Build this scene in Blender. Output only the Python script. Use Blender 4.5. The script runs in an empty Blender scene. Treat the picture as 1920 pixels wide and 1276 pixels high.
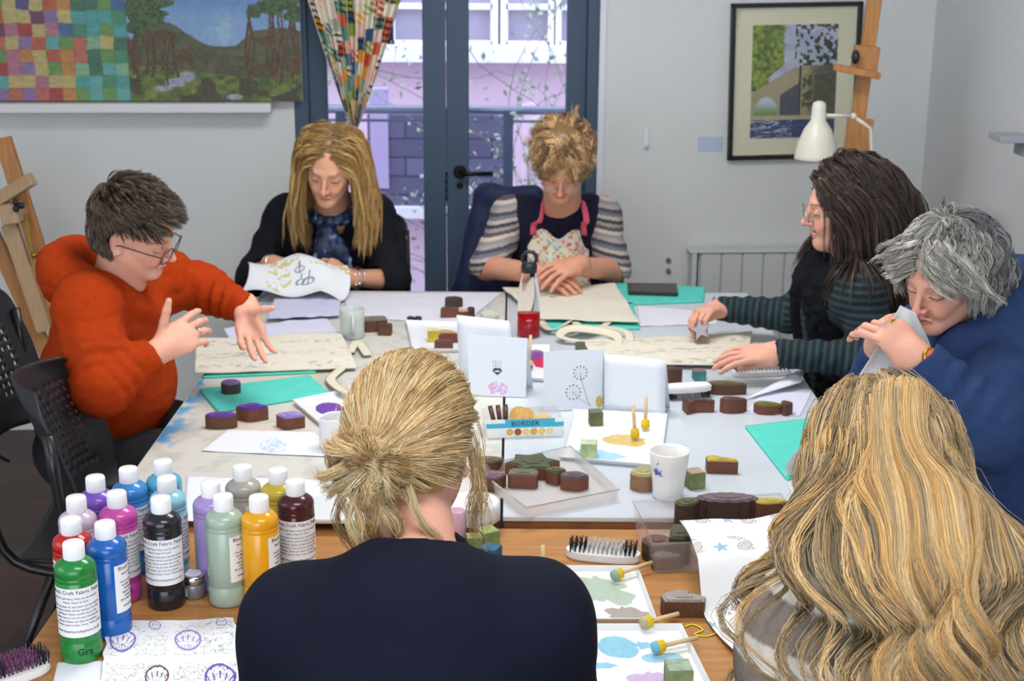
import bpy, bmesh, math, random, time
import numpy as np
from mathutils import Vector, Matrix
T0 = time.time()
R = math.radians
sc = bpy.context.scene
COL = sc.collection
# ------------------------------------------------------------------ camera, world, lights, exposure
FPX = 2700.0; PITCH = R(15.5); ROLL = R(0.4); CAMZ = 1.90
cd = bpy.data.cameras.new('camera'); cam = bpy.data.objects.new('camera', cd); COL.objects.link(cam)
cam.location = (0, 0, CAMZ)
cam.matrix_world = Matrix.Translation((0, 0, CAMZ)) @ Matrix.Rotation(math.pi/2 - PITCH, 4, 'X') @ Matrix.Rotation(ROLL, 4, 'Z')
cd.sensor_width = 36.0; cd.lens = FPX/1920*36.0; cd.clip_start = 0.05; cd.clip_end = 200
cd.dof.use_dof = True; cd.dof.focus_distance = 2.25; cd.dof.aperture_fstop = 9.0
sc.camera = cam
sc.view_settings.view_transform = 'Standard'; sc.view_settings.look = 'None'
sc.view_settings.exposure = 0.30; sc.view_settings.gamma = 1.0; sc.view_settings.use_curve_mapping = False
sc.cycles.use_denoising = True
try: sc.cycles.debug_use_compact_bvh = True; sc.cycles.denoising_prefilter = 'FAST'
except Exception: pass
sc.cycles.max_bounces = 8; sc.cycles.transparent_max_bounces = 16
w = bpy.data.worlds.new('overcast_sky'); sc.world = w; w.use_nodes = True
bg = w.node_tree.nodes['Background']; bg.inputs[0].default_value = (0.80, 0.88, 1.0, 1); bg.inputs[1].default_value = 2.5
def area(name, loc, rot, sx, sy, power, col=(1, 1, 1)):
    ld = bpy.data.lights.new(name, 'AREA'); ld.shape = 'RECTANGLE'; ld.size = sx; ld.size_y = sy; ld.energy = power; ld.color = col
    o = bpy.data.objects.new(name, ld); COL.objects.link(o); o.location = loc; o.rotation_euler = rot
    return o
area('ceiling_panel_light_near', (0.1, 1.3, 2.68), (0, 0, 0), 1.2, 0.6, 21, (1.0, 0.97, 0.92))
area('ceiling_panel_light_far', (0.0, 3.5, 2.68), (0, 0, 0), 1.2, 0.6, 30, (1.0, 0.98, 0.95))
area('rear_daylight_fill', (-0.4, -1.6, 1.75), (R(90), 0, 0), 2.6, 1.5, 26, (0.90, 0.95, 1.0))  # unseen soft fill, cool as daylight, from the open rear of the room
area('side_daylight_fill', (-2.6, 1.6, 1.8), (R(90), 0, R(-75)), 1.6, 1.3, 12, (0.90, 0.95, 1.0))  # unseen cool fill from the left; the wall there has no window

# ------------------------------------------------------------------ view geometry (pixel of the photograph -> point on a known plane)
def ray(px, py):
    u = (px-960)/FPX; v = (py-638)/FPX
    u, v = u*math.cos(ROLL)+v*math.sin(ROLL), -u*math.sin(ROLL)+v*math.cos(ROLL)
    return Vector((u, math.cos(PITCH)-v*math.sin(PITCH), -math.sin(PITCH)-v*math.cos(PITCH)))
CAMP = Vector((0, 0, CAMZ))
def H(px, py, z):                        # on the horizontal plane at height z
    r = ray(px, py); return CAMP + r*((z-CAMZ)/r.z)
def D(px, py, y):                        # on the vertical plane at depth y
    r = ray(px, py); return CAMP + r*(y/r.y)
def X(px, py, x):
    r = ray(px, py); return CAMP + r*(x/r.x)
WY = R(4.0); WN = Vector((math.sin(WY), -math.cos(WY), 0)); WT = Vector((math.cos(WY), math.sin(WY), 0)); WP = Vector((0, 5.6, 0))
def W(px, py, off=0.0):                  # on the back wall, off metres in front of it
    r = ray(px, py); p0 = WP + WN*off
    return CAMP + r*((p0-CAMP).dot(WN)/r.dot(WN))
TZ = 0.75; TW = 0.77                     # wooden table top, white table tops

# ------------------------------------------------------------------ object helpers
def empty(name, loc=(0, 0, 0), rz=0.0):
    o = bpy.data.objects.new(name, None); COL.objects.link(o); o.location = loc; o.rotation_euler = (0, 0, rz); o.empty_display_size = 0.05
    return o
def tag(o, label=None, cat=None, group=None, kind=None):
    if label: o['label'] = label
    if cat: o['category'] = cat
    if group: o['group'] = group
    if kind: o['kind'] = kind
    return o
def thing(name, label, cat, loc=(0, 0, 0), rz=0.0, group=None):
    return tag(empty(name, loc, rz), label, cat, group)
def srgb(c):
    if isinstance(c, str):
        c = [int(c[i:i+2], 16)/255 for i in (0, 2, 4)]
    return tuple(x/12.92 if x <= 0.04045 else ((x+0.055)/1.055)**2.4 for x in c[:3])
def A(*c):                               # array of srgb 0-255 -> linear
    return np.array(srgb([x/255 for x in c]))
MATS = {}
def mat(name, color=(0.8, 0.8, 0.8), rough=0.6, spec=0.5, metal=0.0, bump=0.0, bscale=200.0, var=0.0, vscale=8.0, attr=None,
        trans=0.0, ior=1.45, alpha=1.0, coat=0.0, sheen=0.0, sss=0.0, stretch=None, emit=None):
    if name in MATS: return MATS[name]
    m = bpy.data.materials.new(name); m.use_nodes = True; nt = m.node_tree; b = nt.nodes['Principled BSDF']
    c = srgb(color)+(1,) if not attr else (1, 1, 1, 1)
    b.inputs['Base Color'].default_value = c
    b.inputs['Roughness'].default_value = rough; b.inputs['Specular IOR Level'].default_value = spec; b.inputs['Metallic'].default_value = metal
    b.inputs['IOR'].default_value = ior; b.inputs['Transmission Weight'].default_value = trans; b.inputs['Alpha'].default_value = alpha
    b.inputs['Coat Weight'].default_value = coat; b.inputs['Sheen Weight'].default_value = sheen
    if sss: b.inputs['Subsurface Weight'].default_value = sss; b.inputs['Subsurface Radius'].default_value = (0.02, 0.008, 0.004); b.inputs['Subsurface Scale'].default_value = 0.4
    src = None
    tc = nt.nodes.new('ShaderNodeTexCoord'); vec = tc.outputs['Object']
    if stretch:
        mp = nt.nodes.new('ShaderNodeMapping'); mp.inputs['Scale'].default_value = stretch; nt.links.new(vec, mp.inputs[0]); vec = mp.outputs[0]
    if attr:
        at = nt.nodes.new('ShaderNodeAttribute'); at.attribute_name = attr; src = at.outputs['Color']
    if var > 0:
        n = nt.nodes.new('ShaderNodeTexNoise'); n.inputs['Scale'].default_value = vscale; n.inputs['Detail'].default_value = 5; nt.links.new(vec, n.inputs['Vector'])
        mr = nt.nodes.new('ShaderNodeMapRange'); mr.inputs['From Min'].default_value = 0.3; mr.inputs['From Max'].default_value = 0.7
        mr.inputs['To Min'].default_value = 1-var; mr.inputs['To Max'].default_value = 1+var; nt.links.new(n.outputs['Fac'], mr.inputs[0])
        mx = nt.nodes.new('ShaderNodeVectorMath'); mx.operation = 'SCALE'
        if src: nt.links.new(src, mx.inputs[0])
        else: mx.inputs[0].default_value = c[:3]
        nt.links.new(mr.outputs[0], mx.inputs['Scale']); src = mx.outputs[0]
    if src: nt.links.new(src, b.inputs['Base Color'])
    if bump > 0:
        n = nt.nodes.new('ShaderNodeTexNoise'); n.inputs['Scale'].default_value = bscale; n.inputs['Detail'].default_value = 4; nt.links.new(vec, n.inputs['Vector'])
        bp = nt.nodes.new('ShaderNodeBump'); bp.inputs['Strength'].default_value = bump; bp.inputs['Distance'].default_value = 0.002
        nt.links.new(n.outputs['Fac'], bp.inputs['Height']); nt.links.new(bp.outputs[0], b.inputs['Normal'])
    if emit: b.inputs['Emission Color'].default_value = srgb(emit[0])+(1,); b.inputs['Emission Strength'].default_value = emit[1]
    MATS[name] = m
    return m
def mesh_obj(name, v, f, mats, parent=None, smooth=False, fm=None, col=None, loc=None):
    v = np.asarray(v, dtype=np.float32).reshape(-1, 3)
    me = bpy.data.meshes.new(name)
    if isinstance(f, np.ndarray):
        n, k = f.shape
        me.vertices.add(len(v)); me.vertices.foreach_set('co', v.ravel())
        me.loops.add(n*k); me.loops.foreach_set('vertex_index', f.astype(np.int32).ravel())
        me.polygons.add(n); me.polygons.foreach_set('loop_start', np.arange(0, n*k, k, dtype=np.int32))
        me.update(calc_edges=True)
    else:
        me.from_pydata([tuple(map(float, p)) for p in v], [], [tuple(int(i) for i in q) for q in f])
    if not isinstance(mats, (list, tuple)): mats = [mats]
    for m in mats: me.materials.append(m)
    if fm is not None: me.polygons.foreach_set('material_index', np.asarray(fm, dtype=np.int32))
    if smooth is not False:
        s = np.ones(len(me.polygons), dtype=bool) if smooth is True else np.asarray(smooth, dtype=bool)
        me.polygons.foreach_set('use_smooth', s)
    if col is not None:
        a = me.color_attributes.new('col', 'FLOAT_COLOR', 'POINT')
        c = np.ones((len(v), 4), dtype=np.float32); c[:, :3] = col; a.data.foreach_set('color', c.ravel())
    me.update()
    o = bpy.data.objects.new(name, me); COL.objects.link(o)
    if parent: o.parent = parent
    if loc is not None: o.location = loc
    return o
def bevel(o, w=0.002, seg=2, ang=40):
    m = o.modifiers.new('bevel', 'BEVEL'); m.width = w; m.segments = seg; m.limit_method = 'ANGLE'; m.angle_limit = R(ang); return o
def solid(o, t, off=-1):
    m = o.modifiers.new('solid', 'SOLIDIFY'); m.thickness = t; m.offset = off; return o
class MB:
    def __init__(s): s.v = []; s.f = []; s.m = []; s.s = []; s.c = []
    def add(s, v, f, m=0, sm=False, M=None):
        k = len(s.v)
        for p in v:
            p = Vector(p)
            if M is not None: p = M @ p
            s.v.append(tuple(p))
        for q in f: s.f.append([i+k for i in q]); s.m.append(m); s.s.append(sm)
        return s
    def box(s, c, d, m=0, M=None, rz=0):
        x, y, z = d[0]/2, d[1]/2, d[2]/2
        V = [(-x, -y, -z), (x, -y, -z), (x, y, -z), (-x, y, -z), (-x, -y, z), (x, -y, z), (x, y, z), (-x, y, z)]
        cr, sr = math.cos(rz), math.sin(rz)
        V = [(c[0]+a*cr-b*sr, c[1]+a*sr+b*cr, c[2]+e) for a, b, e in V]
        return s.add(V, [(0, 3, 2, 1), (4, 5, 6, 7), (0, 1, 5, 4), (1, 2, 6, 5), (2, 3, 7, 6), (3, 0, 4, 7)], m, False, M)
    def beam(s, a, b, w, h, up=(0, 0, 1), m=0):      # rectangular bar from a to b
        a = Vector(a); b = Vector(b); d = (b-a); L = d.length; d.normalize(); up = Vector(up)
        x = d.cross(up)
        if x.length < 1e-4: x = d.cross(Vector((0, 1, 0)))
        x.normalize(); y = x.cross(d)
        V = []
        for p in (a, b):
            for i, j in ((-1, -1), (1, -1), (1, 1), (-1, 1)): V.append(p+x*(i*w/2)+y*(j*h/2))
        return s.add(V, [(3, 2, 1, 0), (4, 5, 6, 7), (0, 1, 5, 4), (1, 2, 6, 5), (2, 3, 7, 6), (3, 0, 4, 7)], m)
    def lathe(s, prof, seg=32, M=None, m=0, sm=True, mf=None, cap=True):
        V = []; F = []
        for r, z in prof:
            for i in range(seg): t = 2*math.pi*i/seg; V.append((r*math.cos(t), r*math.sin(t), z))
        k = len(s.v); s.add(V, [], 0, False, M)
        for j in range(len(prof)-1):
            mm = mf[j] if mf else m
            for i in range(seg):
                a = j*seg+i; b = j*seg+(i+1) % seg
                s.f.append([k+a, k+b, k+b+seg, k+a+seg]); s.m.append(mm); s.s.append(sm)
        if cap:
            s.f.append([k+i for i in range(seg)][::-1]); s.m.append(mf[0] if mf else m); s.s.append(False)
            e = k+(len(prof)-1)*seg
            s.f.append([e+i for i in range(seg)]); s.m.append(mf[-1] if mf else m); s.s.append(False)
        return s
    def tube(s, path, r, seg=10, m=0, M=None, flat=None, closed=False):
        P = [Vector(p) for p in path]; n = len(P)
        rr = r if isinstance(r, (list, tuple)) else [r]*n
        ref = Vector((0, 0, 1)); V = []; prev = None
        for i in range(n):
            d = (P[min(i+1, n-1)]-P[max(i-1, 0)]) if not closed else (P[(i+1) % n]-P[(i-1) % n])
            d.normalize()
            if prev is None:
                x = d.cross(ref)
                if x.length < 0.1: x = d.cross(Vector((1, 0, 0)))
            else: x = prev - d*prev.dot(d)
            x.normalize(); y = d.cross(x); prev = x
            for k in range(seg):
                t = 2*math.pi*k/seg
                V.append(P[i]+x*(rr[i]*math.cos(t))+y*(rr[i]*math.sin(t)*(flat or 1)))
        F = []
        for i in range(n if closed else n-1):
            for k in range(seg):
                a = i*seg+k; b = i*seg+(k+1) % seg; c = (i+1) % n*seg+(k+1) % seg; e = (i+1) % n*seg+k
                F.append((a, e, c, b))
        if not closed: F.append(tuple(range(seg))); F.append(tuple((n-1)*seg+k for k in range(seg))[::-1])
        return s.add(V, F, m, True, M)
    def prism(s, out, z0, z1, M=None, m=0, mt=None, inset=0):
        n = len(out); cx = sum(p[0] for p in out)/n; cy = sum(p[1] for p in out)/n
        V = [(x, y, z0) for x, y in out]+[(x, y, z1) for x, y in out]
        F = [(i, (i+1) % n, n+(i+1) % n, n+i) for i in range(n)]
        s.add(V, F, m, False, M); s.add(V[:n], [tuple(range(n))[::-1]], m, False, M); s.add(V[n:], [tuple(range(n))], m if mt is None else mt, False, M)
        return s
    def ball(s, c, r, seg=16, m=0, M=None, sc3=(1, 1, 1)):
        pr = [(max(1e-5, math.sin(math.pi*i/(seg//2))), -math.cos(math.pi*i/(seg//2))) for i in range(seg//2+1)]
        MM = Matrix.Translation(c) @ Matrix.Diagonal((r*sc3[0], r*sc3[1], r*sc3[2], 1))
        return s.lathe(pr, seg, (M @ MM) if M is not None else MM, m, True, cap=False)
    def build(s, name, mats, parent=None, loc=None):
        return mesh_obj(name, np.array(s.v), s.f, mats, parent, s.s, s.m, None, loc)
rng = np.random.default_rng(7)
random.seed(7)
def hash3(i, j, k):
    n = (i*374761393 + j*668265263 + k*2147483647 + 12345) & 0xffffffff
    n = ((n ^ (n >> 13))*1274126177) & 0xffffffff
    return ((n ^ (n >> 16)) & 0xffff)/65535.0
def vnoise(x, y, z=0.0, seed=0):         # smooth value noise, arrays
    x = np.asarray(x, float); y = np.asarray(y, float); z = np.zeros_like(x)+z
    xi = np.floor(x).astype(np.int64); yi = np.floor(y).astype(np.int64); zi = np.floor(z).astype(np.int64)
    fx = x-xi; fy = y-yi; fz = z-zi
    fx = fx*fx*(3-2*fx); fy = fy*fy*(3-2*fy); fz = fz*fz*(3-2*fz)
    r = 0
    for a in (0, 1):
        for b in (0, 1):
            for c in (0, 1):
                h = hash3(xi+a+seed*101, yi+b, zi+c)
                r = r + h*(fx if a else 1-fx)*(fy if b else 1-fy)*(fz if c else 1-fz)
    return r
def fbm(x, y, z=0.0, o=3, seed=0):
    r = 0; a = 0.5; s = 0
    for i in range(o):
        r = r+a*vnoise(x*2**i, y*2**i, z*2**i if not np.isscalar(z) or z else 0.0, seed+i); s += a; a *= .5
    return r/s
def grid(name, fn, nx, ny, mats, parent=None, colfn=None, smooth=True, thick=0.0, off=-1):   # sheet of (nx x ny) quads; fn(u,v)->(N,3)
    u, v = np.meshgrid(np.linspace(0, 1, nx+1), np.linspace(0, 1, ny+1)); u = u.ravel(); v = v.ravel()
    P = fn(u, v); c = colfn(u, v) if colfn else None
    i, j = np.meshgrid(np.arange(nx), np.arange(ny)); a = (j*(nx+1)+i).ravel()
    F = np.stack([a, a+1, a+nx+2, a+nx+1], 1)
    o = mesh_obj(name, P, F, mats, parent, smooth, None, c)
    if thick: solid(o, thick, off)
    return o
def bil(c, u, v):                        # bilinear patch: c = 4 corners (u0v0, u1v0, u1v1, u0v1)
    c = [np.array(p, float) for p in c]; u = u[:, None]; v = v[:, None]
    return c[0]*(1-u)*(1-v)+c[1]*u*(1-v)+c[2]*u*v+c[3]*(1-u)*v
def mixc(a, b, t):
    t = np.clip(t, 0, 1)[:, None]; return a*(1-t)+b*t
def sstep(a, b, x):
    t = np.clip((x-a)/(b-a), 0, 1); return t*t*(3-2*t)

# ------------------------------------------------------------------ implicit bodies: smooth unions of round cones and ellipsoids, polygonised with surface nets
def rot_to(d):                           # matrix whose z axis is d
    d = np.array(d, float); d /= np.linalg.norm(d)
    a = np.array([0, 0, 1.]) if abs(d[2]) < .9 else np.array([0, 1., 0])
    x = np.cross(a, d); x /= np.linalg.norm(x); y = np.cross(d, x)
    return np.stack([x, y, d], 1)
class S:
    """signed distance model: ops applied in order"""
    def __init__(s): s.p = []
    def cone(s, a, b, ra, rb=None, k=0.01, op='u', fold=None, mod=None):
        a = np.array(a, float); b = np.array(b, float); rb = ra if rb is None else rb
        ab = b-a; L2 = max(1e-9, ab@ab)
        Rm = rot_to(ab if L2 > 1e-8 else (0, 0, 1))
        def f(p):
            q = p-a; t = np.clip(q@ab/L2, 0, 1); c = q-t[:, None]*ab; r = ra+(rb-ra)*t
            if mod: r = r*mod(t)
            if fold:
                am, n, ph = fold; th = np.arctan2(c@Rm[:, 1], c@Rm[:, 0])
                r = r+am*np.sin(2*np.pi*n*t+ph+1.5*np.sin(th+ph)+.6*np.sin(3*th+2*ph))*np.sin(np.pi*np.clip(t*1.05, 0, 1))**.5
            return np.sqrt((c*c).sum(1))-r
        s.p.append((f, (a+b)/2, math.sqrt(L2)/2+max(ra, rb)+(fold[0] if fold else 0), k, op)); return s
    def ell(s, c, r, M=None, k=0.01, op='u'):
        c = np.array(c, float); r = np.array(r, float); Mi = np.eye(3) if M is None else np.array(M)
        def f(p):
            q = (p-c)@Mi; k0 = np.sqrt(((q/r)**2).sum(1)); k1 = np.sqrt(((q/r/r)**2).sum(1))+1e-9
            return k0*(k0-1)/k1
        s.p.append((f, c, max(r), k, op)); return s
    def box(s, c, h, M=None, rd=0.01, k=0.01, op='u'):
        c = np.array(c, float); h = np.array(h, float)-rd; Mi = np.eye(3) if M is None else np.array(M)
        def f(p):
            q = np.abs((p-c)@Mi)-h
            return np.sqrt((np.maximum(q, 0)**2).sum(1))+np.minimum(q.max(1), 0)-rd
        s.p.append((f, c, np.linalg.norm(h)+rd, k, op)); return s
    def plane(s, pt, n, k=0.004):        # keep the side opposite to n
        n = np.array(n, float); n /= np.linalg.norm(n); pt = np.array(pt, float)
        def f(p): return (p-pt)@n
        s.p.append((f, None, 1e9, k, 'i')); return s
    def fn(s, f, k=0.0, op='add'):       # displacement added to the distance
        s.p.append((f, None, 1e9, k, op)); return s
    def comb(s, d, e, k, op):
        if op == 'add': return d+e
        if op == 'u':
            if k <= 0: return np.minimum(d, e)
            h = np.maximum(k-np.abs(d-e), 0)/k; return np.minimum(d, e)-h*h*k*.25
        if op == 's': e = -e
        if k <= 0: return np.maximum(d, e)
        h = np.maximum(k-np.abs(d-e), 0)/k; return np.maximum(d, e)+h*h*k*.25
    def ev(s, p):
        d = np.full(len(p), 10.0)
        for f, c, r, k, op in s.p: d = s.comb(d, f(p), k, op)
        return d
    def bounds(s):
        lo = np.full(3, 1e9); hi = -lo
        for f, c, r, k, op in s.p:
            if op == 'u': lo = np.minimum(lo, c-r); hi = np.maximum(hi, c+r)
        return lo-.01, hi+.01
    def net(s, h=0.003, lo=None, hi=None, B=12):
        l0, h0 = s.bounds(); lo = l0 if lo is None else np.maximum(lo, l0); hi = h0 if hi is None else np.minimum(hi, h0)
        nb = np.ceil((hi-lo)/(h*B)).astype(int); bs = h*B; rad = bs*.5*math.sqrt(3)
        gi = np.stack(np.meshgrid(*[np.arange(n) for n in nb], indexing='ij'), -1).reshape(-1, 3)
        cen = lo+(gi+.5)*bs
        d = np.full(len(cen), 10.0); E = []
        for f, c, r, k, op in s.p:
            e = f(cen); E.append(e); d = s.comb(d, e, k, op)
        keep = np.abs(d) < rad*1.35+.004
        gi = gi[keep]; cen = cen[keep]; d = d[keep]; E = [e[keep] for e in E]
        nbk = len(gi)
        loc = np.stack(np.meshgrid(*[np.arange(B+1)]*3, indexing='ij'), -1).reshape(-1, 3)*h
        out = np.empty((nbk, (B+1)**3), np.float32)
        CH = max(1, 1500000//((B+1)**3))
        for s0 in range(0, nbk, CH):
            sl = slice(s0, min(nbk, s0+CH)); base = lo+gi[sl]*bs; m = len(base)
            P = (base[:, None, :]+loc[None]); dd = np.full((m, len(loc)), 10.0)
            for (f, c, r, k, op), e in zip(s.p, E):
                if op == 'u': sel = e[sl]-rad*1.2 < d[sl]+rad*1.2+k+.01
                elif op in 'si': sel = (-e[sl] if op == 's' else e[sl])+rad*1.2+k > d[sl]-rad*1.2-.01
                else: sel = np.ones(m, bool)
                if not sel.any(): continue
                ee = f(P[sel].reshape(-1, 3)).reshape(sel.sum(), -1)
                dd[sel] = s.comb(dd[sel], ee, k, op)
            out[sl] = dd
        out = out.reshape(nbk, B+1, B+1, B+1)
        dim = nb*B+2
        ins = out < 0
        cnt = np.zeros((nbk, B, B, B), np.int8)
        for a in (0, 1):
            for b in (0, 1):
                for c in (0, 1): cnt += ins[:, a:B+a, b:B+b, c:B+c]
        act = np.argwhere((cnt > 0) & (cnt < 8))
        if not len(act): return np.zeros((0, 3)), np.zeros((0, 4), int)
        bi, x, y, z = act.T
        cor = np.stack([out[bi, x+a, y+b, z+c] for a in (0, 1) for b in (0, 1) for c in (0, 1)], 1)
        off = np.array([(a, b, c) for a in (0, 1) for b in (0, 1) for c in (0, 1)], float)
        acc = np.zeros((len(act), 3)); n = np.zeros(len(act))
        for i in range(8):
            for j in range(i+1, 8):
                if np.abs(off[i]-off[j]).sum() != 1: continue
                ci, cj = cor[:, i], cor[:, j]; cr = (ci < 0) != (cj < 0)
                t = np.where(cr, ci/np.where(cr, ci-cj, 1), 0)
                acc += np.where(cr[:, None], off[i]+(off[j]-off[i])*t[:, None], 0); n += cr
        V = acc/n[:, None]
        G = gi[bi]*B+np.stack([x, y, z], 1)
        V = lo+(G+V)*h
        gid = (G[:, 0]*dim[1]+G[:, 1])*dim[2]+G[:, 2]
        o = np.argsort(gid); gid = gid[o]; V = V[o]
        F = []
        for ax in range(3):
            e1 = [0, 0, 0]; e1[ax] = 1
            a = ins[:, :B, :B, :B]; b = ins[:, e1[0]:B+e1[0], e1[1]:B+e1[1], e1[2]:B+e1[2]]
            q = np.argwhere(a != b); sgn = a[tuple(q.T)]
            g = gi[q[:, 0]]*B+q[:, 1:]
            u = [0, 0, 0]; v = [0, 0, 0]; u[(ax+1) % 3] = 1; v[(ax+2) % 3] = 1; u = np.array(u); v = np.array(v)
            ids = []; ok = np.ones(len(g), bool)
            for dlt in (-u-v, -v, 0*u, -u):
                c = g+dlt; ok &= (c >= 0).all(1); cid = (c[:, 0]*dim[1]+c[:, 1])*dim[2]+c[:, 2]
                k = np.clip(np.searchsorted(gid, cid), 0, len(gid)-1); ok &= gid[k] == cid; ids.append(k)
            Q = np.stack(ids, 1); Q[~sgn] = Q[~sgn][:, ::-1]
            F.append(Q[ok])
        return V, np.concatenate(F)
    def build(s, name, mats, parent=None, h=0.003, colfn=None, lo=None, hi=None, sm=0, fmfn=None):
        V, F = s.net(h, lo, hi)
        for _ in range(sm):
            nn = np.zeros(len(V)); ac = np.zeros_like(V)
            for a, b in ((0, 1), (1, 2), (2, 3), (3, 0)):
                for c, e in ((F[:, a], F[:, b]), (F[:, b], F[:, a])):
                    nn += np.bincount(c, minlength=len(V))
                    for x in range(3): ac[:, x] += np.bincount(c, weights=V[e, x], minlength=len(V))
            V = V*.4+.6*ac/np.maximum(nn, 1)[:, None]
        off = np.zeros(3)
        if parent is not None:
            Mi = np.array(parent.matrix_basis.inverted()); V2 = V@Mi[:3, :3].T+Mi[:3, 3]
        else: V2 = V
        fm = fmfn(V[F].mean(1)) if fmfn else None
        return mesh_obj(name, V2, F, mats, parent, True, fm, colfn(V) if colfn else None)
def strands(name, P, r, mats, parent=None, col=None, taper=0.35, root=0.8):
    """hair: P (n, k, 3) polylines -> three-sided tubes in one mesh; r (n,) radius; col (n,3)"""
    n, k, _ = P.shape
    d = np.gradient(P, axis=1); d /= np.linalg.norm(d, axis=2, keepdims=True)+1e-9
    ref = np.array([.3, .2, .93]); x = np.cross(d, ref); x /= np.linalg.norm(x, axis=2, keepdims=True)+1e-9; y = np.cross(d, x)
    t = np.linspace(0, 1, k)[None, :, None]
    rr = np.asarray(r).reshape(-1, 1, 1)*(root+(1-root)*np.clip(t*6, 0, 1))*(1-(1-taper)*np.clip((t-.6)/.4, 0, 1))
    V = np.stack([P+rr*(x*math.cos(a)+y*math.sin(a)) for a in (0, 2.094, 4.189)], 2).reshape(-1, 3)
    b = (np.arange(n)[:, None]*k+np.arange(k-1)[None, :]).ravel()*3
    F = np.concatenate([np.stack([b+i, b+(i+1) % 3, b+3+(i+1) % 3, b+3+i], 1) for i in range(3)])
    if parent is not None:
        Mi = np.array(parent.matrix_basis.inverted()); V = V@Mi[:3, :3].T+Mi[:3, 3]
    c = None if col is None else np.repeat(col, k*3, axis=0)
    return V, F, c
def join(parts):                          # [(V,F,C)] -> one
    V = []; F = []; C = []; k = 0
    for v, f, c in parts:
        V.append(v); F.append(f+k); C.append(c); k += len(v)
    return np.concatenate(V), np.concatenate(F), np.concatenate(C)
def v3(p): return np.array(tuple(p), float)
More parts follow.
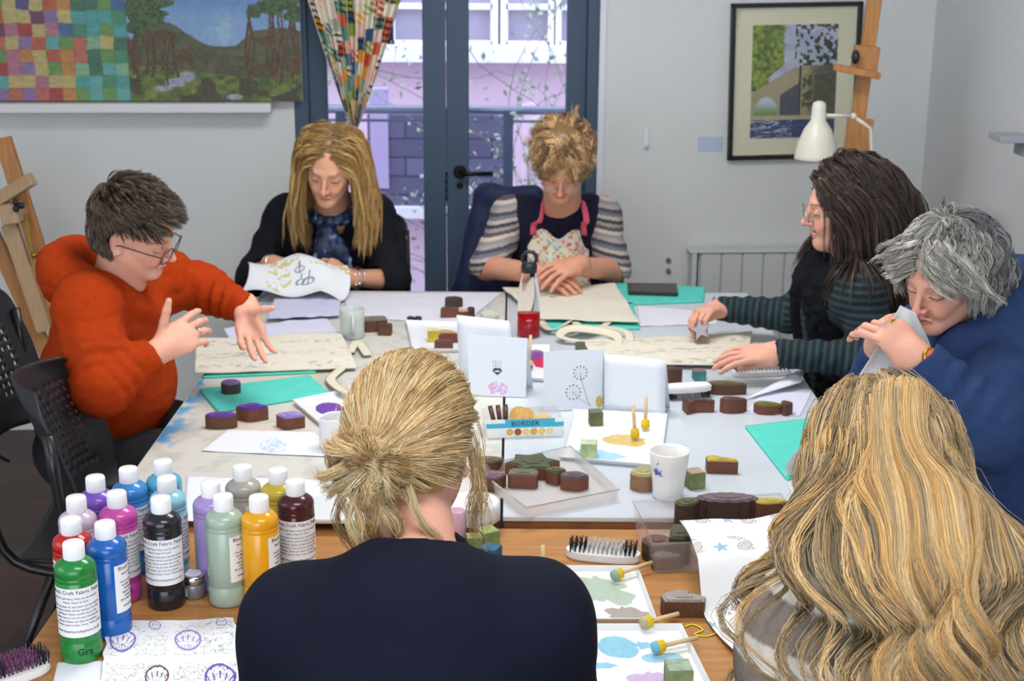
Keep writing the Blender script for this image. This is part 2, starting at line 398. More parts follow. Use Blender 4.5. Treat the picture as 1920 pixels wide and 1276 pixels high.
# ------------------------------------------------------------------ people: heads, hands, hair
def hrot(yaw, pitch, roll=0):
    cy, sy = math.cos(R(yaw)), math.sin(R(yaw)); cp, sp = math.cos(R(pitch)), math.sin(R(pitch)); cr, sr = math.cos(R(roll)), math.sin(R(roll))
    return np.array([[cy, -sy, 0], [sy, cy, 0], [0, 0, 1]])@np.array([[1, 0, 0], [0, cp, -sp], [0, sp, cp]])@np.array([[cr, 0, sr], [0, 1, 0], [-sr, 0, cr]])
class Head:                              # local frame: x to the head's left side, -y out of the face, z up, origin between the ears at eye level
    def __init__(s, c, yaw, pitch, roll=0, sc=1.0, wide=1.0, nose=1.0):
        s.c = np.array(c, float); s.M = hrot(yaw, pitch, roll); s.sc = sc; s.w = wide; s.nose = nose
    def to(s, x, y, z): return s.c+s.sc*(s.M@np.array([x*s.w, y, z]))
    def loc(s, P): q = ((P-s.c)@s.M)/s.sc; q[:, 0] /= s.w; return q
    def build(s, S_, neck=None, nr=0.055):
        t = s.to; k = s.sc; M = s.M; w = s.w
        def ell(c, r, kk=.01, op='u', Mx=None): S_.ell(t(*c), (r[0]*k*w, r[1]*k, r[2]*k), M if Mx is None else M@Mx, kk*k, op)
        def cone(a, b, ra, rb, kk=.01, op='u'): S_.cone(t(*a), t(*b), ra*k, rb*k, kk*k, op)
        ell((0, .013, .032), (.0745, .094, .086))
        ell((0, -.03, -.022), (.057, .056, .082), .03)
        for e in (-1, 1):
            cone((.050*e, -.005, -.048), (.014*e, -.064, -.094), .015, .014, .035)
            cone((.044*e, -.045, -.02), (.030*e, -.07, -.045), .016, .014, .02)
        ell((0, -.072, -.095), (.019, .016, .015), .022)
        cone((-.028, -.080, .019), (.028, -.080, .019), .0085, .0085, .016)
        for e in (-1, 1):
            ell((.032*e, -.0965, -.002), (.018, .012, .0105), .013, 's')
            ell((.031*e, -.0735, -.001), (.0135, .0125, .0115), .003)
            cone((.0175*e, -.082, -.010), (.044*e, -.076, -.011), .0022, .002, .006)
        n = s.nose
        cone((0, -.088, .010), (0, -.088-.022*n, -.031), .0065, .0078, .010)
        ell((0, -.088-.023*n, -.035), (.0095, .0085, .0085), .006)
        for e in (-1, 1):
            ell((.0105*e, -.097, -.038), (.0068, .009, .0062), .005)
            ell((.0052*e, -.104, -.0455), (.0028, .0045, .0025), .003, 's')
        cone((0, -.094, -.048), (0, -.0935, -.058), .0030, .004, .006)
        cone((-.019, -.086, -.0655), (0, -.0935, -.0615), .0025, .0048, .004); cone((0, -.0935, -.0615), (.019, -.086, -.0655), .0048, .0025, .004)
        cone((-.015, -.086, -.0700), (.015, -.086, -.0700), .0045, .0045, .004); ell((0, -.0895, -.0715), (.011, .005, .0052), .004)
        cone((-.018, -.0925, -.0668), (.018, -.0925, -.0668), .0009, .0009, .003, 's')
        for e in (-1, 1):
            Mx = hrot(-18*e, 0, 0)@hrot(0, -12, 0)
            ell((.0765*e, .014, -.006), (.0065, .018, .031), .006, 'u', Mx)
            ell((.0835*e, .011, -.002), (.0045, .010, .017), .004, 's', Mx)
            cone((.077*e, .004, -.030), (.078*e, .008, -.034), .007, .006, .005)
        if neck is not None:
            S_.cone(t(0, .022, -.045), neck, nr*k, nr*1.06*k, .03)
            S_.cone(t(0, -.01, -.07), np.array(neck)+s.M@np.array([0, -.015, .0]), nr*.72*k, nr*.9*k, .03)
    def skin(s, base, lip, brow, blush=.12, lashes=True, browk=1.0):
        base = np.array(srgb(base)); lip = np.array(srgb(lip)); brow = np.array(srgb(brow))
        red = base*np.array([1.0, .62, .60])
        def f(V):
            q = s.loc(V); c = np.tile(base, (len(V), 1)); n = fbm(V[:, 0]*40, V[:, 1]*40, V[:, 2]*40)
            c = c*(.94+.12*n)[:, None]
            d = np.exp(-(((np.abs(q[:, 0])-.040)/.020)**2+((q[:, 2]+.035)/.020)**2))*(q[:, 1] < -.04)
            c = mixc(c, red, blush*2*d)
            d = np.exp(-((q[:, 0]/.013)**2+((q[:, 2]+.036)/.014)**2))*(q[:, 1] < -.09); c = mixc(c, red, blush*2.2*d)
            fr = q[:, 1] < -.070
            ax = np.abs(q[:, 0])
            ll = fr & (ax < .0235) & (np.abs(q[:, 2]+.0668) < .0078*(1-(ax/.0235)**2)); lw = sstep(.0, .004, .0078*(1-(ax/.0235)**2)-np.abs(q[:, 2]+.0668))
            c = np.where(ll[:, None], mixc(c, lip, lw*.75), c)
            m = fr & (ax < .020) & (np.abs(q[:, 2]+.0668) < .0010); c[m] *= .6
            if lashes:
                zz = -.0085+((ax-.031)/.016)**2*.003; m = (q[:, 1] < -.066) & (np.abs(ax-.031) < .0145) & (np.abs(q[:, 2]-zz) < .0016); c[m] = np.array(srgb('3a2a22'))
                zz = .0055-((ax-.031)/.016)**2*.004; m = (q[:, 1] < -.066) & (np.abs(ax-.031) < .0145) & (np.abs(q[:, 2]-zz) < .0011); c[m] *= .72
            bz = .0215-((ax-.033)/.02)**2*.0045; d = np.exp(-((q[:, 2]-bz)/.0028)**2)*sstep(.0, .004, .021-np.abs(ax-.032))*(q[:, 1] < -.055)
            c = mixc(c, brow, .8*browk*d)
            m = (np.abs(ax-.0052) < .003) & (np.abs(q[:, 2]+.0445) < .003) & (q[:, 1] < -.097); c[m] *= .4
            return c
        return f
FL = ((.040, .025, .020, .0088), (.044, .029, .021, .0090), (.041, .027, .020, .0085), (.033, .020, .018, .0075))
def hand(S_, wr, d, n, side=1, curl=(20, 25, 20), spread=6, thumb=(35, 15), sc=1.0, curls=None, fore=None, rw=.026, tdir=None):
    """wr wrist, d towards the fingers, n out of the back of the hand; the thumb leaves on the side cross(d, n)*side"""
    wr = np.array(wr, float); d = np.array(d, float); d /= np.linalg.norm(d); n = np.array(n, float); n = n-d*(n@d); n /= np.linalg.norm(n)
    t = np.cross(d, n)*side; k = sc; M = np.stack([t, n, d], 1)
    S_.ell(wr+d*.045*k, (.038*k, .0145*k, .052*k), M, .015*k)
    S_.ell(wr+d*.060*k, (.041*k, .012*k, .030*k), M, .012*k)
    S_.ell(wr+d*.030*k+t*.020*k-n*.008*k, (.017*k, .014*k, .030*k), M, .012*k)
    tips = []
    for i, (a, b, c, r) in enumerate(FL):
        o = (1.5-i)
        fd = d*math.cos(R(o*spread))+t*math.sin(R(o*spread))
        p = wr+d*(.084-.004*abs(o)-(.004 if i == 3 else 0))*k+t*(o*.0205)*k-n*.001*k
        S_.cone(wr+d*.04*k+t*o*.014*k, p, .009*k, r*1.08*k, .008*k)
        ang = 0; cs = curls[i] if curls else curl
        for L, r0, r1, ca in ((a, r*1.04, r*.95, cs[0]), (b, r*.95, r*.86, cs[1]), (c, r*.86, r*.70, cs[2])):
            ang += R(ca); q = p+(fd*math.cos(ang)-n*math.sin(ang))*L*k
            S_.cone(p, q, r0*k, r1*k, .0035*k); p = q
        tips.append(p)
    p = wr+d*.022*k+t*.028*k-n*.010*k; ta, tc = thumb
    td = d*math.cos(R(ta))+t*math.sin(R(ta))-n*.35 if tdir is None else np.array(tdir, float)
    td /= np.linalg.norm(td)
    q = p+td*.038*k; S_.cone(p, q, .0125*k, .0105*k, .012*k)
    t2 = td*math.cos(R(tc))+(d*.7-n*.5)*math.sin(R(tc)); t2 /= np.linalg.norm(t2)
    q2 = q+t2*.030*k; S_.cone(q, q2, .0104*k, .0098*k, .004*k)
    q3 = q2+t2*.022*k; S_.cone(q2, q3, .0098*k, .0075*k, .004*k)
    S_.cone(wr-d*.02*k, wr+d*.02*k, rw*k, rw*1.0*k, .02*k)
    if fore is not None: S_.cone(fore, wr, .042*k, rw*.98*k, .02*k)
    return M, tips, q3
def flow(roots, d0, field, n, step, coll, layer, jit=.0, mom=.6, seed=0):
    """grow hairs from roots: field(p, i)->direction; pushed out of the colliding model to the strand's own layer"""
    g = np.random.default_rng(seed); P = [roots]; p = roots.copy(); d = d0.copy()
    for i in range(n-1):
        f = field(p, i); f /= np.linalg.norm(f, axis=1, keepdims=True)+1e-9
        d = d*mom+f*(1-mom)+g.normal(0, 1, p.shape)*jit; d /= np.linalg.norm(d, axis=1, keepdims=True)+1e-9
        q = p+d*(step[:, None] if hasattr(step, 'shape') else step)
        for _ in range(2):
            s = coll.ev(q); e = 1e-3
            G = np.stack([coll.ev(q+np.eye(3)[a]*e)-s for a in range(3)], 1)/e; G /= np.linalg.norm(G, axis=1, keepdims=True)+1e-9
            q = q+G*np.maximum(layer-s, 0)[:, None]
        d = q-p; d /= np.linalg.norm(d, axis=1, keepdims=True)+1e-9
        p = q; P.append(p)
    return np.stack(P, 1)
def scalp(head, n, cond, seed=1, r=(.0765, .096, .088), c=(0, .013, .034)):   # random roots on the hair-bearing part of the skull, local cond(q)->bool
    g = np.random.default_rng(seed); out = []
    while sum(len(o) for o in out) < n:
        v = g.normal(0, 1, (n*2, 3)); v /= np.linalg.norm(v, axis=1, keepdims=True)
        q = np.array(c)+v*np.array(r); m = cond(q); out.append(q[m])
    q = np.concatenate(out)[:n]
    nr = (q-np.array(c))/np.array(r)**2; nr /= np.linalg.norm(nr, axis=1, keepdims=True)
    W_ = head.c+head.sc*((q*np.array([head.w, 1, 1]))@head.M.T)
    return q, W_, nr@head.M.T
def resample(P, k):                      # (n, m, 3) -> (n, k, 3), linear in index
    n, m, _ = P.shape; t = np.linspace(0, m-1, k); i = np.minimum(t.astype(int), m-2); f = (t-i)[None, :, None]
    return P[:, i]*(1-f)+P[:, i+1]*f
def crv(pts, k):                         # Catmull-Rom through points -> (k,3)
    p = np.array(pts, float); p = np.vstack([2*p[0]-p[1], p, 2*p[-1]-p[-2]]); m = len(p)-3
    t = np.linspace(0, m-1e-6, k); i = t.astype(int); f = (t-i)[:, None]
    a, b, c, d = p[i], p[i+1], p[i+2], p[i+3]
    return .5*((2*b)+(-a+c)*f+(2*a-5*b+4*c-d)*f**2+(-a+3*b-3*c+d)*f**3)
def lock(path, n, k, wid, thick, seed, wave=(0, 0, 0), flare=None, nrm=None, stray=.0, len_var=.1, tw=0):
    """a lock of n strands along a path; wid, thick: half sizes; flare(t): size factor along it; wave: (amplitude, cycles, phase)"""
    g = np.random.default_rng(seed); C = crv(path, k); d = np.gradient(C, axis=0); d /= np.linalg.norm(d, axis=1, keepdims=True)+1e-9
    if nrm is None: nrm = np.array([0, 1., 0])
    nn = np.array(nrm, float); nn = np.tile(nn, (k, 1)) if nn.ndim == 1 else nn
    x = np.cross(d, nn); x /= np.linalg.norm(x, axis=1, keepdims=True)+1e-9; y = np.cross(x, d)
    t = np.linspace(0, 1, k); fl = np.ones(k) if flare is None else flare(t)
    a = g.random(n)*2*np.pi; r = np.sqrt(g.random(n)); ox = r*np.cos(a)*wid; oy = r*np.sin(a)*thick
    tt = t[None]+0*a[:, None]; an = tw*tt*2*np.pi; OX = ox[:, None]*np.cos(an)-oy[:, None]*np.sin(an)*(wid/max(thick, 1e-6))**0; OY = ox[:, None]*np.sin(an)*(1)+oy[:, None]*np.cos(an)
    am, cy, ph = wave
    wv = am*np.sin(2*np.pi*cy*t+ph)*np.clip(t*3, 0, 1)
    P = C[None]+x[None]*((OX*fl[None]+wv[None])[..., None])+y[None]*((OY*fl[None]+.35*am*np.cos(2*np.pi*cy*t+ph)[None]*np.clip(t*3, 0, 1)[None])[..., None])
    if stray:
        s = g.normal(0, 1, (n, 3))*stray; f = g.random((n, 1, 1))*3
        P = P+s[:, None, :]*(t[None, :, None]**2)*np.exp(-f)*2+g.normal(0, 1, (n, 1, 3))*stray*.15*np.sin(t*9)[None, :, None]
    if len_var:
        L = 1-len_var*g.random(n)**1.5; tq = t[None]*L[:, None]*(k-1); i = np.minimum(tq.astype(int), k-2); f = (tq-i)[..., None]
        P = np.take_along_axis(P, i[..., None].repeat(3, 2), 1)*(1-f)+np.take_along_axis(P, (i+1)[..., None].repeat(3, 2), 1)*f
    return P
def haircol(n, cols, seed=0, var=.12):   # blend of several srgb hex tones, per strand
    g = np.random.default_rng(seed); C = np.array([srgb(c) for c in cols]); i = g.integers(0, len(C), n); j = g.integers(0, len(C), n); f = g.random((n, 1))
    return (C[i]*(1-f)+C[j]*f)*(1+g.normal(0, var, (n, 1))).clip(.5, 1.6)
def hair_obj(name, parts, mats, parent): # parts: list of (V,F,C); local to the parent
    V, F, C = join(parts); return mesh_obj(name, V, F, mats, parent, True, None, C)
def shell(S_, h, colr, parent):          # an implicit hair mass as a part for hair_obj
    V, F = S_.net(h); Mi = np.array(parent.matrix_basis.inverted()); V2 = V@Mi[:3, :3].T+Mi[:3, 3]
    c = colr(V) if callable(colr) else np.tile(np.array(colr), (len(V), 1)); return V2, F, c
SKIN = mat('skin', attr='col', rough=.52, spec=.35, sss=.15, bump=.15, bscale=900)
HAIR = mat('hair', attr='col', rough=.38, spec=.55)
HAIRD = mat('hair_soft', attr='col', rough=.5, spec=.4)
def seatbody(S_, neck, chest, pelvis, shl, shr, wc=.15, dc=.105, face=(1, 0, 0), wp=.17, dp=.12, inf=0.0, k=.06, trap=.045, sr=.055):
    """torso: face = unit direction the chest faces; widths are half sizes"""
    f = np.array(face, float); f /= np.linalg.norm(f); neck, chest, pelvis, shl, shr = [np.array(a, float) for a in (neck, chest, pelvis, shl, shr)]
    up = chest-pelvis; up /= np.linalg.norm(up); x = np.cross(f, up); x /= np.linalg.norm(x); f2 = np.cross(up, x); M = np.stack([x, f2, up], 1)
    S_.ell(chest, (wc+inf, dc+inf, .17+inf), M, k)
    S_.ell((chest+pelvis)/2, (wc*.95+inf, dc*.98+inf, .16+inf), M, k)
    S_.ell(pelvis, (wp+inf, dp+inf, .13+inf), M, k)
    for s in (shl, shr):
        S_.cone(neck-np.array([0, 0, .02]), s, trap+inf, sr+inf, k*.8)
        S_.cone(chest+up*.02+(s-neck)*.3, s, .07+inf, sr*.95+inf, k*.8)
    return M
def glasses(parent, hd, lens=(.0245, .018), y=-.104, z=-.006, sep=.0335, rim='303236', rr=.0013, name='glasses', tilt=0, full=True, shape=2.6, temple=True):
    """thin rimmed glasses: rims, bridge, temples, lenses"""
    b = MB(); g = MB()
    for e in (-1, 1):
        pts = []
        for i in range(36):
            a = 2*math.pi*i/36; ca, sa = math.cos(a), math.sin(a)
            px = e*sep+lens[0]*math.copysign(abs(ca)**(2/shape), ca); pz = z+lens[1]*math.copysign(abs(sa)**(2/shape), sa)
            pts.append(hd.to(px, y+.35*max(0, abs(px)-.02)**1.0*.5+(pz-z)*tilt, pz))
        b.tube(pts, rr, 8, closed=True)
        c = hd.to(e*sep, y+.004, z); k = len(g.v); g.v += [tuple(p) for p in pts]+[tuple(c)]
        for i in range(36): g.f.append([k+i, k+(i+1) % 36, k+36]); g.m.append(0); g.s.append(True)
        if temple:
            b.tube([hd.to(e*(sep+lens[0]), y+.008, z+.006), hd.to(e*.071, -.06, z+.006), hd.to(e*.080, .005, z+.004), hd.to(e*.079, .03, z-.014)], rr*1.1, 8)
    b.tube([hd.to(-.0095, y, z+.004), hd.to(0, y-.003, z+.007), hd.to(.0095, y, z+.004)], rr, 8)
    ge = tag(empty(name, tuple(hd.to(0, y, z))))
    ge.parent = parent; ge.location = Vector(hd.to(0, y, z))-parent.location
    off = Vector(hd.to(0, y, z))
    b.v = [tuple(Vector(p)-off) for p in b.v]; g.v = [tuple(Vector(p)-off) for p in g.v]
    b.build('rims', mat('rim_'+rim, rim, .3, metal=.3), ge); g.build('lenses', LENS, ge)
    return ge
LENS = mat('lens', (.95, .97, 1), .03, alpha=.10, spec=.6)

def folds(am, fx, fy, fz, seed=0, ridge=1.0):        # cloth creases as ridged noise
    def f(p):
        n = fbm(p[:, 0]*fx, p[:, 1]*fy, p[:, 2]*fz, 3, seed)
        return am*(np.abs(n-.5)*2*ridge-.25*ridge+.4*(fbm(p[:, 0]*fx*.5+7, p[:, 1]*fy*.5, p[:, 2]*fz*.5, 2, seed+5)-.5))
    return f

def clumped(P, m, spread, clump=.6, frizz=.0006, seed=0, kk=None, lv=.12):      # m hairs round every guide, drawing together towards the tips
    g = np.random.default_rng(seed); n, k, _ = P.shape; N_ = n*m
    Q = np.repeat(P, m, 0); o = g.normal(0, 1, (N_, 3)); o /= np.linalg.norm(o, axis=1, keepdims=True); o *= (g.random((N_, 1))**.45)*spread
    t = np.linspace(0, 1, k)[None, :, None]
    wob = g.normal(0, 1, (N_, 1, 3))*frizz*np.sin(t*(4+6*g.random((N_, 1, 1)))+g.random((N_, 1, 1))*6)
    Q = Q+o[:, None]*(1-clump*t**.8)+wob*(.3+t)*3+g.normal(0, 1, (N_, 1, 3))*frizz*4*t**3*(g.random((N_, 1, 1)) < .25)
    L = 1-lv*g.random(N_); tq = np.linspace(0, 1, k)[None]*L[:, None]*(k-1); i = np.minimum(tq.astype(int), k-2); f = (tq-i)[..., None]
    Q = np.take_along_axis(Q, i[..., None].repeat(3, 2), 1)*(1-f)+np.take_along_axis(Q, (i+1)[..., None].repeat(3, 2), 1)*f
    return resample(Q, kk) if kk else Q
def rep(col, m, seed=0, v=.10):
    g = np.random.default_rng(seed); c = np.repeat(col, m, 0); return c*(1+g.normal(0, v, (len(c), 1))).clip(.6, 1.5)
# ------------------------------------------------------------------ room
def frame_M(px, py, off=0.0):            # matrix at a wall point: x along the wall, y into it, z up
    p = W(px, py, off); return Matrix.Translation(p) @ Matrix.Rotation(WY, 4, 'Z')
def wx(px, py): return (W(px, py)-WP).dot(WT)          # coordinate along the wall
WM = Matrix.Translation(WP) @ Matrix.Rotation(WY, 4, 'Z')
WALLM = mat('wall_paint', 'd6d8d8', .85, .2, bump=.15, bscale=90, var=.02, vscale=2)
FR = mat('door_blue_grey', '43566b', .55, .4, bump=.05, bscale=300)
xl, xr_ = wx(555, 300), wx(1119, 300); DH = 2.12
xc = wx(1740, 200); xL = -3.0
def wallpiece(b, x0, x1, z0, z1, t=.22): b.box(((x0+x1)/2, t/2, (z0+z1)/2), (x1-x0, t, z1-z0), 0, WM)
b = MB(); wallpiece(b, xL-.3, xl, 0, 2.7); wallpiece(b, xr_, xc+.3, 0, 2.7); wallpiece(b, xl, xr_, DH, 2.7)
tag(b.build('wall_back', WALLM), kind='structure')
cp = WM @ Vector((xc, 0, 0)); lp = WM @ Vector((xL, 0, 0))
b = MB(); b.box((.11, -4.0, 1.35), (.22, 8.2, 2.7), 0, Matrix.Translation(cp) @ Matrix.Rotation(R(1.5), 4, 'Z')); tag(b.build('wall_right', mat('wall_paint_right', 'd0d2d4', .85, .2, bump=.15, bscale=90)), kind='structure')
b = MB(); b.box((-.11, -4.0, 1.35), (.22, 8.2, 2.7), 0, Matrix.Translation(lp)); tag(b.build('wall_left', WALLM), kind='structure')
b = MB(); b.box((0, 1.6, 2.75), (7.5, 8.6, .1)); tag(b.build('ceiling', mat('ceiling_white', 'e6e6e4', .9)), kind='structure')
def floorcol():
    m = bpy.data.materials.new('floor_boards'); m.use_nodes = True; nt = m.node_tree; bs = nt.nodes['Principled BSDF']; L = nt.links.new
    tc = nt.nodes.new('ShaderNodeTexCoord'); mp = nt.nodes.new('ShaderNodeMapping'); mp.inputs['Scale'].default_value = (1, 1, 1); L(tc.outputs['Object'], mp.inputs[0])
    br = nt.nodes.new('ShaderNodeTexBrick'); br.inputs['Color1'].default_value = srgb('4a2f22')+(1,); br.inputs['Color2'].default_value = srgb('3a251b')+(1,); br.inputs['Mortar'].default_value = srgb('1c120d')+(1,)
    br.inputs['Scale'].default_value = 1; br.inputs['Brick Width'].default_value = 1.4; br.inputs['Row Height'].default_value = .11; br.inputs['Mortar Size'].default_value = .003; L(mp.outputs[0], br.inputs[0])
    n = nt.nodes.new('ShaderNodeTexNoise'); n.inputs['Scale'].default_value = 6; mp2 = nt.nodes.new('ShaderNodeMapping'); mp2.inputs['Scale'].default_value = (1, 9, 1); L(tc.outputs['Object'], mp2.inputs[0]); L(mp2.outputs[0], n.inputs[0])
    mx = nt.nodes.new('ShaderNodeMixRGB'); mx.blend_type = 'MULTIPLY'; mx.inputs[0].default_value = .6; L(br.outputs[0], mx.inputs[1]); L(n.outputs[0], mx.inputs[2]); L(mx.outputs[0], bs.inputs['Base Color']); bs.inputs['Roughness'].default_value = .45
    return m
b = MB(); b.box((0, 1.6, -.05), (7.5, 8.6, .1)); tag(b.build('floor', floorcol()), kind='structure')
# french doors: outer frame, two leaves with glass
d = tag(empty('door_1', tuple(WM @ Vector(((xl+xr_)/2, .06, 0))), WY), 'blue-grey glazed double doors to the balcony', None, None, 'structure')
DM = d.matrix_basis.inverted() @ WM if False else Matrix.Translation((-(xl+xr_)/2, -.06, 0))
def dx(px, py=300): p = ray(px, py); p0 = WP-WN*.06; return ((CAMP+p*((p0-CAMP).dot(WN)/p.dot(WN)))-WP).dot(WT)
g0, g1, g2, g3 = dx(618), dx(794), dx(879), dx(1059); mid = dx(837); zb = .38
b = MB()
for a, c in ((xl, xl+.055), (xr_-.045, xr_)): b.box(((a+c)/2, .05, DH/2), (c-a, .10, DH), 0, DM)
b.box(((xl+xr_)/2, .05, DH-.025), (xr_-xl, .10, .05), 0, DM); bevel(b.build('frame', FR, d), .003)
for nm, x0, a, c, x1 in (('door_leaf', xl+.055, g0, g1, mid-.0015), ('door_leaf', mid+.0015, g2, g3, xr_-.045)):
    b = MB(); y = .055
    b.box(((x0+a)/2, y, DH/2-.02), (a-x0, .055, DH-.06), 0, DM); b.box(((c+x1)/2, y, DH/2-.02), (x1-c, .055, DH-.06), 0, DM)
    b.box(((a+c)/2, y, DH-.10), (c-a, .055, .12), 0, DM); b.box(((a+c)/2, y, .12), (c-a, .055, .22), 0, DM)
    lf = bevel(b.build(nm, FR, d), .004)
    b = MB(); b.box(((a+c)/2, y+.004, DH/2+.03), (c-a, .006, DH-.37), 0, DM); b.build('glass', mat('window_glass', (.97, .98, 1), .0, trans=1.0, ior=1.12, spec=.3), lf)
hx = dx(862); hz = W(862, 320, -.05).z
b = MB(); Mh = DM @ Matrix.Translation((hx, .0275, hz)) @ Matrix.Rotation(R(90), 4, 'X')
b.lathe([(.026, 0), (.026, .008), (.022, .011)], 28, Mh); b.lathe([(.009, .008), (.009, .042)], 16, Mh)
b.tube([Mh @ Vector((0, 0, .042)), Mh @ Vector((.012, 0, .050)), Mh @ Vector((.04, 0, .052)), Mh @ Vector((.125, 0, .052))], .0095, 12)
b.lathe([(.013, 0), (.013, .004)], 20, Mh @ Matrix.Translation((-.002, -.055, 0))); h_ = b.build('door_handle', mat('black_metal', '1d1d20', .35, metal=.7), d)
b = MB()
for k in range(4):
    b.box((mid-.002, .022, hz-.10+.0+k*.03), (.006, .012, .024), 0, DM)
b.build('lock_strip', MATS['black_metal'], d)
# white reveal at the right of the doors
b = MB(); b.box((xr_+.012, -.004, 1.1), (.024, .012, 2.2), 0, WM); tag(b.build('trim_1', mat('white_gloss', 'dcdde6', .4)), kind='structure')
# ------------------------------------------------------------------ outside
PINK = mat('pink_render', 'ddc2d6', .9, .2, bump=.2, bscale=40, var=.03, vscale=3); WPVC = mat('white_frame', 'f0f0f6', .5)
hr = tag(empty('house', (0.2, 9.0, 0)), 'pink rendered house with white framed windows across the yard', 'building')
def oy(px, py, y): return D(px, py, y)-Vector((.2, 9.0, 0))
zs = D(700, 112, 9.0).z; zt = D(700, 83, 9.0).z
b = MB(); b.box((0, .15, zs/2-1.0), (7, .3, zs+2.0)); b.box((0, .15, 3.9), (7, .3, 1.6)); b.build('wall', PINK, hr)
b = MB(); b.box((0, .02, (zs+zt)/2), (7, .36, zt-zs)); b.build('sill', WPVC, hr)
zw0 = zt; zw1 = 3.1
x0 = oy(738, 50, 9).x; x1 = oy(920, 50, 9).x; x2 = oy(952, 50, 9).x; x3 = oy(1028, 50, 9).x
b = MB(); b.box((0, .17, (zw0+zw1)/2), (7, .2, zw1-zw0)); b.build('window_back', mat('dark_room', '6a6276', .6), hr)
for (a, c) in ((x0-.42, x0-.04), (x0+.0, x1), (x2, x3), (x3+.08, x3+.5)):
    f = MB(); t = .045; zz0 = D(700, 80, 9).z; zz1 = zw1
    for q in ((a-t, a), (c, c+t)): f.box(((q[0]+q[1])/2, .05, (zz0+zz1)/2), (q[1]-q[0], .08, zz1-zz0+.02))
    f.box(((a+c)/2, .05, zz0-.01), (c-a+.02, .08, .05)); zt_ = D(700, 11, 9).z; f.box(((a+c)/2, .05, zt_), (c-a+.02, .08, .035)); fo = f.build('window_frame', WPVC, hr)
    g = MB(); g.box(((a+c)/2, .065, (zz0+zz1)/2), (c-a, .01, zz1-zz0)); g.build('pane', mat('pane_reflect', '9a93a8', .12, spec=.8), fo)
bb = tag(empty('outbuilding', (-.6, 8.2, 0)), 'dark slate-grey shed wall standing before the pink house', 'building')
zt2 = D(720, 215, 8.0).z; zb2 = D(720, 385, 8.0).z; zb3 = D(720, 405, 8.0).z
def slate():
    m = bpy.data.materials.new('slate_courses'); m.use_nodes = True; nt = m.node_tree; bs = nt.nodes['Principled BSDF']; L = nt.links.new
    tc = nt.nodes.new('ShaderNodeTexCoord'); mp = nt.nodes.new('ShaderNodeMapping'); mp.inputs['Rotation'].default_value = (R(90), 0, 0); L(tc.outputs['Object'], mp.inputs[0])
    br = nt.nodes.new('ShaderNodeTexBrick'); br.inputs['Color1'].default_value = srgb('6d6a8a')+(1,); br.inputs['Color2'].default_value = srgb('5a5776')+(1,); br.inputs['Mortar'].default_value = srgb('3f3d58')+(1,)
    br.inputs['Scale'].default_value = 1; br.inputs['Brick Width'].default_value = .32; br.inputs['Row Height'].default_value = .105; br.inputs['Mortar Size'].default_value = .006; L(mp.outputs[0], br.inputs[0]); L(br.outputs[0], bs.inputs['Base Color']); bs.inputs['Roughness'].default_value = .8
    return m
xa = D(690, 300, 8).x+.6; xb_ = D(955, 300, 8).x+.6
b = MB(); b.box(((xa+xb_)/2, -.1, (zt2+zb2)/2), (xb_-xa, .2, zt2-zb2)); b.build('wall', slate(), bb)
b = MB(); b.box(((xa+xb_)/2, -.12, (zb2+zb3)/2), (xb_-xa+.3, .3, zb2-zb3)); b.build('ledge', WPVC, bb)
b = MB(); b.box(((xa+xb_)/2, -.08, zb3/2-.5), (xb_-xa+.5, .16, zb3+1.0)); b.build('plinth', PINK, bb)
b = MB(); px_ = D(712, 300, 8).x+.6; b.box((px_, -.16, (zt2+zb2)/2+.12), (.10, .1, .55)); b.build('downpipe_box', mat('lilac_panel', 'b9a9d2', .7), bb)
b = MB(); rx = D(900, 300, 7.6).x+.6; b.tube([(rx+.25, -.5, zt2+.1), (rx+.30, -.5, zt2-.15), (rx+.27, -.5, zb2+.3), (rx+.30, -.5, zb2-.4)], .05, 12); b.build('soil_pipe', PINK, bb)
rl = tag(empty('balcony_railing', (0, 6.55, 0)), 'grey metal balcony railing outside the glazed doors', 'railing'); zr = D(900, 206, 6.55).z
STL = mat('galvanised', '8a91a6', .35, metal=.6)
b = MB(); b.tube([(-1.2, 0, zr), (1.0, 0, zr)], .020, 12); b.build('handrail', STL, rl)
for k, px in enumerate((953, 640, 1200)):
    b = MB(); x = D(px, 260, 6.55).x; b.box((x, 0, zr/2), (.045, .03, zr)); b.build('post', mat('steel_blue', '5b6780', .5, metal=.4), rl)
b = MB(); b.box((-.1, 0, zr-.05), (2.2, .01, .012)); b.build('rail_clip', STL, rl)
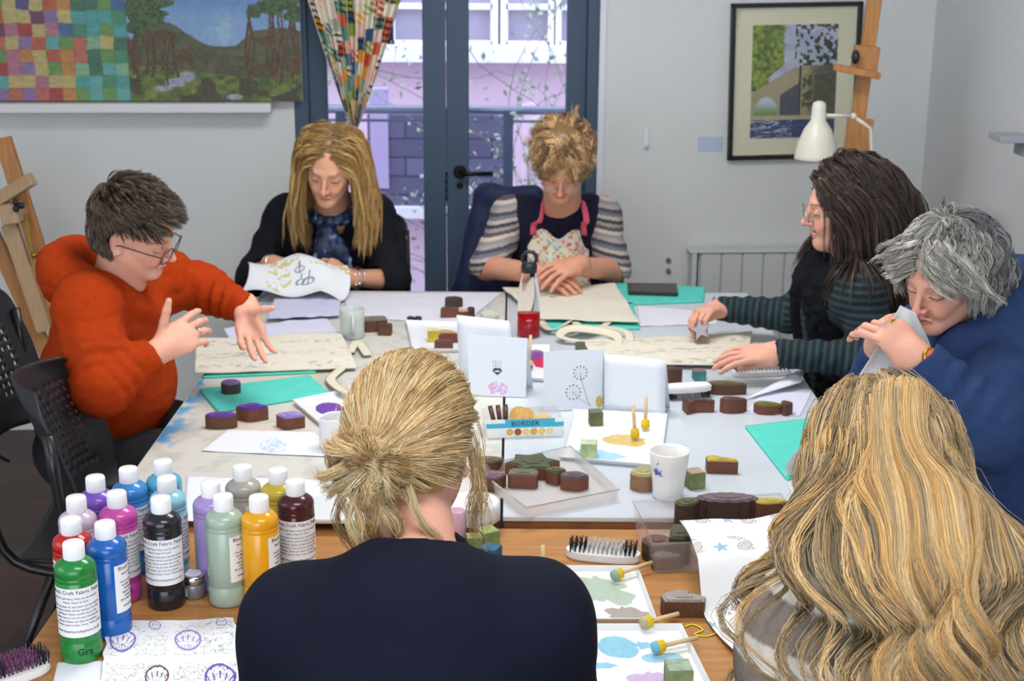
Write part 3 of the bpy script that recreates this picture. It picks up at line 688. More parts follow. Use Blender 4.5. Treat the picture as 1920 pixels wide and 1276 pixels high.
# climbing plant with white flowers
def leafy(name, label, x, y, z0, z1, spread, n, seed, dens, flowers=0):
    g = np.random.default_rng(seed); rt = tag(empty(name, (x, y, z0)), label, 'plant'); V = []; F = []; st = MB()
    for j in range(dens):
        p = np.array([g.normal(0, spread*.25), g.normal(0, .05), 0.]); path = [p.copy()]; d = np.array([g.normal(0, .5), g.normal(0, .15), 1.0])
        for s in range(14): d += g.normal(0, .35, 3)*np.array([1, .3, .5]); d[2] = max(d[2], .1) if s < 9 else d[2]; p = p+d/np.linalg.norm(d)*(z1-z0)/13*g.uniform(.5, 1.1); path.append(p.copy())
        st.tube(path, .0022, 5)
        for s in range(n):
            q = path[g.integers(2, 15)]+g.normal(0, .045, 3); a = g.normal(0, 1, 3); a /= np.linalg.norm(a); c = np.cross(a, g.normal(0, 1, 3)); c /= np.linalg.norm(c); L = g.uniform(.025, .045); k = len(V)
            V += [q, q+a*L*.5+c*L*.3, q+a*L, q+a*L*.5-c*L*.3]; F.append((k, k+1, k+2, k+3))
    st.build('stems', mat('stem_brown', '8a8478', .9), rt); mesh_obj('leaves', np.array(V), F, mat('leaf_green', '9cae98', .6, var=.3, vscale=30), rt)
    if flowers:
        m = MB()
        for j in range(flowers):
            q = Vector((g.normal(0, spread*.5), -.08+g.normal(0, .04), g.uniform(.0, .55)*(z1-z0)))
            for k in range(5): a = k*1.256+g.random(); m.ball(q+Vector((.014*math.cos(a), -.004, .014*math.sin(a))), .012, 8, sc3=(1, .35, 1))
        m.build('flowers', mat('petal_white', 'f2f2f6', .7), rt)
p = D(1010, 330, 7.2); leafy('climbing_shrub', 'pale green climbing shrub behind the railing on the right door pane', p.x, 7.2, .35, 2.9, .45, 60, 5, 16)
p = D(915, 350, 6.95); leafy('potted_shrub', 'shrub with white flowers beyond the railing near the door handle', p.x, 6.95, .15, 1.25, .22, 22, 8, 10, 26)
b = MB(); b.box((0, 12, -.4), (30, 14, .1)); tag(b.build('ground_yard', mat('paving_grey', '9a98a4', .9)), kind='structure')

# ------------------------------------------------------------------ on the back wall
# picture ledge and the two canvases
e0 = wx(512, 195); zl0 = W(300, 206).z; zl1 = W(300, 189).z
b = MB(); b.box(((-2.6+e0)/2, -.05, (zl0+zl1)/2), (e0+2.6, .10, zl1-zl0), 0, WM); o = bevel(b.build('picture_ledge', mat('ledge_white', 'd6d7da', .5)), .002); tag(o, 'long white picture ledge on the wall under two canvases', 'shelf')
def mosaic(u, v):
    g = np.random.default_rng(5); nx, ny = 23, 13; X = u*nx; Y = v*ny; i = np.floor(X+.05*np.sin(Y*2)).astype(int).clip(0, nx-1); j = np.floor(Y+.05*np.sin(X*2)).astype(int).clip(0, ny-1)
    pal = [A(*c) for c in ((178, 60, 58), (200, 96, 60), (205, 140, 70), (206, 190, 120), (110, 160, 80), (70, 150, 110), (80, 170, 165), (100, 180, 175), (70, 110, 160), (90, 80, 140), (150, 120, 170), (190, 120, 140), (200, 110, 90), (60, 120, 90), (120, 60, 90), (140, 190, 150))]
    rnd = g.random((nx, ny)); bias = np.linspace(0, 1, nx)[:, None]*.0
    idx = g.integers(0, 16, (nx, ny)); warm = g.random((nx, ny)) < np.clip(1.2-np.abs(np.arange(nx)-15)[:, None]/6.0, 0, .7); idx = np.where(warm & (np.arange(nx)[:, None] < 18), g.choice([0, 1, 2, 11, 12, 3, 10], (nx, ny)), idx); idx = np.where((np.arange(nx)[:, None] > 18) & (g.random((nx, ny)) < .6), g.choice([4, 5, 6, 7, 13, 15], (nx, ny)), idx)
    c = np.array(pal)[idx[i, j]]; c = c*(.50+.34*fbm(u*60, v*90, 0.0, 3, 3))[:, None]+.03; d = (np.minimum(X % 1, 1-X % 1) < .03) | (np.minimum(Y % 1, 1-Y % 1) < .03); c[d] *= .8
    return c
def canvas(name, label, px0, px1, pyb, ztop, colfn, n, off):
    x0, x1 = wx(px0, pyb), wx(px1, pyb); z0 = W((px0+px1)/2, pyb, off).z
    rt = tag(empty(name, tuple(WM @ Vector(((x0+x1)/2, -off, z0))), WY), label, 'painting'); h = ztop-z0; w_ = x1-x0
    b = MB(); b.box((0, .012, h/2), (w_, .022, h)); b.build('stretcher', mat('canvas_edge', 'c9c5b8', .8), rt)
    grid('painted_face', lambda u, v: np.stack([(u-.5)*w_, 0*u, v*h], 1), n, int(n*h/w_), mat('oil_paint', attr='col', rough=.55, bump=.3, bscale=220), rt, colfn, False)
canvas('patchwork_painting', 'canvas of many small coloured squares standing on the white ledge', -330, 250, 189, zl1+.62, mosaic, 340, .045)
def landscape(u, v):
    n1 = fbm(u*9, v*9, 0., 4, 1); n2 = fbm(u*30, v*30, 0., 3, 2); n3 = fbm(u*70, v*70, 0., 3, 8)
    c = mixc(np.tile(A(60, 110, 168), (len(u), 1)), A(128, 160, 196), sstep(1.0, .42, v)+.5*(n1-.5)); c = mixc(c, A(170, 184, 200), sstep(.62, .75, n1)*.4)
    def lay(mask, a, b_, t): nonlocal c; c = np.where(mask[:, None], mixc(np.tile(a, (len(u), 1)), b_, t), c)
    hill = .40+.12*np.exp(-((u-.22)/.16)**2)+.06*np.sin(u*9)*.4+.08*(u > .62)*sstep(.6, .75, u)+.02*(n2-.5)
    lay(v < hill, A(66, 78, 66), A(104, 100, 70), n2*1.3-.2)
    lay((v < hill-.05) & (n1 > .56) & (n2 > .45), A(100, 72, 50), A(76, 66, 50), n3)
    lay(v < .20+.10*np.sin(u*5+1)*.4+.05*(n1-.5), A(62, 84, 56), A(124, 134, 66), n2*1.5-.3)
    lay((v < .16) & (n1 < .47), A(54, 64, 58), A(92, 80, 56), n3)
    for cx, cy, rx_, ry in ((.26, .13, .06, .03), (.33, .17, .05, .035), (.60, .03, .05, .02), (.19, .09, .05, .02)): lay(((u-cx)/rx_)**2+((v-cy)/ry)**2 < 1+.5*(n2-.5), A(120, 124, 140), A(160, 164, 176), n3)
    g = np.random.default_rng(3)
    for k in range(26):
        left = k < 12; x = g.uniform(.02, .30) if left else g.uniform(.66, .98); zb_ = g.uniform(.10, .22); zt_ = g.uniform(.42, .50) if left else g.uniform(.50, .72); w_ = g.uniform(.004, .009)
        lay((np.abs(u-x-.012*np.sin(v*14+k)) < w_) & (v > zb_) & (v < zt_), A(64, 48, 42), A(104, 76, 56), n3)
    for cx, cy, r in ((.10, .62, .15), (.18, .70, .12), (.74, .62, .06), (.84, .66, .10), (.93, .70, .12), (.86, .78, .12), (.05, .5, .08), (.97, .6, .08)):
        rr = np.hypot((u-cx), (v-cy)*1.1); lay(rr < r*(.65+.8*(n2-.3)), A(42, 62, 50), A(92, 112, 70), n3*1.3-.2)
    return c*(.88+.24*n3)[:, None]
canvas('landscape_painting', 'canvas of dark pine trees and hills under blue sky on the white ledge', 251, 569, 190, zl1+.54, landscape, 300, .05)
# framed bridge picture
def bridge(u, v):
    n2 = fbm(u*26, v*34, 0., 3, 2); n3 = fbm(u*70, v*80, 0., 3, 8); n1 = fbm(u*8, v*10, 0., 3, 5)
    c = mixc(np.tile(A(150, 158, 186), (len(u), 1)), A(196, 200, 212), n1)
    def lay(mask, a, b_, t): nonlocal c; c = np.where(mask[:, None], mixc(np.tile(a, (len(u), 1)), b_, t), c)
    lay((u < .38+.10*(n2-.5)) & (v > .42+.6*u*(u > .2)), A(70, 92, 70), A(150, 168, 80), n2*1.6-.3)
    lay((v > .50) & (u > .50) & (n2 > .56) & (u+v > 1.2), A(40, 50, 48), A(84, 96, 70), n3)
    lay((v > .18) & (v < .62+.02*n2) & (u < .62) & (v < .40+.45*u), A(150, 142, 118), A(176, 166, 136), n3)
    lay((v > .20) & (v < .54) & (u > .34) & (u < .62) & (v < .26+.5*(u-.1)), A(70, 78, 88), A(92, 96, 104), n3)
    lay((u > .58) & (v < .64) & (v > .18), A(96, 96, 84), A(170, 162, 120), sstep(.8, .6, u)*.8+.5*(n2-.5)); lay((u > .56) & (u < .585) & (v < .64) & (v > .18), A(60, 62, 66), A(80, 80, 84), n3)
    lay((((u-.18)/.14)**2+((v-.21)/.16)**2 < 1) & (v > .2), A(186, 196, 210), A(120, 150, 90), sstep(.34, .22, v)); lay((u > .60) & (v > .24) & (v < .56) & (n2 > .5), A(60, 66, 58), A(96, 100, 80), n3)
    lay((v < .19), A(48, 62, 104), A(78, 88, 124), n2*1.3-.2); lay((v < .17) & (np.abs(fbm(u*5, v*60, 0., 2, 9)-.5) < .05) & (u < .5), A(190, 198, 210), A(150, 160, 180), n3); lay((v > .165) & (v < .20), A(190, 180, 150), A(160, 150, 120), n3)
    return c
pM = frame_M(1485, 298, 0); fw, fh = (wx(1603, 150)-wx(1361, 150)), W(1485, 6).z-W(1485, 298).z
pr = tag(empty('framed_picture', tuple(W(1483, 297, .012)), WY), 'black framed watercolour of a stone bridge with a wide cream mount', 'picture'); pr.rotation_euler = (0, R(-1.2), WY)
b = MB(); t = .017
for cx, cz, sx_, sz in ((-fw/2+t/2, fh/2, t, fh), (fw/2-t/2, fh/2, t, fh), (0, t/2, fw, t), (0, fh-t/2, fw, t)): b.box((cx, -.005, cz), (sx_, .028, sz))
bevel(b.build('frame', mat('frame_black', '17171a', .35), pr), .002)
b = MB(); b.box((0, .003, fh/2), (fw-.02, .004, fh-.02)); b.build('mount', mat('mount_cream', 'd8d5bd', .85), pr)
grid('watercolour', lambda u, v: np.stack([(u-.5)*fw*.655, 0*u-.001, fh*.137+v*fh*.725], 1), 180, 230, mat('watercolour_paint', attr='col', rough=.8), pr, bridge, False)
b = MB(); b.box((0, -.010, fh/2), (fw-.03, .002, fh-.03)); b.build('picture_glass', mat('thin_glass', (1, 1, 1), .02, trans=1.0, ior=1.05, spec=.3), pr)
# small things on the wall
b = MB(); b.box((0, -.001, 0), (.10, .002, .058), 0, frame_M(1332, 270)); tag(b.build('caption_card', mat('pale_blue_card', 'b4c4da', .7)), 'small pale blue caption card beside the framed picture', 'card')
b = MB(); Mh = frame_M(1211, 262); b.box((0, -.004, .005), (.022, .008, .075), 0, Mh); b.tube([Mh @ Vector((0, -.006, -.018)), Mh @ Vector((0, -.020, -.026)), Mh @ Vector((0, -.024, -.012))], .005, 8); tag(bevel(b.build('wall_hook', MATS['white_gloss']), .003), 'small white adhesive hook on the bare wall', 'hook')
for py in (487, 507):
    b = MB(); b.lathe([(.010, 0), (.010, .010), (.006, .014)], 16, frame_M(1253, py) @ Matrix.Rotation(R(90), 4, 'X')); tag(b.build('cable_stud', mat('stud_grey', '6d7078', .5)), 'tiny round grey stud on the wall left of the radiator, %s of two' % ('upper' if py < 500 else 'lower'), 'stud', 'studs beside the radiator')
sk = tag(empty('socket_switch', tuple(W(193, 394)), WY), 'bronze switch plate with white lettering behind the short-haired woman', 'switch')
b = MB(); b.box((0, -.004, 0), (.088, .008, .088)); bevel(b.build('plate', mat('bronze_plate', '6a6258', .4, metal=.5), sk), .003)
def text_mesh(body, size, font_ext=0.0004, align='CENTER', space=1.0):
    cu = bpy.data.curves.new('tmp_text', 'FONT'); cu.body = body; cu.size = size; cu.align_x = align; cu.extrude = font_ext; cu.resolution_u = 2; cu.space_character = space
    ob = bpy.data.objects.new('tmp_text', cu); COL.objects.link(ob); bpy.context.view_layer.update(); dg = bpy.context.evaluated_depsgraph_get(); me = ob.evaluated_get(dg).to_mesh()
    V = np.array([v.co[:] for v in me.vertices]).reshape(-1, 3); F = [tuple(p.vertices) for p in me.polygons]; ob.to_mesh_clear() if False else None
    bpy.data.objects.remove(ob); bpy.data.curves.remove(cu); return V, F
def text_obj(body, size, fn, m, parent, name='lettering', align='CENTER', space=1.0):
    V, F = text_mesh(body, size, .0002, align, space); return mesh_obj(name, fn(V) if len(V) else V, F, m, parent)
text_obj('0', .036, lambda V: np.stack([V[:, 0]-.006, -V[:, 2]-.0085, V[:, 1]+.0], 1), MATS['white_plain'] if 'white_plain' in MATS else mat('white_plain', 'f4f4f4', .4), sk)
text_obj('ON', .020, lambda V: np.stack([V[:, 0]-.006, -V[:, 2]-.0085, V[:, 1]-.030], 1), MATS['white_plain'], sk)
# radiator
ra = tag(empty('radiator', tuple(W(1400, 465)), WY), 'white panel radiator low on the back wall behind the dark-haired woman', 'radiator')
RAD = mat('radiator_white', 'c9cccd', .45); zt = 0; x0 = (W(1289, 465)-W(1400, 465)).dot(WT); zbt = -.44
for k in range(7):
    b = MB(); b.box((x0+.045+.0845*k+.035, -.07, zbt/2), (.0835, .035, -zbt)); bevel(b.build('column', RAD, ra), .008, 3)
b = MB(); b.box((x0+.045+.0845*3+.035, -.045, zbt/2), (.60, .05, -zbt+.01)); b.box((x0+.012, -.055, zbt/2), (.02, .08, -zbt)); b.box((x0+.3, -.055, .005), (.62, .08, .01)); bevel(b.build('casing', RAD, ra), .003)
# switch and card reader on the right wall
rwM = Matrix.Translation(X(1838, 425, 1.585)) @ Matrix.Rotation(R(1.5), 4, 'Z')
rs = tag(empty('wall_switch', tuple(X(1838, 425, 1.583))), 'brass and black double switch on the right-hand wall', 'switch')
b = MB(); b.box((-.004, 0, .0), (.008, .14, .086)); bevel(b.build('plate', mat('brass_grey', '6e655a', .35, metal=.7), rs), .002)
b = MB(); b.box((-.010, -.04, .01), (.006, .03, .05)); b.box((-.010, .02, -.01), (.006, .05, .045)); b.build('rockers', mat('rocker_black', '202024', .4), rs)
b = MB(); b.box((-.02, 0, 0), (.04, .05, .07), 0, Matrix.Translation(X(1822, 405, 1.583))); tag(bevel(b.build('thermostat', MATS['white_gloss']), .006), 'small white plastic box on the right-hand wall next to the double switch', 'thermostat')
b = MB(); Mb = Matrix.Translation(X(1925, 258, 1.585)); b.box((-.05, 0, 0), (.10, .12, .02), 0, Mb); b.box((-.01, 0, -.03), (.02, .10, .05), 0, Mb); tag(bevel(b.build('wall_bracket', mat('bracket_grey', '9a9ea6', .5)), .003), 'pale grey bracket at the edge of the right-hand wall', 'bracket')

# curtain gathered to a point, patterned
def curt_col(u, v):
    x = u*9; y = v*9; band = np.floor(x+.35*np.sin(y*1.3)).astype(int); f = x % 1; seg = np.floor(y*1.7+hash3(band, band*0, 5)*5).astype(int); r = hash3(band, seg, 11); r2 = hash3(band, seg, 23)
    pal = np.array([A(206, 66, 46), A(66, 104, 138), A(226, 168, 60), A(84, 140, 120), A(228, 220, 200), A(150, 166, 60), A(230, 200, 190), A(60, 84, 110), A(210, 90, 60), A(232, 226, 210)])
    c = pal[(r*9.99).astype(int)]; cream = A(228, 222, 204)
    st = (np.sin((y*9+f*3*(r2-.5)*8)*2.2) > .2) & (r2 > .58); c = np.where(st[:, None], cream, c); blk = (np.sin(y*21+x*2) > .35) & (r2 < .28); c = np.where(blk[:, None], A(40, 40, 44), c)
    c = np.where((np.abs(f-.5) > .46)[:, None], cream, c); return c
ct = tag(empty('curtain', tuple(W(665, 250, .10)), WY), 'cream curtain with a bright painterly pattern gathered into a point beside the doors', 'curtain')
xt0, xt1 = wx(570, 0)-wx(668, 250), wx(768, 0)-wx(668, 250); zt1 = W(660, 0, .1).z+.22-W(665, 250, .1).z
def cf(u, v):
    w0 = .012+(v**.92)*1.0; cxm = 0; t = (u-.5)*2
    left = xt0*1.18; right = xt1*1.18; x = np.where(t < 0, -t*left, t*right)*np.clip(w0, 0, 1.1)**1.0
    return np.stack([x, -.03+(.010+.022*v)*np.sin(u*2*np.pi*7+1.2*np.sin(u*9)), v*zt1], 1)
grid('fabric', cf, 220, 200, mat('curtain_print', attr='col', rough=.9, bump=.1, bscale=500), ct, curt_col, True, .0015)
b = MB(); b.tube([(-xt0*-1.25-.0, -.03, zt1), (xt1*1.25, -.03, zt1)], .008, 10); b.tube([(xt1*1.2, -.03, zt1), (xt1*1.2, .10, zt1)], .006, 8); b.tube([(xt0*1.2, -.03, zt1), (xt0*1.2, .10, zt1)], .006, 8); b.build('curtain_rod', MATS['black_metal'], ct)
def cf2(u, v):
    t = (u-.5); sp = .035+.07*np.sin(np.pi*np.clip(v*.9, 0, 1)); return np.stack([t*sp*2*.5+.02*v+.015, -.03+.012*np.sin(u*18), -v*.9], 1)
grid('tail', cf2, 60, 80, MATS['curtain_print'], ct, lambda u, v: curt_col(u*.5, v), True, .0015)
b = MB(); b.tube([(.03*math.cos(a), -.03+.024*math.sin(a), 0) for a in np.linspace(0, 2*math.pi, 17)[:-1]], .006, 8, closed=True); b.build('tieback', mat('tieback_red', '8c4a40', .7), ct)

# ------------------------------------------------------------------ easels and lamp
PINE = mat('pine', 'b07a48', .55, var=.18, vscale=14, stretch=(6, 6, .6), bump=.1, bscale=60)
PINE2 = mat('pine_pale', 'b99a78', .6, var=.12, vscale=14, stretch=(6, 6, .6))
def easel_left():
    y = 5.05; rt = tag(empty('easel', (-1.8, y, 0)), 'pale pine studio easel folded against the wall at the left', 'easel'); o = Vector(rt.location)
    def P(px, py, dy=0): return D(px, py, y+dy)-o
    for a, c, w_, h, m in (((5, 258), (100, 560), .058, .03, PINE), ((-40, 380), (78, 640), .05, .035, PINE)):
        b = MB(); p = P(*a); q = P(*c); q = p+(q-p)*2.3; q = p+(q-p)*((p.z+o.z)/(p.z-q.z)) if q.z < 0 else q; b.beam(p, q, w_, h, (0, -1, 0)); bevel(b.build('leg', m, rt), .004)
    b = MB(); b.beam(P(18, 420, -.03), P(85, 620, -.03), .055, .035, (0, -1, 0)); bevel(b.build('mast', PINE2, rt), .003)
    b = MB(); b.beam(P(-30, 390, -.04), P(60, 335, -.10), .035, .045, (0, 0, 1)); bevel(b.build('tray', PINE2, rt), .003)
    b = MB(); b.beam(P(8, 400, -.06), P(40, 395, -.06), .10, .07, (0, 0, 1)); bevel(b.build('clamp_block', PINE2, rt), .004)
    b = MB(); c = P(33, 385, -.11)
    for k in range(3): b.ball(c+Vector((.013*math.cos(k*2.09), 0, .013*math.sin(k*2.09))), .012, 12)
    b.build('wing_knob', MATS['rocker_black'], rt)
    b = MB(); b.beam(P(48, 400, -.05), P(62, 480, -.05), .012, .008, (0, -1, 0)); b.ball(P(64, 478, -.06), .012, 10); b.build('brass_catch', mat('brass', 'a8843c', .4, metal=.8), rt)
easel_left()
def easel_right():
    y = 4.9; rt = tag(empty('easel', (D(1600, 300, y).x, y, 0)), 'tall warm pine easel leaning at the right behind the dark-haired woman', 'easel'); o = Vector(rt.location)
    def P(px, py, dy=0): return D(px, py, y+dy)-o
    p, q = P(1648, -60), P(1598, 300); b = MB(); b.beam(p, q, .045, .032, (0, -1, 0)); bevel(b.build('mast', PINE, rt), .003)
    b = MB(); b.beam(P(1614, 222, -.02), P(1588, 420, -.02), .085, .03, (0, -1, 0)); bevel(b.build('lower_mast', PINE, rt), .003)
    b = MB(); b.beam(P(1626, 86, -.035), P(1618, 140, -.035), .080, .05, (0, -1, 0)); bevel(b.build('clamp_block', PINE, rt), .004)
    b = MB(); b.beam(P(1566, 126, -.07), P(1648, 142, -.07), .06, .022, (0, 0, 1)); bevel(b.build('canvas_rest', PINE, rt), .003)
    b = MB(); b.ball(P(1604, 107, -.07), .020, 12, sc3=(.7, 1, 1.2)); b.build('wing_knob', MATS['rocker_black'], rt)
    for a, c in (((1652, 308), (1640, 420)), ((1560, 420), (1540, 620))):
        b = MB(); p = P(*a, .06); q = P(*c, .06); q = p+(q-p)*((p.z)/(p.z-q.z)); b.beam(p, q, .045, .03, (0, -1, 0)); bevel(b.build('leg', PINE, rt), .003)
    b = MB(); p = P(1598, 300, -.02); b.beam(p, Vector((p.x-.05, 0, .02)), .05, .03, (0, -1, 0)); bevel(b.build('leg', PINE, rt), .003)
easel_right()
def desk_lamp():
    y = 4.6; c = D(1531, 205, y); rt = tag(empty('desk_lamp', tuple(D(1640, 560, y))), 'cream metal desk lamp with a domed shade hanging in front of the framed picture', 'lamp'); o = Vector(rt.location); rt.location.z = 0; o.z = 0
    cream = mat('lamp_cream', 'd3d1c3', .35, spec=.5)
    s = (D(1582, 298, y)-D(1500, 298, y)).length/2; top = D(1533, 232, y).z-o.z; bot = D(1540, 297, y).z-o.z; x = c.x-o.x+.008
    prof = [(s, bot), (s*.97, bot+.012), (s*.86, bot+(top-bot)*.45), (s*.62, bot+(top-bot)*.85), (s*.34, top+.012), (s*.31, top+.055), (s*.28, top+.066), (s*.12, top+.072), (.001, top+.073)]
    inner = [(r*.96, z-.003) for r, z in prof[:5]][::-1]
    b = MB(); b.lathe([(.001, prof[4][1]-.004)]+inner+prof, 40, Matrix.Translation((x, 0, 0)), cap=False); b.build('shade', cream, rt)
    b = MB(); b.ball((x, 0, bot+.05), .028, 16, sc3=(1, 1, 1.2)); b.build('bulb', mat('bulb_frosted', 'f0eee6', .4), rt)
    j = D(1545, 216, y)-o; k = D(1600, 218, y+.03)-o; l = D(1632, 240, y+.04)-o; b = MB(); b.tube([j, k], .006, 10); b.tube([k, l, D(1636, 330, y+.05)-o, Vector((.0, .03, .42))], .006, 10); b.ball(k, .011, 12); b.build('arm', cream, rt)
    b = MB(); b.lathe([(.09, 0), (.09, .015), (.02, .022), (.012, .42)], 28, Matrix.Translation((0, .03, 0))); b.build('base', cream, rt)
desk_lamp()
# ------------------------------------------------------------------ chairs
MESHM = mat('chair_plastic', '26262b', .45, spec=.4, bump=.05, bscale=400)
TUBE = mat('chair_tube', '1b1b1e', .3, spec=.5)
def back_shell(rt, w_, h, seed=0, name='backrest'):      # perforated curved backrest, local: x across, y back, z up from 0
    nx, nz = 44, 34; V = []; F = []; idx = {}
    def pt(i, j):
        u = i/nx*2-1; v = j/nz; wv = w_*(.93+.07*math.sin(v*3.1)); 
        edge = 1-(max(0, abs(v-.5)-.32)/.18)**2.2*.28 if abs(v-.5) > .32 else 1
        x = u*wv*edge; return (x, .075*(1-u*u)+.05*v*v, v*h-.02*u*u)
    for j in range(nz+1):
        for i in range(nx+1): idx[i, j] = len(V); V.append(pt(i, j))
    for j in range(nz):
        for i in range(nx):
            if i % 2 == 1 and j % 2 == 1 and 6 < j < nz-5 and 5 < i < nx-6 and (i//2+j//4) % 5 not in (0,): continue
            F.append((idx[i, j], idx[i+1, j], idx[i+1, j+1], idx[i, j+1]))
    o = mesh_obj(name, np.array(V), F, MESHM, rt, True); solid(o, .006, 0); return o
def chair(label, loc, rz, sh=.44, bz=.60, bh=.34, bw=.225):
    rt = thing('chair', label, 'chair', loc, rz, 'black perforated plastic chairs'); 
    bo = back_shell(rt, bw, bh); bo.location = (0, .20, bz); bo.rotation_euler = (R(-10), 0, 0)
    b = MB(); n = 24; V = []; F = []
    s_ = grid('seat', lambda u, v: np.stack([(u-.5)*.44*(1-.12*v), (v-.5)*.42, sh+.02*np.cos((u-.5)*3)*(-1)+.03*(np.clip(.15-(1-v)*0, 0, 1))*0-.05*np.clip(.12-v, 0, 1)*3], 1), 24, 24, MESHM, rt, None, True, .008)
    for e in (-1, 1):
        b = MB(); b.tube(crv([(e*.215, .27, bz+bh*.7), (e*.22, .24, sh+.20), (e*.222, .20, sh+.02), (e*.222, .05, sh-.03), (e*.222, -.16, sh-.03)], 16), .012, 10); b.build('side_frame', TUBE, rt)
        b = MB(); b.tube([(e*.222, -.14, sh-.03), (e*.235, -.24, 0.01)], .012, 10); b.build('leg', TUBE, rt)
        b = MB(); b.tube([(e*.222, .10, sh-.03), (e*.235, .27, 0.01)], .012, 10); b.build('leg', TUBE, rt)
    return rt
chair('black perforated chair the short-haired woman sits on, at the left edge', (-1.02, 3.44, 0), R(92), .44, .70, .38, .24)
chair('empty black perforated chair tucked under the table in front of the orange fleece', (-.69, 2.99, 0), R(96), .44, .70, .33, .20)
c = chair('black chair holding up the blue jacket behind the woman in the apron', (.08, 5.08, 0), R(4), .44)
c = chair('black chair under the woman with long blonde hair', (-.62, 5.12, 0), R(0), .44)
# navy jacket over the chair back
j = S(); jc = D(1020, 430, 5.20)
for pts, r in ((((912, 362), (1000, 365)), .028), (((912, 366), (868, 545)), .036), (((908, 420), (878, 640)), .045), (((1140, 500), (1150, 560)), .045), (((1090, 420), (1140, 500)), .035), (((960, 400), (960, 620)), .07), (((1040, 400), (1060, 620)), .07), (((1110, 450), (1120, 620)), .05)):
    j.cone(v3(D(*pts[0], 5.20)) if False else np.array(tuple(D(*pts[0], 5.20))), np.array(tuple(D(*pts[1], 5.16))), r, r*1.15, .05)
j.fn(folds(.022, 9, 9, 5, 23)); o = j.build('jacket', mat('navy_jacket', '1f2747', .6, .3, bump=.2, bscale=300), None, .006, sm=1); tag(o, 'navy blue jacket draped over the chair behind the woman in the apron', 'jacket')
# ------------------------------------------------------------------ tables
def woodtop():
    m = bpy.data.materials.new('table_wood'); m.use_nodes = True; nt = m.node_tree; bs = nt.nodes['Principled BSDF']; L = nt.links.new
    tc = nt.nodes.new('ShaderNodeTexCoord'); mp = nt.nodes.new('ShaderNodeMapping'); mp.inputs['Scale'].default_value = (1.2, 14, 1); L(tc.outputs['Object'], mp.inputs[0])
    n = nt.nodes.new('ShaderNodeTexNoise'); n.inputs['Scale'].default_value = 4; n.inputs['Detail'].default_value = 6; L(mp.outputs[0], n.inputs[0])
    cr = nt.nodes.new('ShaderNodeValToRGB'); cr.color_ramp.elements[0].position = .3; cr.color_ramp.elements[0].color = srgb('a06c38')+(1,); cr.color_ramp.elements[1].position = .72; cr.color_ramp.elements[1].color = srgb('bf8a50')+(1,); L(n.outputs[0], cr.inputs[0])
    n2 = nt.nodes.new('ShaderNodeTexNoise'); n2.inputs['Scale'].default_value = 22; n2.inputs['Detail'].default_value = 7; n2.inputs['Roughness'].default_value = .7; L(tc.outputs['Object'], n2.inputs[0])
    c2 = nt.nodes.new('ShaderNodeValToRGB'); c2.color_ramp.elements[0].position = .66; c2.color_ramp.elements[0].color = (0, 0, 0, 1); c2.color_ramp.elements[1].position = .70; c2.color_ramp.elements[1].color = (1, 1, 1, 1); L(n2.outputs[0], c2.inputs[0])
    mx = nt.nodes.new('ShaderNodeMixRGB'); mx.inputs[2].default_value = srgb('5a3416')+(1,); L(c2.outputs[0], mx.inputs[0]); L(cr.outputs[0], mx.inputs[1])
    n3 = nt.nodes.new('ShaderNodeTexNoise'); n3.inputs['Scale'].default_value = 9; n3.inputs['Detail'].default_value = 8; L(tc.outputs['Object'], n3.inputs[0])
    c3 = nt.nodes.new('ShaderNodeValToRGB'); c3.color_ramp.elements[0].position = .70; c3.color_ramp.elements[0].color = (0, 0, 0, 1); c3.color_ramp.elements[1].position = .73; c3.color_ramp.elements[1].color = (.7, .7, .7, 1); L(n3.outputs[0], c3.inputs[0])
    m2 = nt.nodes.new('ShaderNodeMixRGB'); m2.inputs[2].default_value = srgb('d8d2c4')+(1,); L(c3.outputs[0], m2.inputs[0]); L(mx.outputs[0], m2.inputs[1]); L(m2.outputs[0], bs.inputs['Base Color']); bs.inputs['Roughness'].default_value = .38
    return m
WOOD = woodtop(); EDGE = mat('table_edge', '7a4a26', .5, var=.2, vscale=20)
tb = tag(empty('worktable', (0, 2.34, 0)), 'scratched honey-brown wooden table carrying the paint bottles, nearest the camera', 'table')
b = MB(); b.box((-.005, 0, TZ-.0125), (1.61, .76, .025)); bevel(b.build('tabletop', WOOD, tb), .003)
b = MB()
for x in (-.74, .74):
    pass
b.box((0, .34, TZ-.075), (1.5, .025, .10)); b.box((0, -.34, TZ-.075), (1.5, .025, .10)); b.box((-.75, 0, TZ-.075), (.025, .68, .10)); b.box((.75, 0, TZ-.075), (.025, .68, .10)); b.build('apron_rails', EDGE, tb)
for x in (-.75, .75):
    for y in (-.32, .32): b = MB(); b.box((x, y, .35), (.055, .055, .70)); bevel(b.build('leg', EDGE, tb), .003)
STAIN = mat('painted_top', attr='col', rough=.5)
def staincol(u, v):
    c = np.tile(A(206, 205, 198), (len(u), 1)); n = fbm(u*14, v*30, 0., 4, 2); c = mixc(c, A(176, 178, 172), sstep(.5, .7, n)*.6); c = mixc(c, A(214, 196, 178), sstep(.55, .75, fbm(u*4+3, v*8, 0., 3, 5))*.6)
    c = mixc(c, A(70, 160, 214), sstep(.10, .0, u)*sstep(.50, .62, fbm(u*20, v*30, 0., 3, 7))*(v > .2)); c = mixc(c, A(196, 196, 70), sstep(.77, .80, fbm(u*11+9, v*26, 0., 4, 9))*.5); return c
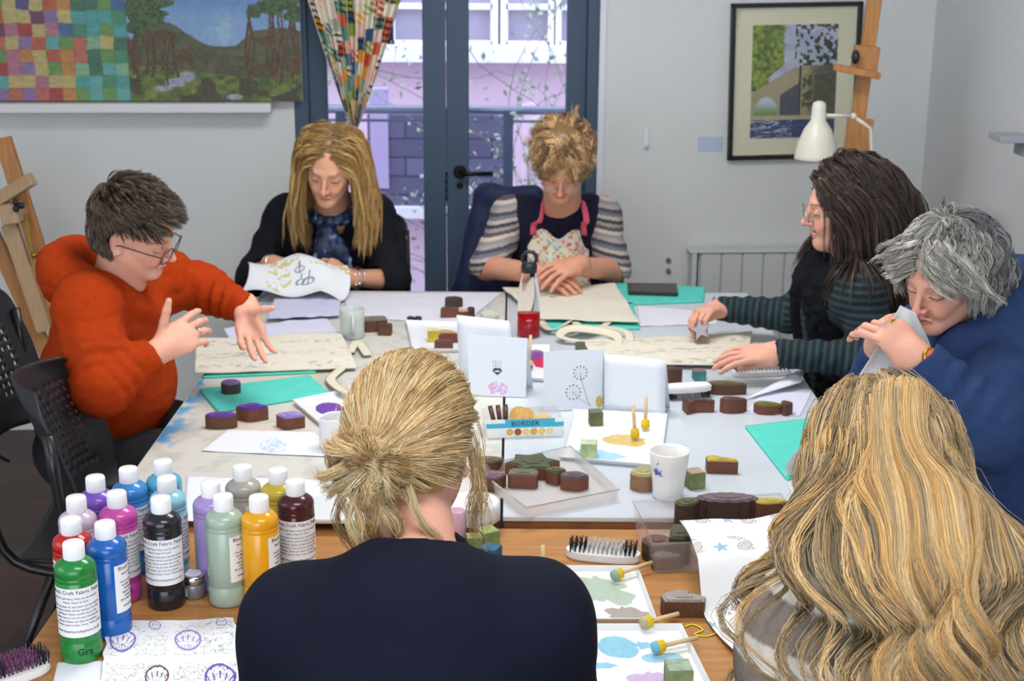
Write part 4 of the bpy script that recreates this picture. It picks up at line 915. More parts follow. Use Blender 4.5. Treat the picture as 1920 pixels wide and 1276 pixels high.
def wtable(label, x0, x1, y0, y1, colfn, m):
    t = tag(empty('painted_table', ((x0+x1)/2, (y0+y1)/2, 0)), label, 'table'); w_, l_ = x1-x0, y1-y0
    b = MB(); b.box((0, 0, TW-.0065), (w_, l_, .011)); bevel(b.build('tabletop', mat('top_edge_white', 'cfd3d6', .5), t), .002)
    b = MB(); b.box((0, .002, TW-.021), (w_-.004, l_-.004, .018)); bevel(b.build('wooden_underlay', mat('underlay_wood', '8a5a34', .5, var=.2, vscale=20), t), .002)
    grid('painted_surface', lambda u, v: np.stack([(u-.5)*(w_-.006), (v-.5)*(l_-.006), TW+0*u-.0006], 1), 130, 260, m, t, colfn, False)
    b = MB(); b.box((0, -l_/2+.02, TW-.045), (w_-.01, .03, .035)); b.box((0, l_/2-.05, TW-.07), (w_-.1, .03, .08)); b.build('apron_rails', EDGE, t)
    for x in (-w_/2+.05, w_/2-.05):
        for y in (-l_/2+.035, l_/2-.10): b = MB(); b.box((x, y, .36), (.05, .05, .74)); b.build('leg', EDGE, t)
wtable('white painted table stained with old paint, under the tote bag at the left', -.832, -.022, 2.735, 4.685, staincol, STAIN)
wtable('smooth bluish-white table at the right, under the white mug and cards', -.016, .788, 2.735, 4.695, lambda u, v: mixc(np.tile(A(206, 214, 222), (len(u), 1)), A(192, 200, 210), fbm(u*3, v*6, 0., 2, 4)), mat('white_board_top', attr='col', rough=.22, spec=.5))

# ------------------------------------------------------------------ flat things: mats, papers, cloths
def quad(px, z):
    return [np.array(tuple(H(x, y, z))) for x, y in px]
def flat(name, label, cat, px, z, t, m, group=None, colfn=None, n=(40, 40), wav=0.0, wf=8, rnd=0.0, extra=None):
    c = quad(px, z); o = sum(c)/4
    def fn(u, v):
        P = bil(c, u, v)-o
        if rnd: e = np.minimum(np.minimum(u, 1-u), np.minimum(v, 1-v)); P[:, :2] += (rnd*(fbm(u*6, v*6, 0., 2, 3)-.5)*sstep(.25, 0, e))[:, None]
        if wav: P[:, 2] += wav*(fbm(u*wf, v*wf, 0., 2, int(abs(o[0])*100))**1.5)
        if extra: P = extra(u, v, P)
        return P
    ob = grid(name, fn, n[0], n[1], m, None, colfn, True, t, 1 if False else -1); ob.location = o+np.array([0, 0, t+.0004]); tag(ob, label, cat, group); return ob
TEAL = mat('teal_foam', '55cdbf', .7, bump=.1, bscale=250, var=.05, vscale=25)
G1 = 'teal foam mats'
flat('foam_mat', 'teal foam mat carrying the round purple-topped stamp, left side', 'mat', [(374, 733), (580, 707), (619, 741), (409, 775)][::-1], TW, .006, TEAL, G1)
flat('foam_mat', 'teal foam mat almost hidden under the printed tote bag at the left', 'mat', [(380, 710), (592, 700), (600, 650), (430, 650)], TW, .006, TEAL, G1)
flat('foam_mat', 'teal foam mat under the black ink pad at the far right', 'mat', [(1165, 573), (1319, 567), (1323, 541), (1155, 533)], TW, .006, TEAL, G1)
flat('foam_mat', 'teal foam mat peeping out under the handles of the far tote bag', 'mat', [(1030, 621), (1200, 618), (1185, 570), (1000, 575)], TW, .006, TEAL, G1)
flat('foam_mat', 'teal foam mat with a rounded corner beside the long wavy hair', 'mat', [(1476, 903), (1580, 880), (1560, 783), (1397, 802)], TW, .006, TEAL, G1)
CANV = mat('canvas_cotton', attr='col', rough=.95, bump=.3, bscale=900)
def bagcol(seed, ink, dens=.62, rows=None):
    ink = A(*ink)
    def f(u, v):
        c = np.tile(A(222, 216, 200), (len(u), 1))*(.96+.08*fbm(u*40, v*40, 0., 2, seed))[:, None]
        n = fbm(u*26, v*30, 0., 3, seed+2); rows_ = np.abs(np.sin(v*9+.6)) > .72; m = (n > dens) & rows_ & (fbm(u*5, v*3, 0., 1, seed+7) > .42); return np.where(m[:, None], c*.55+ink*.45, c)
    return f
G2 = 'cream tote bags on the white tables'
def handle(rt, pts, name='handle'):
    o = np.array(rt.location); b = MB(); b.tube(crv([np.array(tuple(H(x, y, z)))-o for x, y, z in pts], 22), .014, 8, flat=.12); return b.build(name, mat('webbing', 'd9d2be', .95), rt)
def bag(label, px, colfn, hs, z=TW+.008):
    c = quad(px, z); o = sum(c)/4; rt = tag(empty('tote_bag', tuple(o)), label, 'bag', G2)
    ob = grid('bag_body', lambda u, v: bil(c, u, v)-o+np.stack([0*u, 0*u, .010*fbm(u*4, v*4, 0., 2, int(px[0][0]))+.003], 1), 90, 70, CANV, rt, colfn, True, .004, -1)
    for h in hs: handle(rt, h)
    return rt
bag('cream tote bag printed with purple seed heads in front of the orange fleece', [(365, 704), (669, 691), (640, 628), (368, 640)], bagcol(3, (120, 104, 140), .58), [[(640, 690, TW+.01), (620, 712, TW+.01), (655, 735, TW+.02), (690, 715, TW+.01)], [(655, 660, TW+.01), (670, 640, TW+.012), (690, 665, TW+.01)]])
bag('plain cream tote bag under the hands of the woman in the apron', [(1014, 601), (1199, 608), (1153, 535), (942, 543)], bagcol(8, (180, 170, 150), .9), [[(1012, 600, TW+.01), (1030, 617, TW+.015), (1052, 612, TW+.02), (1070, 600, TW+.012)], [(1075, 602, TW+.01), (1100, 618, TW+.02), (1128, 612, TW+.02), (1140, 604, TW+.012)]], TW+.012)
bag('cream tote bag printed with faint grey feathers by the dark-haired woman', [(1130, 690), (1400, 686), (1410, 627), (1085, 640)], bagcol(12, (120, 116, 110), .60), [[(1090, 640, TW+.01), (1050, 630, TW+.02), (1075, 615, TW+.03), (1150, 626, TW+.03), (1160, 650, TW+.01)], [(1180, 645, TW+.01), (1175, 622, TW+.025), (1120, 612, TW+.02), (1060, 628, TW+.01)]])
PAP = mat('paper', 'dfe4ee', .8); PAPC = mat('paper_printed', attr='col', rough=.8); CLO = mat('cotton_printed', attr='col', rough=.95, bump=.25, bscale=900)
G3 = 'loose white paper sheets'
flat('paper_sheet', 'large white paper sheet along the far edge between the two far women', 'paper', [(655, 596), (870, 607), (942, 549), (640, 550)], TW, .0006, mat('paper_b', 'dcdde8', .8, var=.02), G3, wav=.004)
flat('paper_sheet', 'white paper sheet with a faint blue flower print beside the bun', 'paper', [(377, 846), (640, 858), (590, 811), (428, 806)], TW, .0006, PAPC, G3, lambda u, v: mixc(np.tile(A(222, 226, 236), (len(u), 1)), A(150, 190, 226), (np.hypot((u-.52)/.11, (v-.35)/.3) < 1)*(fbm(u*60, v*30, 0., 2, 4) > .55)*.8), (60, 40), .003)
flat('paper_sheet', 'blank white paper sheet lying behind the paint bottles', 'paper', [(345, 978), (612, 978), (600, 900), (350, 894)], TW, .0006, PAP, G3, wav=.002)
flat('paper_sheet', 'pale lilac paper sheet under the reaching hand of the orange fleece', 'paper', [(430, 637), (640, 628), (612, 596), (418, 616)], TW, .0006, mat('paper_c', 'd3d5ea', .8), G3, wav=.005)
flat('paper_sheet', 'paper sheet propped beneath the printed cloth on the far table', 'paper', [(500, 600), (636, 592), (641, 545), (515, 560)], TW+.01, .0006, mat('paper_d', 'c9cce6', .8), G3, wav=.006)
flat('paper_sheet', 'white paper sheet partly under the star stamp hand', 'paper', [(1200, 612), (1345, 608), (1345, 585), (1195, 573)], TW, .0006, mat('paper_b', 'dcdde8', .8), G3, wav=.002)
flat('paper_sheet', 'white paper under the printed napkin at the bottom left', 'paper', [(95, 1300), (330, 1300), (300, 1235), (108, 1242)], TZ, .0006, PAP, G3)
flat('paper_sheet', 'small white sheet near the jumper sleeve of the dark-haired woman, flat', 'paper', [(1395, 775), (1500, 780), (1522, 736), (1430, 735)], TW, .0006, mat('paper_c', 'd3d5ea', .8), G3)
# the printed cloth lifted by the blonde woman
def whisk(u, v, cx, cy, r):
    d = np.hypot((u-cx), (v-cy)); a = np.arctan2(v-cy, u-cx); return ((np.abs(d-r) < r*.15) | ((d < r) & (np.abs(np.sin((u-cx)/r*7)) < .30))) | ((np.abs(u-cx) < .006) & (v > cy+r) & (v < cy+3.2*r))
def lifted(u, v):
    x = (u-.5); P = np.stack([D(552, 530, 4.6).x+x*.33+.02*np.sin(v*3), 4.50+.16*v+0*u, TW+.035+.085*sstep(.1, .9, v)*(1-.5*np.abs(x))+.012*np.sin(u*9+v*3)-.03*(u > .8)*(u-.8)*5*(1-v)], 1); return P
def clcol(u, v):
    c = np.tile(A(226, 230, 236), (len(u), 1)); y = (fbm(u*30, v*16, 0., 3, 5) > .60) & ((np.hypot((u-.30)/.13, (v-.5)/.35) < 1) | (v > .68) & (u > .2)); c = np.where(y[:, None], A(206, 196, 130), c)
    k = whisk(u, v, .50, .60, .045) | whisk(u, v, .60, .38, .055) | whisk(u, v, .52, .40, .04); return np.where(k[:, None], A(70, 74, 82), c)
oc = grid('printed_cloth', lambda u, v: lifted(u, v)-np.array([-.6, 4.55, TW]), 90, 60, CLO, None, clcol, True, .0015); oc.location = (-.6, 4.55, TW); tag(oc, 'white cloth with whisk and yellow prints lifted by the blonde woman at the far table', 'cloth')
# tea towel with hares and stars
def star2(x, y, r, n=5): a = np.arctan2(x, y); d = np.hypot(x, y); k = np.abs(((a/(2*np.pi)*n) % 1)-.5)*2; return d < r*(.42+.58*k**1.5)
def hare(x, y, s):
    x = x/s; y = y/s; e = lambda cx, cy, a, b_, t: (((x-cx)*np.cos(t)+(y-cy)*np.sin(t))/a)**2+((-(x-cx)*np.sin(t)+(y-cy)*np.cos(t))/b_)**2
    body = np.minimum.reduce([e(0, 0, .55, .34, .6), e(.30, .42, .22, .18, .2), e(-.15, -.28, .34, .20, 0), e(.35, -.30, .25, .07, .1), e(-.40, .72, .42, .10, -.35), e(-.15, .85, .45, .09, -.2)]); inside = body < 1
    return (inside & (body > .78)) | (inside & (body <= .78) & (np.sin(x*34)*np.sin(y*34+x*9) > .05))
def towel(u, v):
    c = np.tile(A(228, 229, 232), (len(u), 1)); X_ = u*3.0; Y_ = v*4.0
    for i in range(-1, 5):
        for j in range(-1, 6):
            cx = i+.5*(j % 2); m = star2(X_-cx-.02, Y_-j, .16 if (i+j) % 2 else .11); c = np.where(m[:, None], A(140, 184, 202), c)
            m = hare(X_-cx-.50, Y_-j-.02, .34); c = np.where(m[:, None], A(158, 148, 140), c)
    return c*(.99+.02*fbm(u*80, v*80, 0., 2, 1))[:, None]
c_ = quad([(1450, 1330), (1780, 1330)], TZ+.003)+quad([(1530, 975), (1262, 983)], TZ+.076); oo = sum(c_)/4; oo[2] = TZ
def twf(u, v):
    P = bil(c_, u, v)-oo; P[:, 2] = .003+.005*(1+np.sin(u*7+v*9))*sstep(0, .2, v)+.075*sstep(.55, .70, v)+.004*np.sin(u*11+v*5)*sstep(.6, .8, v); P[:, 0] += .012*np.sin(v*7+1)*(1-u)-.02*(v < .5)*(.5-v)*(1-u); return P
tw = grid('tea_towel', twf, 260, 340, CLO, None, towel, True, .0016); tw.location = oo+np.array([0, 0, .004]); tag(tw, 'white tea towel printed with blue stars and brown hares over the clear box edge', 'towel')
# napkin bottom left
def tulip(x, y, s):
    x = x/s; y = y/s; d = (x/.62)**2+(y/.8)**2; r = np.abs(np.sin(np.arctan2(x, y+1.2)*16)); return (np.abs(d-.9) < .14) | ((d < .9) & (r < .35) & (np.sin(y*9+np.abs(x)*5) > -.5))
def napkin(u, v):
    c = np.tile(A(226, 228, 234), (len(u), 1)); X_ = u*2; Y_ = v*2.0; fx = X_ % 1; fy = Y_ % 1; g_ = A(158, 174, 166); ins = (fx > .06) & (fx < .94) & (fy > .08) & (fy < .92)
    n = fbm(u*22, v*26, 0., 2, 6); line = (np.abs(n-.5) < .024) | (np.abs(fbm(u*14+5, v*16, 0., 1, 16)-.5) < .018); c = np.where((line & ins)[:, None], g_, c)
    for cx, cy, s, col in ((.26, 1.42, .33, (122, 96, 184)), (1.26, 1.46, .33, (150, 128, 196)), (1.72, .62, .34, (112, 78, 176)), (.82, .66, .28, (108, 62, 90)), (.72, 1.86, .16, (130, 100, 190)), (1.78, 1.88, .14, (130, 100, 190))):
        m = tulip(X_-cx, Y_-cy, s); c = np.where(m[:, None], A(*col), c)
    return c
flat('printed_napkin', 'white napkin printed with purple tulips and grey leaves at the bottom left', 'cloth', [(178, 1330), (452, 1330), (440, 1163), (206, 1165)], TZ+.002, .0014, CLO, None, napkin, (230, 220), .012, 3, .012)
# white cloth held to the face, falling over her lap and behind the wavy hair
def facecloth(u, v):
    K = [(D(1688, 572, 2.80), D(1716, 585, 2.80)), (D(1652, 640, 2.78), D(1748, 660, 2.82)), (D(1600, 725, 2.74), D(1745, 745, 2.84)), (D(1545, 800, 2.55), D(1760, 830, 2.72)), (H(1474, 880, TW+.02), H(1800, 905, TW+.02)), (H(1500, 962, TW+.012), H(1815, 985, TW+.012))]
    L_ = crv([np.array(tuple(a)) for a, _ in K], 61); R_ = crv([np.array(tuple(b_)) for _, b_ in K], 61); i = np.clip((v*60), 0, 59.999); k = i.astype(int); f = (i-k)[:, None]
    l = L_[k]*(1-f)+L_[k+1]*f; r = R_[k]*(1-f)+R_[k+1]*f; P = l*(1-u[:, None])+r*u[:, None]; P[:, 1] += .016*np.sin(u*9+v*2)*np.sin(v*3.1); return P-np.array([.9, 2.75, TW])
o = grid('white_cloth', facecloth, 50, 60, mat('white_cotton', 'd9d9d9', .95, bump=.3, bscale=900), None, None, True, .0015); o.location = (.9, 2.75, TW); tag(o, 'plain white cloth held up to the face of the grey-haired woman', 'cloth')
def lapc(u, v):
    c = np.tile(A(226, 227, 228), (len(u), 1)); m = (np.abs(fbm(u*9, v*9, 0., 2, 3)-.5) < .02) & (u > .45) | ((np.hypot((u-.62)/.12, (v-.45)/.1) < 1) & (np.sin(u*90+v*40) > .2)); return np.where(m[:, None], A(206, 170, 70), c)
flat('printed_cloth', 'white cloth with a yellow leaf print on the lap of the grey-haired woman', 'cloth', [(1800, 1080), (1990, 1120), (1925, 1010), (1800, 962)], .68, .0015, CLO, None, lapc, (90, 70), .01, 4)

# ------------------------------------------------------------------ standing folded cards
def card(label, px, y, colfn, fold=.05, ang=0, n=(70, 90)):
    """front panel from four pixels at its bottom-left, bottom-right, top-right, top-left; back panel leans the other way"""
    bl = H(*px[0], TW+.001); br = H(*px[1], TW+.001); o = (bl+br)/2
    tl = D(*px[3], bl.y+.022); tr = D(*px[2], br.y+.022); P4 = [np.array(tuple(q-o)) for q in (bl, br, tr, tl)]
    rt = tag(empty('folded_card', tuple(o)), label, 'card', 'white folded cards standing on the table')
    grid('front_panel', lambda u, v: bil(P4, u, v), n[0], n[1], mat('card_printed', attr='col', rough=.7), rt, colfn, False, .0006, -1)
    bk = [P4[3]+np.array([0, .0005, 0]), P4[2]+np.array([0, .0005, 0]), P4[1]+np.array([.02, .075, 0]), P4[0]+np.array([.02, .075, 0])]
    grid('back_panel', lambda u, v: bil(bk, u, v), 4, 4, mat('card_plain', 'dde3ee', .7), rt, None, False, .0006, -1); return rt
CW = A(222, 228, 238)
def c1(u, v):
    c = np.tile(CW, (len(u), 1)); x = (u-.5); y = v-.42; ht = ((np.hypot(np.abs(x)-.03, y-.02) < .04) | ((y < .02) & (y > -.06) & (np.abs(x) < .075+y*1.1))); c = np.where(ht[:, None], A(50, 52, 60), c); c = np.where(((np.abs(y+.0) < .012) & (np.abs(x) < .04))[:, None], CW, c)
    t = (np.abs(x) < .08) & (v > .48) & (v < .60) & (np.sin(u*150) > -.1) & (np.sin(v*150) > .1); c = np.where(t[:, None], A(120, 122, 134), c)
    e = ((x/.16)**2+((v-.16)/.085)**2 < 1) | ((np.abs(np.abs(x)-.09) < .035) & (v < .14) & (v > .04)) | (np.hypot((x-.13)/.05, (v-.13)/.07) < 1); n = fbm(u*40, v*40, 0., 2, 3); c = np.where((e & (n > .42))[:, None], A(214, 170, 214), c); return c
def c2(u, v):
    c = np.tile(CW, (len(u), 1)); g = A(150, 154, 150)
    for cx, cy, r, bx in ((.62, .62, .11, .78), (.50, .30, .12, .82)):
        d = np.hypot(u-cx, v-cy); a = np.arctan2(v-cy, u-cx); c = np.where(((d < r) & (np.abs(np.sin(a*6)) < .12+.02/(d+.02)*.1))[:, None], g, c); dots = (np.abs(d-r) < .014) & (np.cos(a*12) > .2); c = np.where(dots[:, None], A(120, 122, 110), c)
        t = np.clip((cy-v)/(cy-.05), 0, 1); xs = cx+(bx-cx)*t**1.3; c = np.where(((np.abs(u-xs) < .007) & (v < cy) & (v > .05))[:, None], g, c)
    c = np.where(((np.hypot((u-.94)/.06, (v-.12)/.10) < 1))[:, None], A(206, 180, 90), c); return c
card('white folded card printed with a small black heart and a pink elephant', [(880, 741), (986, 745), (989, 634), (875, 627)], 0, c1, n=(160, 160))
card('blank white card behind the one with the pink elephant', [(862, 712), (978, 718), (953, 601), (856, 590)], 0, lambda u, v: np.tile(CW, (len(u), 1)), n=(6, 6))
card('white folded card printed with two grey seed-head flowers', [(1019, 771), (1130, 766), (1131, 654), (1019, 659)], 0, c2, n=(160, 160))
card('blank white folded card right of the seed-head card', [(1133, 774), (1247, 784), (1249, 675), (1133, 663)], 0, lambda u, v: np.tile(CW, (len(u), 1)), n=(6, 6))
p4 = [np.array(tuple(q)) for q in (H(1395, 748, TW+.004), H(1502, 716, TW+.02), D(1512, 684, 3.72), D(1470, 708, 3.66))]; oc_ = sum(p4)/4
o = grid('loose_card', lambda u, v: bil(p4, u, v)-oc_, 4, 4, mat('card_plain', 'dde3ee', .7), None, None, False, .0008, -1); o.location = oc_; tag(o, 'white card tilted up against the wooden blocks near the scrubbing brush', 'card')

# ------------------------------------------------------------------ printing blocks
BW = {k: mat('block_wood_'+k, c, .55, var=.25, vscale=30, stretch=(5, 5, 25), bump=.1, bscale=150) for k, c in (('red', '6e4030'), ('brown', '5e3c2a'), ('dark', '403028'), ('pale', '8d6a4e'))}
PT = {}
def carved(col):
    if col in PT: return PT[col]
    m = mat('carved_'+col, col, .6, var=.12, vscale=40); nt = m.node_tree; v = nt.nodes.new('ShaderNodeTexVoronoi'); v.feature = 'DISTANCE_TO_EDGE'; v.inputs['Scale'].default_value = 110; tc = nt.nodes.new('ShaderNodeTexCoord'); nt.links.new(tc.outputs['Object'], v.inputs['Vector'])
    bp = nt.nodes.new('ShaderNodeBump'); bp.inputs['Strength'].default_value = 1; bp.inputs['Distance'].default_value = .003; nt.links.new(v.outputs['Distance'], bp.inputs['Height']); nt.links.new(bp.outputs[0], nt.nodes['Principled BSDF'].inputs['Normal']); PT[col] = m; return m
def o_round(rx, ry, lob=0, am=0., n=40, ph=0): return [((rx*(1+am*math.cos(lob*a+ph)))*math.cos(a), (ry*(1+am*math.cos(lob*a+ph)))*math.sin(a)) for a in [2*math.pi*i/n for i in range(n)]]
def o_star(r, k=6, q=.6): return [((r if i % 2 == 0 else r*q)*math.cos(math.pi*i/k), (r if i % 2 == 0 else r*q)*math.sin(math.pi*i/k)) for i in range(2*k)]
def o_leaf(l, w_): return [(l*math.cos(a), w_*math.sin(a)*(1-.35*math.cos(a))) for a in [2*math.pi*i/30 for i in range(30)]]
def o_arrow(l, w_): return [(-l, w_), (-l*.4, w_*.45), (l, w_*.3), (l*.85, -w_*.5), (-l*.3, -w_*.35), (-l*.95, -w_)]
def o_crab(r): return [(r*math.cos(a)*(1+.22*math.sin(5*a)+.1*math.sin(9*a)), r*.62*math.sin(a)*(1+.22*math.sin(5*a)+.1*math.cos(7*a))) for a in [2*math.pi*i/60 for i in range(60)]]
def o_rect(a, b_, r=.3): return [(a*math.copysign(abs(math.cos(t))**r, math.cos(t)), b_*math.copysign(abs(math.sin(t))**r, math.sin(t))) for t in [2*math.pi*i/40 for i in range(40)]]
GB = 'wooden printing blocks'
def block(label, px, py, out, h, wood, top, rz=0, z=TW, name='printing_block', relief=None):
    p = H(px, py, z+h*.5); p.z = z; rt = tag(empty(name, tuple(p), R(rz)), label, 'stamp', GB)
    b = MB(); b.prism(out, 0, h); bevel(b.build('wooden_block', BW[wood], rt), .0015, 2, 50)
    b = MB()
    if relief:
        for rp in relief: b.prism(rp, h, h+.0035)
    else:
        b.prism([(x*.96, y*.96) for x, y in out], h, h+.002); b.prism([(x*.84, y*.84) for x, y in out], h+.002, h+.0042); b.prism([(x*.42, y*.42) for x, y in out], h+.0042, h+.0058)
    bevel(b.build('carved_face', carved(top), rt), .0006, 1, 50); return rt
block('round dark stamp with pale purple face on the teal mat', 433, 726, o_round(.025, .022, 0, 0), .026, 'dark', '8a74b4', z=TW+.0064)
block('oval wooden stamp with deep purple face near the table edge', 415, 789, o_round(.036, .020, 2, .06), .030, 'brown', '6a3c98', 4)
block('scalloped wooden stamp with deep purple face in front of the teal mat', 473, 774, o_round(.036, .024, 4, .10), .030, 'red', '5c3290', 0)
block('butterfly-shaped wooden stamp with pale lilac face, right of the purple ones', 545, 789, o_round(.032, .024, 4, .12, ph=.8), .028, 'red', '9a86c8', 0)
block('large brown wooden block beside the white far mug', 703, 608, o_rect(.036, .026), .034, 'brown', '7d746e', 12)
block('small brown wooden block leaning against the larger one by the far mug', 722, 618, o_rect(.020, .016), .028, 'brown', '5a4034', -8)
block('dark wooden block carved with a flower at the back of the far pile', 850, 568, o_round(.028, .020, 5, .08), .030, 'dark', '4c4440', 0)
block('reddish wooden block in the far pile left of the pink-faced one', 843, 587, o_rect(.028, .016), .026, 'red', '6a4a40', 0)
block('wooden block with pink face in the far pile', 868, 588, o_leaf(.024, .014), .020, 'brown', 'e0a898', 0)
block('small dark round stamp at the right of the far pile', 883, 586, o_round(.012, .012), .026, 'dark', '4a4a36', 0)
block('flat red-brown block peeping out left of the standing cards', 832, 648, o_rect(.026, .016), .024, 'red', '6a4a48', 10)
block('red-brown wooden block beside the yellow sponge on the far tray', 842, 634, o_rect(.030, .014), .018, 'red', '7a4038', 0, z=TW+.004)
block('star-tipped wooden block like a flying bird near the scrubbing brush', 1312, 762, o_arrow(.040, .022), .026, 'red', '5c3c32', 8)
block('rounded reddish wooden block next to the bird-shaped one', 1375, 760, o_leaf(.034, .020), .030, 'red', '64403a', 0)
block('long wooden block with olive edge below the white-backed brush', 1362, 728, o_leaf(.052, .018), .026, 'brown', '6a6444', -6)
block('wooden block with olive and red face at the right end of the row', 1440, 766, o_leaf(.036, .018), .022, 'red', '70703a', -12)
block('small wooden block with a round knob end at the far right of the row', 1474, 766, o_round(.014, .018, 3, .15), .026, 'brown', '6e4a3c', 0)
block('brown wooden block just right of the blank folded card', 1262, 706, o_round(.022, .020, 3, .1), .040, 'brown', '54403a', 0)
block('boat-shaped wooden block with yellow-green carved face beside the white mug', 1206, 898, o_leaf(.034, .026), .034, 'pale', 'a8a070', 80)
block('whale-tail wooden block with yellow face right of the white mug', 1353, 872, [(-.034, .016), (-.016, .020), (-.004, .004), (.034, -.004), (.034, -.018), (-.034, -.014)], .028, 'red', 'c2ac4c', 0)
def o_hare(): return [(-.036, -.018), (.036, -.018), (.040, .002), (.022, .012), (.010, .014), (.014, .024), (.006, .030), (-.012, .030), (-.022, .024), (-.034, .016), (-.040, .004)]
block('hare-shaped wooden block with silvery grey face beside the tea towel', 1281, 1135, o_hare(), .030, 'brown', '9b948c', 0, z=TZ)

# ------------------------------------------------------------------ clear plastic boxes
CLEAR = mat('frosted_plastic', 'f2ece8', .28, trans=.55, ior=1.2, alpha=.55, spec=.5)
CLEAR2 = mat('clear_box_plastic', 'ece6e8', .12, trans=.75, ior=1.15, alpha=.42, spec=.5)
def tub(name, label, cs, z, h, m, cat, flare=1.0, wall=.003):
    """open box from four floor corners"""
    c = [np.array(tuple(H(x, y, z))) for x, y in cs]; o = sum(c)/4; rt = tag(empty(name, tuple(o)), label, cat)
    lo = [p-o for p in c]; up = [q*flare+np.array([0, 0, h]) for q in lo]; b = MB()
    b.add([tuple(q+np.array([0, 0, .001])) for q in lo]+[tuple(q) for q in up], [(0, 1, 2, 3), (0, 4, 5, 1), (1, 5, 6, 2), (2, 6, 7, 3), (3, 7, 4, 0)])
    ob = b.build('shell', m, rt); solid(ob, wall, 1); bevel(ob, .002)
    b = MB(); b.tube([tuple(q) for q in up], .0022, 6, closed=True); b.build('rim', m, rt); return rt, o
tub('plastic_tray', 'shallow frosted plastic tray full of wooden stamps behind the bun', [(988, 972), (1156, 938), (1068, 858), (892, 896)], TW, .026, CLEAR, 'tray', 1.03)
tub('clear_box', 'deep clear plastic box of wooden blocks half covered by the tea towel', [(1228, 1076), (1490, 1066), (1456, 982), (1192, 996)], TZ, .064, CLEAR2, 'box', 1.05)
zt_ = TW+.003
block('large star-like wooden stamp with dark green face in the shallow tray', 998, 876, o_star(.062, 6, .68), .024, 'red', '4a5238', 8, z=zt_)
block('square wooden stamp with green and pink face in front of the dark green star', 981, 898, o_rect(.032, .020), .028, 'red', '6e6450', -5, z=zt_)
block('small green-faced wooden stamp between the star and the grey-faced one', 1042, 893, o_round(.020, .016, 4, .1), .028, 'red', '5a5c40', 0, z=zt_)
block('wooden stamp with mauve-grey face at the right of the shallow tray', 1076, 903, o_round(.030, .020, 5, .06), .028, 'red', '5e5458', -4, z=zt_)
block('brown and pink faced stamp at the left of the shallow tray', 925, 902, o_round(.026, .022, 4, .1), .028, 'brown', '7a6068', 20, z=zt_)
block('grey-brown leaf stamp at the far left corner of the shallow tray', 918, 872, o_leaf(.032, .020), .024, 'brown', '6a6048', 10, z=zt_)
zb = TZ+.004
block('round dark red wooden stamp in the clear box with a metal disc on it', 1232, 1028, o_round(.030, .030), .030, 'dark', '6a4a44', 0, z=zb)
block('tall dark block with green edge in the clear box beside the hare towel', 1275, 1020, o_rect(.020, .036), .050, 'dark', '4c4a34', -10, z=zb)
block('grey-brown flat block lying at the bottom of the clear box', 1250, 1052, o_leaf(.030, .016), .020, 'brown', '6c5a4c', 0, z=zb)
block('wreath-shaped block with mauve carved leaves at the back of the clear box', 1362, 962, o_round(.062, .026, 14, .06, 70), .066, 'dark', '6e5e62', 0, z=zb)
block('curved olive-green block between the wreath and the clear box side', 1290, 968, o_leaf(.030, .018), .062, 'dark', '55583c', 30, z=zb)
block('crescent block with yellow and pink stripes behind the tea towel', 1445, 968, o_leaf(.034, .014), .064, 'brown', 'b8a850', 4, z=zb)

# ------------------------------------------------------------------ palettes, daubers, sponges
WPL = mat('palette_white', 'e6e9ec', .3, spec=.5)
def blob(x, y, cx, cy, rx, ry, seed, rag=.5): a = np.arctan2((y-cy)/ry, (x-cx)/rx); return np.hypot((x-cx)/rx, (y-cy)/ry) < 1+rag*(fbm(2+1.3*np.cos(a)*1.5, 2+1.3*np.sin(a)*1.5, 0., 3, seed)-.5)*1.6
def palette(label, cs, z, colfn, n=120):
    c = [np.array(tuple(H(x, y, z))) for x, y in cs]; o = sum(c)/4; rt = tag(empty('paint_palette', tuple(o)), label, 'tray', 'white square paint palettes'); q = [p-o for p in c]
    b = MB(); K = 0
    lo = q; up = [p*1.06+np.array([0, 0, .012]) for p in q]; b.add([tuple(p) for p in lo]+[tuple(p) for p in up], [(0, 1, 2, 3), (0, 4, 5, 1), (1, 5, 6, 2), (2, 6, 7, 3), (3, 7, 4, 0)]); ob = b.build('tray_body', WPL, rt); solid(ob, .0022, 1); bevel(ob, .0015)
    grid('paint_film', lambda u, v: bil(q, u*.96+.02, v*.96+.02)+np.array([0, 0, .0028]), n, n, mat('wet_paint', attr='col', rough=.22), rt, colfn, False); return rt
WB = A(232, 235, 238)
def pf(*bl):
    def f(u, v):
        c = np.tile(WB, (len(u), 1))
        for cx, cy, rx, ry, col, sd, rg in bl: m = blob(u, v, cx, cy, rx, ry, sd, rg); c = np.where(m[:, None], A(*col)*(.94+.12*fbm(u*20, v*20, 0., 2, sd))[:, None], c)
        return c
    return f
palette('white palette with mustard and pale blue paint in front of the folded cards', [(1054, 862), (1234, 878), (1246, 786), (1078, 778)], TW, pf((.62, .48, .24, .13, (206, 180, 92), 3, .3), (.36, .12, .26, .10, (160, 206, 234), 5, .6), (.22, .16, .08, .08, (120, 190, 226), 5, .3)))
palette('white palette with sage green and taupe paint right of the navy jumper', [(1075, 1168), (1226, 1168), (1192, 1073), (1010, 1073)], TZ, pf((.55, .62, .36, .30, (176, 194, 178), 3, .7), (.30, .45, .10, .06, (176, 194, 178), 8, .5), (.70, .14, .26, .16, (172, 162, 154), 6, .8), (.10, .08, .12, .08, (170, 150, 200), 4, .3)), 160)
